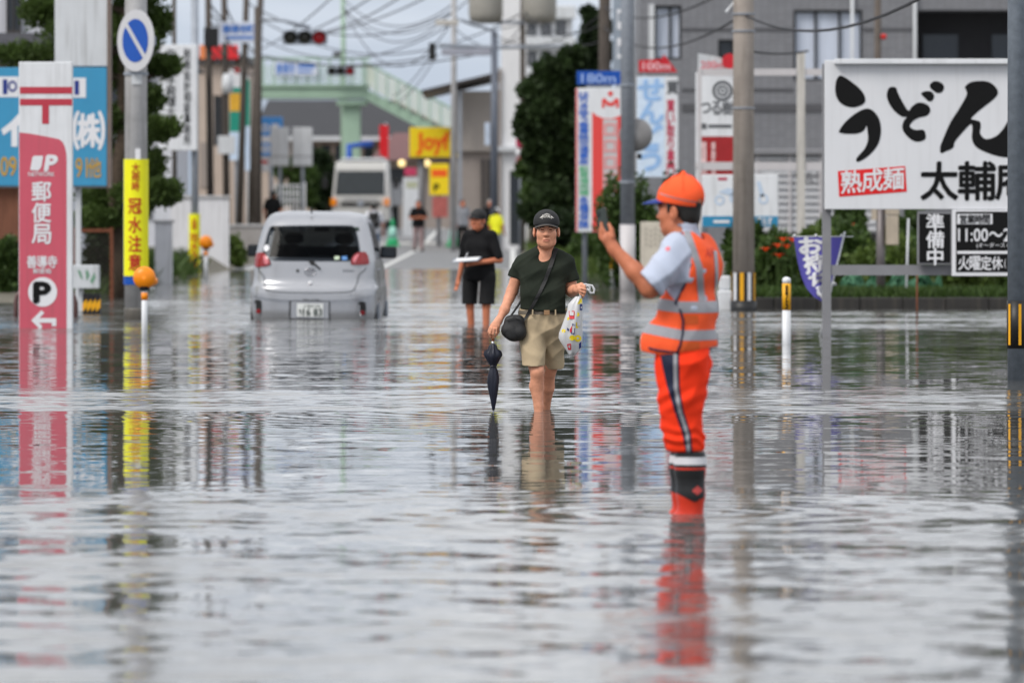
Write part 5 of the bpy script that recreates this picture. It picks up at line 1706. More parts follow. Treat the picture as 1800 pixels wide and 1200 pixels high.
for i in range(nu):
    for j in range(nv_): F.append((i * (nv_ + 1) + j, (i + 1) * (nv_ + 1) + j, (i + 1) * (nv_ + 1) + j + 1, i * (nv_ + 1) + j + 1))
MB().add(V, F).build("cloth", M("purple_banner_cloth", rgb(96, 90, 178), .75, var=.06, transl=.15), t, True)
let = MB()
for i, ch in enumerate("お持ち帰"):
    gv, gf, bb = glyph(ch)
    for n_, (bx, by) in enumerate(strokes(.05)):
        o = []
        for v in gv:
            u = .10 + .48 * (v[0] + bx - bb[0]) / (bb[1] - bb[0]) + i * .05
            w = .02 + i * .235 + .225 * (1 - (v[1] + by - bb[2]) / (bb[3] - bb[2]))
            o.append(flag_pt(u, min(max(w, 0), 1), .006 + n_ * .0004))
        let.add(o, gf)
let.build("white_lettering", m_wink, t)
for u in (0.02, .45, .97): MB().lathe([(.0, -.02), (.02, 0), (.0, .02)], 8, tuple(flag_pt(u, 0) + Vector((0, 0, .012)))).build("tie_loop", m_wink, t)
MB().tube([f.p(1444, 494, -.2), f.p(1466, 492, -.2), f.p(1470, 496, .03), f.p(1447, 499, .03)], .008, 6).build("tie_cord", m_wink, t)

# ---- amber and white marker post
f = at_water(1382.5, 604)
t = thing("marker_post", "white marker post with amber numbered band standing in the water", "marker post", f.loc)
rr = 7.4 * f.k
MB().tube([(0, 0, -.3), (0, 0, f.z(545))], rr, 16).build("post", m_white, t, True)
MB().tube([(0, 0, f.z(545)), (0, 0, f.z(498))], rr * 1.03, 16).build("amber_band", m_amber, t, True)
MB().lathe([(rr, 0), (rr, 7 * f.k), (rr * .75, 10 * f.k), (.004, 11.5 * f.k)], 16, (0, 0, f.z(498))).build("cap", m_white, t, True)
ik = Ink(f, 0); ik.run("875", 1378.5, 501, 1386.5, 543, .03); bend(ik.put("number", m_ink, t, False), rr * 1.03 + .004, 0)

# ---- galvanised pole at the right, with striped band; and a second one just behind
f = at_water(1787, 668)
t = thing("galvanised_pole", "thick galvanised pole with black and yellow band standing before the noodle sign", "pole", f.loc)
rr = 16 * f.k
MB().tube([(0, 0, -.3), (0, 0, 8)], rr, 22).build("shaft", M("mottled_zinc", rgb(120, 128, 138), .5, metal=.12, var=.22, vs=14), t, True)
MB().tube([(0, 0, f.z(612)), (0, 0, f.z(528))], rr + .006, 22).build("black_band", m_black, t, True)
for a_ in (-1.0, .1, 1.2, 2.3, 3.4, 4.5):
    V = []
    for b_ in (a_, a_ + .28):
        for py in (606, 534): V.append(((rr + .011) * math.sin(b_), -(rr + .011) * math.cos(b_), f.z(py)))
    MB().add(V, [(0, 2, 3, 1)]).build("yellow_stripe", m_amber, t)
f = at_water(1797, 662)
f = Fr(1799, 655, 50.5)
f.loc.z = 0
t = thing("striped_pole", "concrete pole with diagonal black and yellow guard right behind the galvanised pole", "pole", f.loc)
MB().tube([(0, 0, -.3), (0, 0, 9)], .085, 18).build("shaft", m_conc, t, True)
MB().tube([(0, 0, f.z(650)), (0, 0, f.z(532))], .092, 18).build("black_guard", m_black, t, True)
for i in range(5):
    V = []
    z0_ = f.z(640 - i * 24)
    for k_ in range(7):
        a_ = -1.4 + k_ * .45
        for dz_ in (0, .055): V.append((.096 * math.sin(a_), -.096 * math.cos(a_), z0_ + k_ * .014 + dz_))
    MB().add(V, [(2 * k_, 2 * k_ + 2, 2 * k_ + 3, 2 * k_ + 1) for k_ in range(6)]).build("yellow_stripe", m_amber, t, True)

# ---- verge: kerb wall, hedge, flowers, grasses
f = Fr(1560, 548, 82.2)
f.loc.z = -.1
t = thing("kerb_wall", "low dark concrete kerb wall along the right verge", "wall", f.loc)
for i in range(13):
    a = f.x(1286) + i * .62
    MB().bbox(a, a + .61, 0, .22, -.1, .275 + .01 * math.sin(i * 3.1), .012).build("kerb_block", M("wet_dark_concrete", rgb(46, 44, 42), .6, var=.3, vs=4, streak=.3), t)
grass("verge_grass", "tufts of long grass hanging over the kerb wall", 3.2, 9.5, 82.5, 84, 9000, .17, m_mid, 5)
grass("lot_grass", "short grass on the verge beside the far road", .6, 3.4, 128, 175, 16000, .35, m_light, 6)
grass("garden_weeds", "weeds beside the left pavement", -9, -6.9, 90, 128, 5000, .3, m_mid, 7)
hedge = [(1275, 1345, 410, 545, 88, m_mid), (1325, 1400, 430, 545, 86, m_mid), (1385, 1470, 425, 545, 88, m_light), (1440, 1530, 405, 545, 90, m_mid), (1500, 1600, 440, 548, 86, m_light), (1580, 1680, 420, 548, 89, m_mid), (1650, 1760, 430, 548, 86, m_light), (1730, 1830, 420, 548, 88, m_mid), (1470, 1525, 350, 460, 94, m_mid), (1560, 1640, 375, 480, 96, m_mid)]
where = ["under the white and teal sign", "beside the weathered pole's striped guard", "behind the purple banner", "behind the noodle sign's left post", "under the noodle sign's cross bar", "behind the closed-status board", "under the opening hours board", "behind the galvanised pole", "above the purple banner's pole", "behind the cream meter box"]
for (a, b, c, d, dist, mt), w in zip(hedge, where):
    bush(a, b, c, d, dist, "leafy hedge plant " + w, mt, 5200, .10, depth=.8, name="hedge_plant", cat="hedge", group="hedge plants along the right verge")
# netting over the garden behind the kerb
V, F = [], []
f = Fr(1560, 530, 84.6)
for i in range(31):
    for j in range(9):
        V.append((f.x(1480) + i * .05 + rng.uniform(-.02, .02), .35 * j / 8 + rng.uniform(-.07, .07), f.z(548) + .42 * (j / 8) * (.6 + .5 * math.sin(i * .45) ** 2) + rng.uniform(-.05, .05)))
for i in range(30):
    for j in range(8): F.append((i * 9 + j, (i + 1) * 9 + j, (i + 1) * 9 + j + 1, i * 9 + j + 1))
f.loc.z = float(terrain(f.loc.x, f.loc.y)) + .0
t = thing("garden_netting", "green plastic netting draped over the verge garden", "netting", f.loc)
MB().add([(a, b, c - V[0][2]) for a, b, c in V], F).build("net", M("green_net", rgb(66, 112, 84), .7, var=.35, vs=8, transl=.2), t, False)
r_ = random.Random(9)
for i in range(8):
    px_, py_ = (r_.uniform(1338, 1400), r_.uniform(420, 452)) if i < 7 else (r_.uniform(1400, 1500), r_.uniform(395, 420))
    f = Fr(px_, py_, 85.0 if i < 7 else 92)
    loc = f.loc.copy(); zg = float(terrain(loc.x, loc.y)); h_ = loc.z - zg; loc.z = zg - .03
    t = thing("day_lily", "orange day lily flowering in the right verge hedge", "flower", loc, "orange lilies in the verge")
    MB().tube([(0, 0, 0), (r_.uniform(-.04, .04), 0, h_)], [.012, .006], 5).build("stalk", m_mid, t)
    mb = MB()
    for k_ in range(6):
        a_ = k_ * 1.047 + r_.random()
        ca, sa = math.cos(a_), math.sin(a_)
        mb.add([(0, 0, h_), (.05 * ca - .03 * sa, .05 * sa + .03 * ca, h_ + .06), (.13 * ca, .13 * sa, h_ + .05), (.05 * ca + .03 * sa, .05 * sa - .03 * ca, h_ + .06)], [(0, 1, 2, 3)])
    mb.build("petals", m_lily, t)

# pole with meter box under the noodle sign, wooden stake, white stake
f = Fr(1548, 552, 84)
f.loc.z = 0
t = thing("meter_pole", "grey steel pole with cream meter boxes below the noodle sign", "pole", f.loc)
MB().tube([(0, 0, -.3), (0, 0, f.z(345))], 8 * f.k, 14).build("shaft", m_steel, t, True)
MB().bbox(f.x(1556), f.x(1580), -.1, .08, f.z(390), f.z(366), .015).build("upper_box", M("cream_box", rgb(190, 176, 158), .6, streak=.2), t)
MB().bbox(f.x(1557), f.x(1579), -.1, .08, f.z(442), f.z(391), .015).build("lower_box", MATS["cream_box"], t)
MB().box(f.x(1532), f.x(1541), -.05, .03, f.z(398), f.z(366)).build("side_box", MATS["cream_box"], t)
f = Fr(1612, 560, 75)
f.loc.z = 0
t = thing("rust_stake", "thin rusty steel stake standing in the water below the status board", "stake", f.loc)
MB().tube([(0, 0, -.3), (0, 0, f.z(470))], .012, 8).build("rod", m_rust, t, True)
f = Fr(1592, 500, 83.2)
f.loc.z = -.05
t = thing("white_stake", "thin white plastic stake leaning in the verge below the noodle sign", "stake", f.loc)
MB().tube([(0, 0, 0), (.04, 0, CAMH - .015 * 83.2 / 15 + .0)], .014, 8).build("rod", m_white, t, True)

# stone board, bush and bits left of the guard
f = Fr(1150, 500, 100)
t = thing("notice_board", "cream notice board with faint grey writing behind the guard's arm", "sign", f.loc)
MB().bbox(f.x(1126), f.x(1180), 0, .1, f.z(486), f.z(390), .015).build("board", M("cream_board", rgb(206, 198, 184), .7, var=.07, streak=.15), t)
for px_ in (1132, 1170): MB().box(f.x(px_), f.x(px_ + 4), .11, .15, -.4, f.z(400)).build("leg", m_rust, t)
ik = Ink(f, -.005)
for i in range(5):
    for j in range(4): ik.rect(1134 + i * 8, 400 + j * 9 + (i % 2) * 3, 1138 + i * 8, 405 + j * 9 + (i % 2) * 3)
ik.put("grey_writing", M("faint_grey_ink", rgb(176, 168, 156), .7), t)
bush(1052, 1168, 300, 510, 106, "rounded green bush behind the guard's raised phone", m_mid, 9000, .085, seed=4)
bush(1165, 1240, 330, 520, 108, "dark green bush behind the guard's head", m_dark, 5000, .09, seed=8)
bush(1000, 1060, 405, 478, 132, "low green bush below the clinic sign", m_mid, 3500, .1)
bush(960, 1020, 385, 478, 140, "dark green bush beside the grey-haired walker's shoulder", m_dark, 3500, .1)
f = at_water(1076, 505)
t = thing("verge_marker", "small white and amber verge marker behind the guard's forearm", "marker post", f.loc)
MB().tube([(0, 0, -.3), (0, 0, f.z(474))], 4 * f.k, 12).build("post", m_white, t, True)
MB().tube([(0, 0, f.z(474)), (0, 0, f.z(446))], 4.2 * f.k, 12).build("amber_band", m_amber, t, True)
f = Fr(1274, 546, 82.5)
f.loc.z = 0
t = thing("plastic_barrier", "white plastic water barrier between the guard and the weathered pole", "barrier", f.loc)
MB().bbox(f.x(1262), f.x(1286), -.1, .25, -.2, f.z(512), .03).build("body", m_white, t)
MB().bbox(f.x(1264), f.x(1284), -.06, .2, f.z(511.5), f.z(487), .03).build("top", m_white, t)
# dark tree in the middle right
tree(972, 152, 80, 400, 140, "tall dark evergreen tree left of the clinic sign", leaf_mat("evergreen_leaves", (.030, .052, .016, 1), .45), 20000, .16, seed=3)
tree(1010, 160, 150, 400, 86, "dark evergreen tree behind the clinic sign", m_dark, 8000, .15, seed=4)
tree(1045, 176, 10, 150, 70, "dark tree crown showing behind the brown concrete pole", m_dark, 6000, .17, seed=6)
tree(945, 158, 250, 400, 78, "lower green tree at the foot of the tall evergreen", m_mid, 5000, .15, seed=5)
f = Fr(914, 442, 165)
t = thing("lantern_banner", "red and white vertical lantern banner beside the white tower building", "banner", f.loc)
MB().tube([(0, .06, -.3), (0, .06, f.z(222))], .03, 8).build("pole", m_galv, t, True)
for a, b, mt in ((224, 240, MATS["orange_film"]), (240, 262, MATS["pink_film"]), (262, 276, m_wink), (276, 292, MATS["pink_film"]), (292, 300, m_orange)):
    MB().lathe([(.05, 0), (.12, .3 * (b - a) * f.k), (.12, .7 * (b - a) * f.k), (.05, (b - a) * f.k)], 12, (f.x(914), -.1, f.z(b))).build("lantern", mt, t, True)

# ================================================================== OVERHEAD CABLES
m_cable = M("black_cable", (.02, .02, .024, 1), .7, var=.1)
def cable(a, b, sag, label, r=.018, n=14):
    a, b = Vector(a), Vector(b)
    t_ = thing("overhead_cable", label, "cable", a, "overhead cables above the street")
    pts_ = []
    for i in range(n + 1):
        u = i / n
        p = (b - a) * u
        p.z -= sag * 4 * u * (1 - u)
        pts_.append(p)
    MB().tube(pts_, r, 5).build("wire", m_cable, t_)
def W(px, py, d): return Fr(px, py, d).loc
near = "dark overhead cable strung along the left utility poles"
cross = "dark overhead cable crossing above the far street"
right = "dark overhead cable running past the centre transformers"
for i, (px0, py0, px1, py1, s) in enumerate([(366, 20, 430, 40, .3), (366, 60, 440, 120, .4), (368, 5, 455, 60, .4), (370, 40, 396, 30, .2), (396, 10, 456, 95, .3), (396, 66, 452, 100, .3), (366, 85, 455, 130, .3)]):
    cable(W(px0, py0, 176), W(px1, py1, 214), s, near, .03)
for (px0, py0, d0, px1, py1, d1, s) in [(432, 4, 200, 798, 20, 190, 1.0), (450, 30, 214, 920, 22, 186, 1.4), (455, 66, 214, 797, 40, 190, 1.0), (438, 92, 205, 868, 90, 178, .5), (452, 100, 214, 760, 100, 180, .3),
        (540, 60, 205, 740, -30, 150, .3), (500, 70, 205, 690, -30, 150, .2), (560, 60, 205, 780, -20, 150, .2), (460, 86, 214, 620, -40, 150, .2), (600, -5, 236, 800, 5, 190, 1.0), (604, 12, 236, 800, 15, 190, 1.3), (604, 16, 236, 800, 30, 190, 2.0), (606, 20, 236, 845, -20, 190, 1.2)]:
    cable(W(px0, py0, d0), W(px1, py1, d1), s, cross, .022)
for (px0, py0, d0, px1, py1, d1, s) in [(798, 30, 190, 920, 40, 186, .3), (800, 50, 190, 950, 30, 186, .8), (868, 60, 178, 1062, 20, 150, .6), (920, 20, 186, 1062, 40, 150, .5), (762, 92, 180, 690, 170, 240, .2), (770, 95, 180, 700, 180, 240, .2), (870, 70, 178, 930, 10, 186, .5), (940, 40, 186, 1062, 70, 150, .4), (1062, 12, 150, 1300, -30, 82, .4), (1062, 48, 150, 1300, 30, 82, .5), (1307, 26, 82, 1790, -120, 49, .5), (1307, 88, 82, 1420, 90, 90, .05)]:
    cable(W(px0, py0, d0), W(px1, py1, d1), s, right, .018)
# ================================================================== PEOPLE
m_skin = M("tanned_skin", rgb(214, 150, 120), .5, var=.20, vs=22, spec=.4, bump=.15, bs=120)
m_skin2 = M("sunburnt_skin", rgb(192, 116, 84), .5, var=.20, vs=22, spec=.4, bump=.15, bs=120)
m_hair = M("black_hair", (.012, .011, .010, 1), .5, var=.3, vs=40)
m_eye = M("dark_eyes", (.02, .015, .012, 1), .2)
m_lip = M("lip_skin", rgb(186, 116, 96), .5, var=.08)

def folds(amp, freqs, seed=0, zk=1.0):
    """soft cloth folds: a few crossing sine ridges"""
    r = random.Random(seed)
    W_ = [(Vector((r.uniform(-1, 1), r.uniform(-.6, .6), r.uniform(-1, 1) * zk)).normalized() * fq, r.uniform(0, 6.28), a) for fq, a in freqs]
    def fn(X, Y, Z):
        o = 0
        for w, ph, a in W_:
            q = np.sin((w.x * X + w.y * Y + w.z * Z + ph + 1.6 * np.sin(7 * Z + 6 * X + ph) + .9 * np.sin(13 * X - 9 * Z + 5 * Y)) * .5)
            o = o + a * amp * (2 * np.abs(q) ** .8 - 1.1) * (.55 + .45 * np.sin(5 * Z + 8 * X + 3 * ph))
        return o
    return fn

def hand(sd, wrist, palm_c, fingers, thumb, rp=.03, k=.012, th=.5, nrm=(0, 1, 0)):
    """palm with four separate jointed fingers and a thumb leaving its side"""
    sd.cone(wrist, palm_c, rp * .82, rp, .02, flat=(nrm, th * 1.3))
    for i, ch in enumerate(fingers):
        r0 = (.0088, .0092, .0088, .0076)[i]
        sd.chain(ch, [r0 * 1.05, r0, r0 * .92, r0 * .8][:len(ch)], .004)
    sd.chain(thumb, [.0125, .0105, .009], .006)

def spin(o, yaw):
    c, n = math.cos(yaw), math.sin(yaw)
    return np.array([o[0] * c - o[1] * n, o[0] * n + o[1] * c, o[2]])

def head(b, hc, yaw, sc=1.0, fine=True):
    """head facing -y, turned by yaw: skull, jaw, cheeks, brow, eye sockets, nose, lips, ears"""
    def E(o, r, k, mode='add'): b.ell(hc + spin(np.array(o) * sc, yaw), np.array(r) * sc, k, mode, rot=(yaw, 'Z'))
    def K_(p, q, ra, rb, k, mode='add'): b.cone(hc + spin(np.array(p) * sc, yaw), hc + spin(np.array(q) * sc, yaw), ra * sc, rb * sc, k, mode)
    E((0, .02, .045), (.076, .095, .085), .02)
    E((0, -.028, -.037), (.064, .066, .092), .03)
    E((0, -.055, -.098), (.034, .030, .026), .03)
    for s in (-1, 1):
        E((s * .040, -.053, -.030), (.024, .024, .026), .025)
        E((s * .043, -.018, -.085), (.018, .03, .022), .03)
        E((s * .028, -.098, .002), (.021, .016, .012), .012, 'sub')
        E((s * .028, -.083, .002), (.015, .010, .009), .006)
        E((s * .082, .018, -.018), (.011, .022, .034), .012)
        if fine: E((s * .088, .010, -.012), (.005, .010, .017), .006, 'sub')
        E((s * .013, -.098, -.036), (.011, .012, .009), .01)
    K_((0, -.086, .01), (0, -.106, -.032), .0095, .0135, .014)
    E((0, -.091, .022), (.045, .012, .010), .014)
    E((0, -.090, -.066), (.024, .010, .006), .008)
    E((0, -.088, -.077), (.021, .010, .007), .008)
    if fine:
        E((0, -.1, -.0715), (.023, .008, .0022), .004, 'sub')
        for s in (-1, 1): K_((s * .024, -.094, -.045), (s * .034, -.082, -.078), .003, .003, .006, 'sub')

def face_parts(t, hc, yaw, V, F, hair=None, lips=True, sc=1.0):
    q = (V[F].mean(1) - hc) / sc
    c, n = math.cos(yaw), math.sin(yaw)
    q = np.stack([q[:, 0] * c + q[:, 1] * n, -q[:, 0] * n + q[:, 1] * c, q[:, 2]], 1)
    for s in (-1, 1):
        e_ = MB().lathe([(.0005, -.012), (.003, -.008), (.0042, 0), (.003, .008), (.0005, .012)], 12, ax='x').build("eye", m_eye, t, True, tuple(hc + spin((s * .028 * sc, -.0915 * sc, .000), yaw)))
        e_.rotation_euler = (0, 0, yaw)
    if lips: peel("lips", V, F, (np.abs(q[:, 0]) < .022) & (q[:, 1] < -.07) & (q[:, 2] < -.066) & (q[:, 2] > -.079), .0006, m_lip, t)
    peel("eyebrows", V, F, (np.abs(np.abs(q[:, 0]) - .029) < .017) & (q[:, 1] < -.06) & (np.abs(q[:, 2] - .020) < .0035), .001, M("dark_brows", rgb(84, 66, 58), .8), t)
    return q

def peak(parent, hc, yaw, mat, z0=.042, reach=1.0, droop=.022, tilt=0.0, edge=None):
    V_, F_ = [], []
    for i in range(17):
        a = math.pi * (i / 16)
        for j, (rr_, dz) in enumerate(((.078, .0), (.1, .002), (.125, -.002), (.15, -.010))):
            x_ = math.cos(a) * .083 * (1 + (rr_ - .078) * .5)
            y_ = -math.sin(a) * (.078 + (rr_ - .078) * reach + .02) * (1 if j else .92) + .005
            V_.append(tuple(hc + spin((x_, y_, z0 + dz - droop * (math.cos(a)) ** 2 + tilt * (-y_)), yaw)))
    for i in range(16):
        for j in range(3): F_.append((i * 4 + j, (i + 1) * 4 + j, (i + 1) * 4 + j + 1, i * 4 + j + 1))
    pk = MB().add(V_, F_).build("cap_peak", mat, parent, True)
    md = pk.modifiers.new("thick", 'SOLIDIFY'); md.thickness = .004
    if edge: MB().tube([V_[i * 4 + 3] for i in range(17)], .0028, 6).build("peak_edge", edge, parent)
    return pk

# ------------------------------------------------------------------ elderly walker with umbrella
OM = at_water(950, 722)
def J(px, py, y=0.0): return np.array(OM.p(px, py, y))
t = thing("person", "man in dark green T-shirt and khaki shorts wading with umbrella and cross-body bag", "person", OM.loc)
b = Solid((-.44, -.42, -.17), (.40, .34, 1.50), .0048)
hc = J(960.5, 403.5, -.03)
head(b, hc, 0.0, 1.07)
# neck and trunk
b.cone(hc + [0, .03, -.06], J(958, 450, .02), .054, .062, .03)
b.cone(J(958, 452, .02), J(958, 470, .02), .062, .08, .03)
b.cone(J(928, 470, .02), J(986, 470, .02), .052, .052, .03)
b.cone(J(955, 485, 0), J(954, 545, .0), .09, .09, .05)
b.cone(J(940, 566, 0), J(970, 566, .02), .08, .08, .04)
# right arm (image left) down to the umbrella
b.chain([J(914, 470, .02), J(900, 512, .03), J(895, 524, .01)], [.048, .039, .036], .025)
b.chain([J(895, 524, .01), J(887, 544, -.05), J(876, 564, -.09)], [.036, .034, .022], .02)
hand(b, J(876, 564, -.09), J(869.5, 573, -.115),
     [[J(862, 574, -.135), J(859, 582, -.128), J(861, 589, -.112)],
      [J(865, 576, -.142), J(861.5, 585, -.140), J(863, 592, -.122)],
      [J(869, 577, -.143), J(867, 586, -.144), J(867.5, 593, -.126)],
      [J(873, 577, -.138), J(872.5, 585, -.140), J(871, 591, -.124)]],
     [J(876, 572, -.112), J(876, 582, -.105), J(872, 589, -.104)], rp=.034)
# left arm (image right), forearm coming forward
b.chain([J(1000, 470, .02), J(1004, 503, .03), J(1004, 512, .0)], [.048, .040, .038], .025)
b.chain([J(1004, 512, .0), J(1009, 509, -.12), J(1013, 508, -.2)], [.038, .034, .024], .02)
hand(b, J(1013, 507, -.2), J(1018, 507, -.235),
     [[J(1021, 501, -.26), J(1027, 503, -.262), J(1027, 508, -.245)],
      [J(1021, 506, -.265), J(1028, 508, -.266), J(1028, 513, -.246)],
      [J(1020, 511, -.265), J(1027, 513.5, -.264), J(1026, 518, -.244)],
      [J(1019, 515.5, -.258), J(1025, 519, -.256), J(1023, 522, -.24)]],
     [J(1014, 501, -.235), J(1021, 498, -.25), J(1027, 500, -.248)], rp=.034, nrm=(1, 0, 0))
# legs: the weight-bearing one in front, the other just behind
b.chain([J(939, 590, -.02), J(942, 640, -.11), J(944, 654, -.13)], [.066, .052, .049], .03)
b.ell(J(944.5, 652, -.158), (.036, .026, .044), .025)
b.chain([J(945, 652, -.14), J(943, 678, -.11), J(946.5, 712, -.12), J(947, 752, -.13)], [.047, .051, .033, .032], .015)
b.chain([J(946, 755, -.12), J(945, 758, -.3)], [.035, .03], .02)
b.chain([J(970, 590, .03), J(967, 645, .08), J(965, 656, .1)], [.066, .050, .047], .03)
b.chain([J(965, 655, .1), J(963.5, 682, .16), J(960, 715, .23), J(959, 745, .27)], [.046, .046, .031, .030], .015)
b.chain([J(959, 750, .27), J(960, 756, .12)], [.034, .03], .02)
body, V, F = solid_obj("body", b, m_skin, t, 2)
q = face_parts(t, hc, 0.0, V, F, sc=1.07)
peel("grey_hair", V, F, (np.abs(q[:, 0]) > .058) & (q[:, 1] < .0) & (q[:, 1] > -.04) & (q[:, 2] > .004) & (q[:, 2] < .03) | ((q[:, 1] > .05) & (q[:, 2] > -.05) & (q[:, 2] < .04)), .002, M("grey_hair", rgb(96, 84, 76), .8, var=.3, vs=60), t)
# glasses
gl = MB()
for s in (-1, 1):
    c_ = hc + [s * .03, -.104, 0]
    ring = [(c_[0] + .022 * math.cos(a), c_[1] + .012 * abs(math.cos(a)) * (s * math.cos(a) > 0), c_[2] + .016 * math.sin(a)) for a in np.linspace(0, 2 * math.pi, 25)]
    gl.tube(ring, .0012, 5)
    gl.tube([tuple(c_ + [s * .022, .008, .004]), tuple(hc + [s * .078, -.03, .008]), tuple(hc + [s * .082, .02, .004])], .0012, 5)
gl.tube([tuple(hc + [-.008, -.106, .002]), tuple(hc + [.008, -.106, .002])], .0012, 5)
gl.build("glasses", M("thin_metal_frame", rgb(130, 120, 110), .3, metal=.6), t)
# cap
cp = Solid(tuple(hc + [-.12, -.22, -.02]), tuple(hc + [.12, .14, .17]), .004)
cp.ell(hc + [0, .012, .052], (.0945, .110, .094), .01)
cp.half(hc + [0, 0, .028], (0, -.06, -1), .004)
cap, Vc, Fc = solid_obj("cap", cp, M("black_cap_cloth", (.018, .018, .019, 1), .75, var=.2, vs=30), t, 2)
peak(cap, hc, 0.0, MATS["black_cap_cloth"], edge=M("worn_grey_edge", rgb(116, 106, 98), .8))
ik = Ink(OM, 0)
ik.word("ROYAL", 953.5, 377.5, 968, 382.5, .03); ik.poly([(948, 383.5), (953, 379), (953, 382)]); ik.poly([(974, 383.5), (968.5, 379), (968.5, 382)]); ik.rect(952, 383.2, 970, 384.3); ik.poly([(955, 377), (961, 375), (967, 377)])
em = ik.put("cap_lettering", M("pale_embroidery", rgb(206, 202, 196), .8), t, False)
for v in em.data.vertices:                         # lay the embroidery on the crown of the cap
    dx, dz = v.co.x - hc[0], v.co.z - (hc[2] + .052)
    u = 1 - (dx / .0945) ** 2 - (dz / .094) ** 2
    v.co.y = hc[1] + .012 - .110 * math.sqrt(max(u, .05)) - .003
# T-shirt
m_tee = M("dark_green_jersey", (.021, .026, .019, 1), .85, var=.18, vs=7, crease=.012, spec=.12)
s_ = Solid((-.34, -.26, .66), (.34, .26, 1.27), .005)
s_.cone(J(957, 440, .03), J(919, 459, .02), .058, .058, .03)
s_.cone(J(957, 440, .03), J(995, 460, .02), .058, .058, .03)
s_.cone(J(932, 478, 0), J(980, 478, 0), .092, .092, .06, flat=((0, 1, 0), 1.1))
s_.cone(J(935, 515, -.015), J(974, 518, -.015), .112, .112, .07)
s_.cone(J(936, 545, -.01), J(972, 548, -.01), .108, .108, .05)
s_.chain([J(917, 462, .02), J(905, 486, .028), J(901, 504, .028)], [.056, .052, .050], .025)
s_.chain([J(996, 462, .02), J(1004, 490, .02), J(1007, 508, .02)], [.056, .053, .052], .025)
s_.half(J(901, 487.5, .02), (-.25, -.05, -1), .004) if False else None
s_.wrinkle(folds(.006, [(34, 1), (52, .8), (80, .45)], 3))
X, Y, Z = np.meshgrid(s_.ax[0], s_.ax[1], s_.ax[2], indexing='ij')
def cut(sd, p, n, where):
    n = np.array(n, float); n /= np.linalg.norm(n)
    d = (X - p[0]) * n[0] + (Y - p[1]) * n[1] + (Z - p[2]) * n[2]
    sd.f = np.where(where, np.maximum(sd.f, d), sd.f).astype(np.float32)
cut(s_, J(901, 487.5), (-.35, 0, -1), X < J(913.5, 0)[0])
cut(s_, J(1006, 495), (.28, 0, -1), X > J(995, 0)[0])
cut(s_, J(955, 546.5), (-.10, 0, -1), (X > J(911, 0)[0]) & (X < J(997, 0)[0]))
s_.cone(J(958, 405, .0), J(958, 438, .01), .068, .056, .006, 'sub')                # neck opening
s_.cone(J(958, 437, -.04), J(959.5, 451, -.13), .046, .010, .006, 'sub')              # V
tee, Vt, Ft = solid_obj("t_shirt", s_, m_tee, t, 2)
# shorts
m_khaki = M("khaki_cotton", rgb(178, 160, 132), .85, var=.12, vs=8, crease=.012, spec=.12)
h_ = Solid((-.24, -.32, .26), (.24, .28, .80), .005)
h_.cone(J(936, 552, 0), J(973, 552, .01), .107, .107, .05)
h_.cone(J(938, 575, 0), J(971, 575, .02), .118, .118, .05)
h_.chain([J(936, 590, -.02), J(937, 630, -.09), J(936.5, 650, -.12)], [.100, .085, .088], .012)
h_.chain([J(972, 590, .03), J(973, 635, .07), J(973, 662, .09)], [.098, .075, .070], .012)
h_.wrinkle(folds(.007, [(36, 1), (56, .8), (84, .45)], 8))
X, Y, Z = np.meshgrid(h_.ax[0], h_.ax[1], h_.ax[2], indexing='ij')
mid = J(957, 0)[0]
cut(h_, J(936, 638), (.0, .1, -1), X < mid)
cut(h_, J(972, 650), (-.02, .1, -1), X >= mid)
cut(h_, J(955, 541), (0, 0, 1), X < 9)
h_.cone(J(938, 630, -.1), J(938, 665, -.13), .060, .066, .006, 'sub')
h_.cone(J(972, 640, .08), J(973, 672, .1), .058, .064, .006, 'sub')
sh, Vh, Fh = solid_obj("shorts", h_, m_khaki, t, 2)
# belt
FC = Vh[Fh].mean(1)
zb0, zb1 = J(0, 552)[2], J(0, 545.5)[2]
peel("belt", Vh, Fh, (FC[:, 2] > zb0) & (FC[:, 2] < zb1), .004, M("grey_webbing", rgb(98, 90, 80), .8), t)
MB().bbox(J(956, 0)[0], J(966, 0)[0], -.155, -.128, zb0 - .004, zb1 + .004, .004).build("belt_buckle", M("leather_tab", rgb(150, 116, 84), .6), t)
for px_ in (935, 975):
    MB().bbox(J(px_, 0)[0], J(px_ + 2.5, 0)[0], -.135, -.11, zb0 - .008, zb1 + .008, .002).build("belt_loop", m_khaki, sh)

# cross-body bag and strap
tb = thing("crossbody_bag", "small black cross-body bag at the walker's hip", "bag", OM.loc + Vector(J(903, 602, -.1)))
def K(px, py, y=0.0): return Vector(J(px, py, y)) - Vector(J(903, 602, -.1))
m_bag = M("black_nylon", (.016, .016, .017, 1), .6, var=.3, vs=20, bump=.3, bs=150)
bg = Solid((-.1, -.1, -.01), (.1, .12, .24), .004)
bg.ell(K(904, 577, -.1), (.076, .05, .092), .01, rot=(R(12), 'Y'))
bg.cone(K(893, 580, -.12), K(912, 584, -.12), .05, .055, .03)
bg.cone(K(895, 562, -.11), K(912, 562, -.11), .032, .036, .03)
solid_obj("pouch", bg, m_bag, tb, 2)
MB().tube([K(890, 561, -.155), K(902, 557, -.16), K(916, 561, -.155)], .004, 6).build("zip", M("dull_zip", rgb(50, 50, 52), .5), tb)
fp = Solid((-.08, -.12, .0), (.08, .0, .14), .004)
fp.ell(K(900, 583, -.155), (.052, .018, .055), .01)
solid_obj("front_pocket", fp, m_bag, tb, 2)
def surf_y(V, x, z, dflt):
    m = (np.abs(V[:, 0] - x) < .012) & (np.abs(V[:, 2] - z) < .012)
    return V[m, 1].min() if m.any() else dflt
strap = []
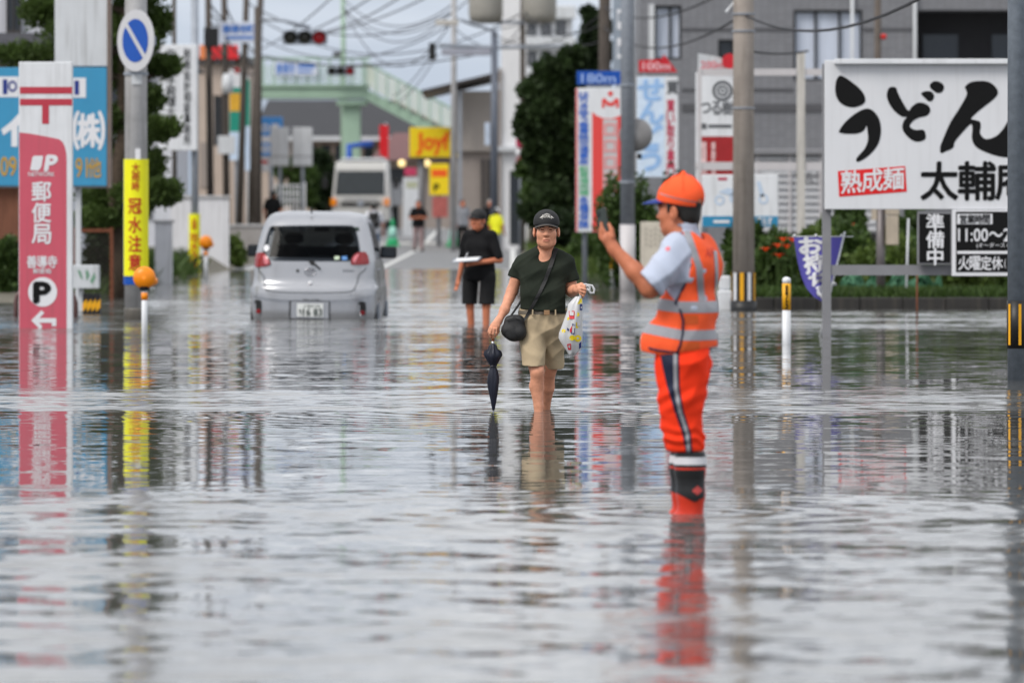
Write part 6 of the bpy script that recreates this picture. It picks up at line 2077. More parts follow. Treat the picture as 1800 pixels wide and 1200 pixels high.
for u in np.linspace(0, 1, 22):
    px_, py_ = 977 - 51 * u - 5 * math.sin(math.pi * u) * -1, 437 + 118 * u
    x_, _, z_ = J(px_, py_)
    strap.append((x_, surf_y(Vt, x_, z_, -.11) - .006, z_))
sv, sf = [], []
for i, p in enumerate(strap):
    p = Vector(p) - Vector(J(903, 602, -.1))
    for s in (-1, 1): sv.append((p.x + s * .017, p.y, p.z + s * .008))
for i in range(len(strap) - 1): sf.append((2 * i, 2 * i + 2, 2 * i + 3, 2 * i + 1))
sv += [tuple(K(916, 566, -.13) + Vector((-.015, 0, 0))), tuple(K(916, 566, -.13) + Vector((.015, 0, 0)))]
sf.append((2 * len(strap) - 2, 2 * len(strap), 2 * len(strap) + 1, 2 * len(strap) - 1))
st_ = MB().add(sv, sf).build("strap", m_bag, tb)
md = st_.modifiers.new("thick", 'SOLIDIFY'); md.thickness = .004
MB().tube([K(893, 562, -.1), K(912, 535, -.02), K(915, 530, .04)], .008, 6).build("rear_strap", m_bag, tb)

# folded umbrella
tu = thing("folded_umbrella", "folded navy umbrella with wooden handle, tip in the water", "umbrella", OM.loc + Vector(J(866.5, 722, -.115)))
def U(py): return (722 - py) * OM.k
def ux(py): return (866.5 - 866.5 + (py - 590) / 130 * 1.0) * OM.k
m_umb = M("navy_umbrella_cloth", (.008, .010, .022, 1), .45, var=.3, vs=12)
prof = [(603, 2.2), (606, 6), (612, 7.5), (620, 13), (627, 14), (633, 10.5), (640, 6), (644, 5), (650, 7), (660, 9.2), (670, 9.8), (682, 8.8), (695, 6.4), (708, 4.2), (719, 2.0), (721, 1.0)]
V_, F_ = [], []
n = 32
for py, w in prof:
    for j in range(n):
        a = 2 * math.pi * j / n
        pl = 1 + (.20 if py < 642 else .11) * math.cos(8 * a + py * .05) + .06 * math.sin(3 * a + py * .1)
        V_.append((w * OM.k * pl * math.cos(a) + ux(py), w * OM.k * pl * math.sin(a) * .8, U(py) + (.014 * math.cos(8 * a) if 618 < py < 634 else 0)))
for i in range(len(prof) - 1):
    for j in range(n): F_.append((i * n + j, i * n + (j + 1) % n, (i + 1) * n + (j + 1) % n, (i + 1) * n + j))
MB().add(V_, F_).build("canopy", m_umb, tu, True)
MB().tube([(ux(598), 0, U(602)), (ux(560), 0, U(588)), (ux(540), .002, U(572))], [.010, .011, .012], 12).build("handle", M("varnished_wood", rgb(150, 84, 50), .3, var=.2, vs=20), tu, True)
MB().tube([(ux(604), 0, U(605)), (ux(598), 0, U(599))], .011, 12).build("ferrule", M("polished_metal", rgb(196, 196, 200), .2, metal=.8), tu, True)
MB().tube([(ux(720), 0, U(720)), (ux(726), 0, U(740))], .005, 8).build("tip", m_galv, tu)
MB().tube([(ux(644) - .02, -.017, U(643)), (ux(644), -.022, U(642)), (ux(644) + .02, -.017, U(643))], .004, 6).build("tie_band", m_umb, tu)

# printed carrier bag held in the left hand
tc = thing("carrier_bag", "white carrier bag printed with yellow rings and red and navy squares", "bag", OM.loc + Vector(J(1003, 622, -.25)))
Z0 = Vector(J(1003, 622, -.25))
def C_(px, py, y=0.0): return Vector(J(px, py, -.25 + y)) - Z0
cols_ = [(981, 590), (984, 586), (988, 572), (992, 562), (997, 545), (1001, 536), (1006, 533), (1011, 532), (1016, 528), (1020, 524), (1022, 528)]
def bag_edge(u):
    """outline of the hanging bag: left and right edges at height u (0 = hand, 1 = bottom)"""
    return None
rows_ = [(520, 1011, 1021), (527, 1004, 1023), (534, 998, 1023.5), (546, 996, 1023), (558, 992, 1023), (572, 987, 1023), (585, 982, 1023), (594, 981, 1023), (602, 985, 1022), (610, 990, 1021), (617, 995, 1012), (621, 1001, 1008)]
V_, F_, n = [], [], 40
for r_i, (py, xa_, xb_) in enumerate(rows_):
    u = r_i / (len(rows_) - 1)
    for j in range(n):
        a = 2 * math.pi * j / n
        w = (xb_ - xa_) / 2
        fold = 1 + .1 * math.sin(5 * a + 1 + u * 2) * (1 - abs(.5 - u)) + .05 * math.sin(9 * a + 4 * u)
        p = C_((xa_ + xb_) / 2 + w * math.cos(a) * (.95 + .05 * fold), py + 3 * math.cos(3 * a) * u)
        p.y += math.sin(a) * .055 * fold * (.35 + .65 * math.sin(math.pi * min(u * 1.1, 1)))
        V_.append(p)
for i in range(len(rows_) - 1):
    for j in range(n): F_.append((i * n + j, i * n + (j + 1) % n, (i + 1) * n + (j + 1) % n, (i + 1) * n + j))
F_.append([(len(rows_) - 1) * n + j for j in range(n)])
bagb = MB().add(V_, F_).build("bag_body", M("white_vinyl", rgb(212, 212, 214), .3, var=.06, vs=12, transl=.15), tc, True)
bv = np.array(V_)
def on_bag(name, mat, shapes, off=.003):
    mb = MB()
    for sh_ in shapes:
        P = []
        for px_, py_ in sh_:
            p = C_(px_, py_)
            dd_ = (bv[:, 0] - p.x) ** 2 + (bv[:, 2] - p.z) ** 2 + (bv[:, 1] > 0) * 1.0
            m = np.argsort(dd_)[:8]; ww = 1 / (dd_[m] + 1e-5)
            P.append((p.x, (bv[m, 1] * ww).sum() / ww.sum() - off - .0018, p.z))
        mb.add(P, [list(range(len(P)))])
    mb.build(name, mat, tc)
def ringp(cx, cy, r, n=14): return [(cx + r * math.cos(6.2832 * i / n), cy + r * .95 * math.sin(6.2832 * i / n)) for i in range(n)]
m_by, m_bw = M("lemon_print", rgb(236, 210, 30), .35), MATS["white_vinyl"]
on_bag("yellow_print", m_by, [ringp(1015, 593, 6.2)]); on_bag("yellow_print", m_by, [ringp(1005, 592, 5)]); on_bag("yellow_print", m_by, [ringp(1014, 551, 4)]); on_bag("yellow_print", m_by, [ringp(990, 580, 3.4)])
on_bag("yellow_print", m_by, [[(1011.5, 561), (1021.5, 561), (1021.5, 575), (1011.5, 575)]]); on_bag("yellow_print", m_by, [[(1014, 533), (1019, 524), (1022, 523), (1022.5, 534)]])
on_bag("yellow_print", m_by, [[(997, 556), (1000, 556), (999, 561), (996, 561)]])
on_bag("white_centre", m_bw, [ringp(1015, 593, 2.2)], .005); on_bag("grey_centre", m_lgrey, [[(1013.5, 564), (1019.5, 564), (1019.5, 572), (1013.5, 572)]], .005)
m_br, m_bn = M("scarlet_print", rgb(206, 34, 52), .4), M("navy_print", rgb(40, 52, 110), .4)
on_bag("red_print", m_br, [[(999, 545), (1009, 545), (1009, 559), (1000, 559)]]); on_bag("white_centre", m_bw, [[(1000.5, 546.5), (1007.5, 546.5), (1007.5, 553), (1001, 553)]], .005)
on_bag("red_print", m_br, [[(996, 603), (1003, 602), (1003, 613), (998, 613)]]); on_bag("white_centre", m_bw, [[(998, 605), (1001.5, 604.5), (1001.5, 610), (999, 610)]], .005)
on_bag("red_print", m_br, [[(1001, 577), (1005, 570), (1004, 582), (1001, 583)]])
for P in ([(1018.5, 533), (1023, 533), (1023, 544), (1018.5, 544)], [(1005, 567), (1010, 567), (1010, 571), (1005, 571)], [(1004, 577), (1010, 575), (1009, 586), (1003, 585)], [(1017, 602), (1021.5, 598), (1021, 609), (1017, 612)], [(996, 574), (1000, 577), (998, 580), (996, 578)]):
    on_bag("navy_print", m_bn, [P])
on_bag("white_centre", m_bw, [[(1020, 535), (1022, 535), (1022, 541), (1020, 541)]], .005); on_bag("white_centre", m_bw, [[(1005.5, 578.5), (1008.5, 577.5), (1008, 583.5), (1005, 583)]], .005)
# knotted handles looping out of the fist
for P in ([(1016, 506), (1022, 499), (1030, 499), (1036, 504), (1036, 510), (1030, 509), (1026, 505)], [(1026, 506), (1033, 500), (1040, 501), (1044, 508), (1043, 514), (1037, 514), (1034, 509), (1030, 506)], [(1019, 514), (1019.5, 520), (1020, 526)]):
    hp = [C_(a, b_, -.0) for a, b_ in P]
    MB().tube(hp, .0085, 7).build("handle_loop", m_bw, tc, True)
# ------------------------------------------------------------------ guard in orange taking a photo
GM = at_water(1213, 902)
def J(px, py, y=0.0): return np.array(GM.p(px, py, y))
t = thing("person", "guard in orange cap, orange reflective vest and red-orange trousers holding up a phone", "person", GM.loc)
GY = R(-122)
b = Solid((-.46, -.42, -.12), (.20, .42, 1.66), .0048)
hc = J(1194, 368, .02)
head(b, hc, GY, 1.04)
b.cone(hc + spin((0, .035, -.06), GY), J(1203, 415, .02), .056, .066, .03)
b.cone(J(1203, 420, .02), J(1210, 455, .02), .07, .10, .03)
b.cone(J(1190, 440, -.10), J(1226, 440, .17), .05, .05, .03)
b.cone(J(1212, 475, .02), J(1206, 600, .02), .10, .10, .05)
b.chain([J(1186, 440, -.13), J(1152, 492, -.2), J(1140, 505, -.2)], [.056, .046, .044], .03)     # left arm
b.chain([J(1140, 505, -.2), J(1114, 476, -.19), J(1078, 437, -.17)], [.045, .042, .028], .02)
hand(b, J(1078, 437, -.17), J(1068, 420, -.165),
     [[J(1064, 408, -.150), J(1058, 400, -.135), J(1056, 392, -.130)],
      [J(1062, 412, -.138), J(1056, 405, -.120), J(1055.5, 398, -.112)],
      [J(1060, 417, -.132), J(1054.5, 411, -.115), J(1054, 404, -.106)],
      [J(1060, 423, -.135), J(1055, 418, -.12), J(1054, 412, -.112)]],
     [J(1076, 416, -.178), J(1074, 404, -.172), J(1069, 394, -.158)], rp=.036, nrm=(.6, -.6, 0))
b.chain([J(1230, 442, .2), J(1226, 520, .27), J(1225, 530, .27)], [.055, .045, .042], .03)         # right arm bent across the front
b.chain([J(1225, 530, .27), J(1205, 548, .22), J(1190, 552, .2)], [.042, .036, .028], .02)
hand(b, J(1190, 552, .2), J(1180, 553, .18),
     [[J(1176, 548, .17), J(1170, 548, .16), J(1167, 552, .15)], [J(1175, 552, .17), J(1168, 552, .16), J(1165, 556, .15)],
      [J(1175, 556, .17), J(1168, 557, .16), J(1166, 561, .15)], [J(1176, 560, .17), J(1171, 561, .16), J(1169, 564, .15)]],
     [J(1184, 545, .17), J(1177, 541, .16), J(1172, 542, .15)], rp=.03)
b.chain([J(1200, 620, -.06), J(1205, 750, -.04), J(1214, 800, -.03), J(1214, 905, -.03)], [.10, .07, .055, .05], .03)
b.chain([J(1206, 620, .1), J(1205, 750, .12), J(1208, 800, .14), J(1208, 905, .14)], [.10, .07, .055, .05], .03)
for y_ in (-.03, .14): b.chain([J(1212, 922, y_), J(1160, 926, y_ + .02)], [.05, .035], .02)
body, V, F = solid_obj("body", b, m_skin2, t, 2)
q = face_parts(t, hc, GY, V, F)
hr = Solid(tuple(hc + [-.14, -.14, -.11]), tuple(hc + [.14, .14, .1]), .004)
hr.ell(hc + spin((0, .024, .035), GY), (.082, .094, .09), .01, rot=(GY, 'Z'))
hr.ell(hc + spin((0, .058, -.03), GY), (.064, .05, .058), .02, rot=(GY, 'Z'))
hr.ell(hc + spin((0, -.075, -.02), GY), (.11, .075, .12), .01, 'sub', rot=(GY, 'Z'))
for s in (-1, 1):
    hr.ell(hc + spin((s * .085, .005, -.03), GY), (.03, .035, .042), .01, 'sub', rot=(GY, 'Z'))
    hr.cone(hc + spin((s * .078, -.01, .03), GY), hc + spin((s * .079, -.012, -.012), GY), .013, .008, .01)
hr.half(hc + [0, 0, .06], (0, 0, 1))
solid_obj("hair", hr, m_hair, t, 2)
m_org = M("orange_fabric", (1.0, .125, .04, 1), .75, var=.06, vs=8, crease=.008, spec=.12)
m_silver = M("grey_reflective_tape", rgb(150, 150, 156), .4, var=.08, vs=10)
m_navyc = M("navy_fabric", (.010, .014, .042, 1), .7, var=.15)
cp = Solid(tuple(hc + [-.15, -.15, -.05]), tuple(hc + [.16, .15, .19]), .004)
cp.ell(hc + spin((0, .018, .062), GY), (.095, .110, .103), .01, rot=(GY, 'Z'))
cp.ell(hc + spin((0, -.028, .048), GY), (.084, .080, .082), .03, rot=(GY, 'Z'))
cp.cone(hc + spin((0, .022, .158), GY), hc + spin((0, .024, .174), GY), .016, .012, .01)
fx, fy = math.sin(GY), -math.cos(GY)
cp.half(hc + [0, 0, .026], (fx * .16, fy * .16, -1), .004)
cp.ell(hc + spin((0, .122, .028), GY), (.032, .04, .022), .004, 'sub', rot=(GY, 'Z'))
cap, Vc, Fc = solid_obj("cap", cp, m_org, t, 2)
FC = Vc[Fc].mean(1) - hc
fw = FC[:, 0] * fx + FC[:, 1] * fy
qv = Vc - hc
fwv = qv[:, 0] * fx + qv[:, 1] * fy
band("cap_tape", Vc, Fc, qv[:, 2] - (.062 + .24 * fwv), -.0035, .0035, (0, 0, 1), .0015, M("dull_reflective_thread", rgb(170, 130, 126), .5), cap, fwv < .06)
for i in range(6):                              # crown seams
    a_ = i * math.pi / 3 + .5
    MB().tube([tuple(hc + spin((.098 * math.cos(a_) * math.sin(b_), .018 + .113 * math.sin(a_) * math.sin(b_), .062 + .109 * math.cos(b_)), GY)) for b_ in np.linspace(.12, 1.35, 10)], .0016, 5).build("crown_seam", m_org, cap)
peak(cap, hc, GY, M("royal_blue_cloth", rgb(44, 66, 140), .7), z0=.062, reach=1.5, droop=.016, tilt=-.12)
# work shirt
m_ws = M("grey_blue_work_shirt", rgb(182, 190, 208), .8, var=.07, vs=9, crease=.012, spec=.12)
s_ = Solid((-.40, -.40, .72), (.22, .42, 1.45), .0055)
s_.cone(J(1190, 436, -.10), J(1224, 436, .17), .072, .072, .05)
s_.cone(J(1206, 470, -.06), J(1222, 470, .12), .125, .125, .06)
s_.cone(J(1202, 545, -.05), J(1212, 545, .1), .12, .12, .06)
s_.cone(J(1200, 600, -.05), J(1206, 600, .1), .118, .118, .05)
s_.chain([J(1188, 438, -.12), J(1163, 474, -.18), J(1138, 500, -.21)], [.074, .072, .078], .035)
s_.chain([J(1228, 440, .2), J(1215, 480, .25)], [.07, .065], .04)
s_.cone(hc + spin((0, .03, -.075), GY), J(1203, 412, .02), .066, .084, .02)
s_.wrinkle(folds(.0065, [(34, 1), (54, .8), (85, .4)], 5))
n_ = np.array([-.74, 0, -.67])
X, Y, Z = np.meshgrid(*s_.ax, indexing='ij')
dd = (X - J(1133, 489)[0]) * n_[0] + (Z - J(1133, 489)[2]) * n_[2]
s_.f = np.where(X < J(1185, 0)[0], np.maximum(s_.f, dd), s_.f).astype(np.float32)
s_.f = np.maximum(s_.f, (Z - (hc[2] - .075 - .18 * ((X - hc[0]) * fx + (Y - hc[1]) * fy)))).astype(np.float32)   # collar line falls towards the throat
s_.cone(hc + spin((0, .03, -.05), GY), J(1201, 407, .015), .058, .066, .004, 'sub')
s_.cone(J(1120, 512, -.225), J(1150, 490, -.2), .056, .056, .01, 'sub')
shirt, Vs, Fs = solid_obj("work_shirt", s_, m_ws, t, 2)
FC = Vs[Fs].mean(1)
pc = J(1172, 437)
peel("sleeve_badge", Vs, Fs, ((FC[:, 0] - pc[0]) ** 2 + (FC[:, 2] - pc[2]) ** 2 < .011 ** 2) & (FC[:, 1] < -.1), .001, M("pink_badge", rgb(226, 120, 130), .7), shirt)
# trousers
m_tr = M("red_orange_trousers", (1.0, .05, .014, 1), .8, var=.07, vs=8, crease=.012, spec=.12)
h_ = Solid((-.26, -.26, .24), (.20, .34, .90), .0055)
h_.cone(J(1198, 610, -.05), J(1203, 610, .12), .126, .126, .05)
h_.chain([J(1198, 640, -.05), J(1197, 700, -.05), J(1198, 745, -.04), J(1205, 776, -.03), J(1213, 800, -.03)], [.132, .108, .090, .088, .066], .03)
h_.chain([J(1205, 640, .1), J(1201, 700, .12), J(1196, 745, .13), J(1200, 778, .14), J(1206, 796, .14)], [.132, .108, .086, .08, .062], .03)
h_.wrinkle(folds(.0075, [(24, 1), (40, .8), (66, .4)], 11, .35))
h_.wrinkle(lambda X, Y, Z: .0055 * np.sin(2 * math.pi * (Z + .25 * X + .02 * np.sin(30 * X + 20 * Y)) / .052) * np.exp(-((Z - J(0, 768)[2]) / .05) ** 2)
           + .005 * np.sin(2 * math.pi * (Z - .5 * X) / .08 + 8 * Y) * np.exp(-((Z - J(0, 700)[2]) / .07) ** 2))
X, Y, Z = np.meshgrid(*h_.ax, indexing='ij')
h_.f = np.maximum(h_.f, J(0, 792)[2] + .05 * (X - J(1213, 0)[0]) - Z).astype(np.float32)
tr, Vt, Ft = solid_obj("trousers", h_, m_tr, t, 2)
FC = Vt[Ft].mean(1)
P_ = [(613, 1158, 1192), (640, 1163, 1192), (680, 1172, 1193), (720, 1184, 1200), (760, 1198, 1213), (795, 1205, 1216)]
pz = np.array([J(0, p[0])[2] for p in P_])[::-1]; pl = np.array([J(p[1], 0)[0] for p in P_])[::-1]; pr_ = np.array([J(p[2], 0)[0] for p in P_])[::-1]
L_, R_ = np.interp(FC[:, 2], pz, pl), np.interp(FC[:, 2], pz, pr_)
near_ = FC[:, 1] < -.05
Lv, Rv = np.interp(Vt[:, 2], pz, pl), np.interp(Vt[:, 2], pz, pr_)
band("navy_side_panel", Vt, Ft, Vt[:, 0], Lv, Rv, (1, 0, 0), .0016, m_navyc, tr, Vt[:, 1] < -.05)
band("reflective_piping", Vt, Ft, Vt[:, 0] - Rv + .018, -.0085, .0085, (1, 0, 0), .0032, m_silver, tr, Vt[:, 1] < -.05)
# boots
m_bootr = M("red_rubber", rgb(206, 56, 34), .35, var=.12, vs=10)
m_bootk = M("black_rubber", (.014, .014, .015, 1), .35, var=.2)
for k_, (y_, dx) in enumerate(((-.03, 0), (.14, -7))):
    bo = Solid((-.20, y_ - .12, -.10), (.12, y_ + .12, .33), .005)
    bo.chain([J(1213 + dx, 790, y_), J(1213 + dx, 822, y_), J(1214 + dx, 868, y_), J(1213 + dx, 905, y_)], [.07, .072, .066, .062], .02)
    bo.chain([J(1212 + dx, 918, y_), J(1165 + dx, 924, y_ + .015)], [.06, .045], .03)
    bo.half(J(1213, 793, y_), (0, 0, 1))
    o_, Vb, Fb = solid_obj("boot", bo, m_bootr, t, 2)
    fc = Vb[Fb].mean(1); zc_ = lambda p: J(0, p)[2]
    band("black_collar", Vb, Fb, Vb[:, 2], zc_(820), 9, (0, 0, 1), .002, m_bootk, o_)
    band("reflective_band", Vb, Fb, Vb[:, 2], zc_(815), zc_(802), (0, 0, 1), .004, M("pale_reflective_band", rgb(206, 206, 210), .4), o_, None)
    lo_ = zc_(878) + .35 * np.abs(fc[:, 0] - J(1222 + dx, 0)[0]) * (fc[:, 0] > J(1222 + dx, 0)[0])
    lo_ = zc_(880) + .5 * np.abs(fc[:, 0] - J(1220 + dx, 0)[0])
    peel("black_guard", Vb, Fb, (fc[:, 2] > lo_) & (fc[:, 2] < zc_(824)) & (fc[:, 0] < J(1237 + dx, 0)[0]), .003, m_bootk, o_)
    lc_ = J(1224 + dx, 860)
    peel("boot_emblem", Vb, Fb, (np.abs(fc[:, 0] - lc_[0]) * .9 + np.abs(fc[:, 2] - lc_[2]) < .022) & (fc[:, 1] < y_), .005, M("red_emblem_rubber", rgb(190, 70, 66), .4), o_)
# vest
v_ = Solid((-.32, -.32, .66), (.24, .42, 1.42), .0055)
v_.cone(J(1198, 432, -.09), J(1228, 434, .17), .082, .082, .05)
v_.cone(J(1208, 470, -.06), J(1226, 470, .12), .128, .128, .06)
v_.cone(J(1202, 545, -.05), J(1219, 545, .1), .128, .128, .06)
v_.cone(J(1194, 600, -.05), J(1212, 605, .1), .136, .134, .06)
v_.cone(J(1168, 600, -.02), J(1176, 604, .1), .104, .104, .05)
v_.chain([J(1165, 606, -.0), J(1164, 680, .0)], [.10, .11], .04)
v_.chain([J(1200, 606, -.02), J(1201, 680, -.02)], [.13, .136], .05)
v_.chain([J(1208, 606, .08), J(1206, 680, .08)], [.13, .13], .05)
v_.wrinkle(folds(.0045, [(26, 1), (44, .7), (70, .3)], 21))
X, Y, Z = np.meshgrid(*v_.ax, indexing='ij')
v_.f = np.maximum(v_.f, J(0, 616)[2] + .02 * np.sin(9 * X) + .06 * np.clip(J(1160, 0)[0] - X, 0, 1) * 3 - Z).astype(np.float32)
v_.f = np.maximum(v_.f, (Z - (hc[2] - .125 - .22 * ((X - hc[0]) * fx + (Y - hc[1]) * fy)))).astype(np.float32)
v_.cone(hc + spin((0, .03, -.05), GY), J(1203, 414, .02), .075, .098, .006, 'sub')
# arm hole: everything in front of a curve on the near side
AH = [(405, 1196), (420, 1205), (440, 1213), (465, 1214), (490, 1207), (515, 1194), (530, 1187)]
az = np.array([J(0, a[0])[2] for a in AH])[::-1]; ax_ = np.array([J(a[1], 0)[0] for a in AH])[::-1]
AL = [(405, 1196), (430, 1150), (505, 1165), (530, 1187)]
lz = np.array([J(0, a[0])[2] for a in AL])[::-1]; lx = np.array([J(a[1], 0)[0] for a in AL])[::-1]
xr, xl = np.interp(Z, az, ax_), np.interp(Z, lz, lx)
inhole = np.minimum(np.minimum(xr - X, X - xl), np.minimum(Z - az[0], 9))
holed = np.where(Y < .05, inhole, -1)
v_.f = np.where(holed > 0, np.maximum(v_.f, np.minimum(holed, .02)), v_.f).astype(np.float32)
vest, Vv, Fv = solid_obj("vest", v_, m_org, t, 2)
FC = Vv[Fv].mean(1)
zz, xx_ = FC[:, 2], FC[:, 0]
zl = lambda p: J(0, p)[2]
nearv = FC[:, 1] < .22
sag = .05 * np.clip(J(1195, 0)[0] - xx_, 0, 1) * 2.6
sagv = lambda c, k: k * np.clip(J(c, 0)[0] - Vv[:, 0], 0, 1) * 2.6
band("upper_reflective_band", Vv, Fv, Vv[:, 2] - sagv(1195, .05), zl(549), zl(529), (0, 0, 1), .0022, m_silver, vest)
sag2 = .07 * np.clip(J(1200, 0)[0] - xx_, 0, 1) * 2.6
band("lower_reflective_band", Vv, Fv, Vv[:, 2] - sagv(1200, .07), zl(597), zl(579), (0, 0, 1), .0022, m_silver, vest)
vx = np.interp(zz, [zl(530), zl(470), zl(408)], [J(1232, 0)[0], J(1227, 0)[0], J(1206, 0)[0]])
vxv = np.interp(Vv[:, 2], [zl(530), zl(470), zl(408)], [J(1232, 0)[0], J(1227, 0)[0], J(1206, 0)[0]])
band("shoulder_reflective_band", Vv, Fv, Vv[:, 0] - vxv, -.0165, .0165, (1, 0, 0), .0022, m_silver, vest, (Vv[:, 2] > zl(530)) & (Vv[:, 1] < .02))
vx2 = np.interp(zz, [zl(530), zl(440)], [J(1262, 0)[0], J(1257, 0)[0]])
vxv = np.interp(Vv[:, 2], [zl(530), zl(440)], [J(1262, 0)[0], J(1257, 0)[0]])
band("shoulder_reflective_band", Vv, Fv, Vv[:, 0] - vxv, -.009, .009, (1, 0, 0), .0022, m_silver, vest, (Vv[:, 2] > zl(530)) & (Vv[:, 2] < zl(440)) & (Vv[:, 1] < .14))
m_patch = M("brown_orange_patch", rgb(214, 90, 36), .7)
for (a, b_, c, d_) in ((1202, 1225, 552, 568), (1196, 1227, 599, 614)):
    peel("hook_patch", Vv, Fv, nearv & (FC[:, 1] < .02) & (xx_ > J(a, 0)[0]) & (xx_ < J(b_, 0)[0]) & (zz < zl(c)) & (zz > zl(d_)), .0022, m_patch, vest)
def on_vest(px, py, off=.004):
    x_, _, z_ = J(px, py)
    m = np.argsort((Vv[:, 0] - x_) ** 2 + (Vv[:, 2] - z_) ** 2 + (Vv[:, 1] > .1) * 1.0)[:4]
    return (x_, Vv[m, 1].mean() - off, z_)
for P in ([(1167, 506), (1174, 520), (1186, 531), (1194, 545), (1199, 562), (1198, 585), (1194, 604), (1189, 617)],
          [(1196, 408), (1205, 420), (1213, 440), (1214, 465), (1207, 490), (1195, 514), (1187, 530)],
          [(1133, 605), (1141, 611), (1153, 614), (1170, 616), (1190, 617), (1215, 617), (1240, 616), (1251, 614)]):
    MB().tube([on_vest(*p, off=.002) for p in P], .006, 6).build("navy_piping", m_navyc, vest, True)
ik = Ink(GM, 0)
ik.word("AF", 1238, 436, 1254, 451, .03)
lt_ = ik.put("back_lettering", M("faded_red_ink", rgb(214, 60, 40), .7), vest)
for v in lt_.data.vertices: v.co.y = on_vest(v.co.x / GM.k + GM.px, GM.py - v.co.z / GM.k, .004)[1]

# phone
tp = thing("mobile_phone", "dark mobile phone held up by the guard", "phone", GM.loc + Vector(J(1062, 412, -.142)))
ph = MB().bbox(-.036, .036, -.005, .005, 0, .125, .004).build("case", M("dark_green_phone_case", (.03, .04, .036, 1), .3, var=.15), tp)
MB().box(-.033, .033, .0055, .0062, .006, .119).build("screen", M("phone_screen", (.05, .06, .07, 1), .1, emit=.2), tp)
MB().bbox(-.03, -.008, -.0075, -.0052, .09, .118, .002).build("camera_bump", m_black, tp)
tp.rotation_euler = (0, R(-14), R(-56))

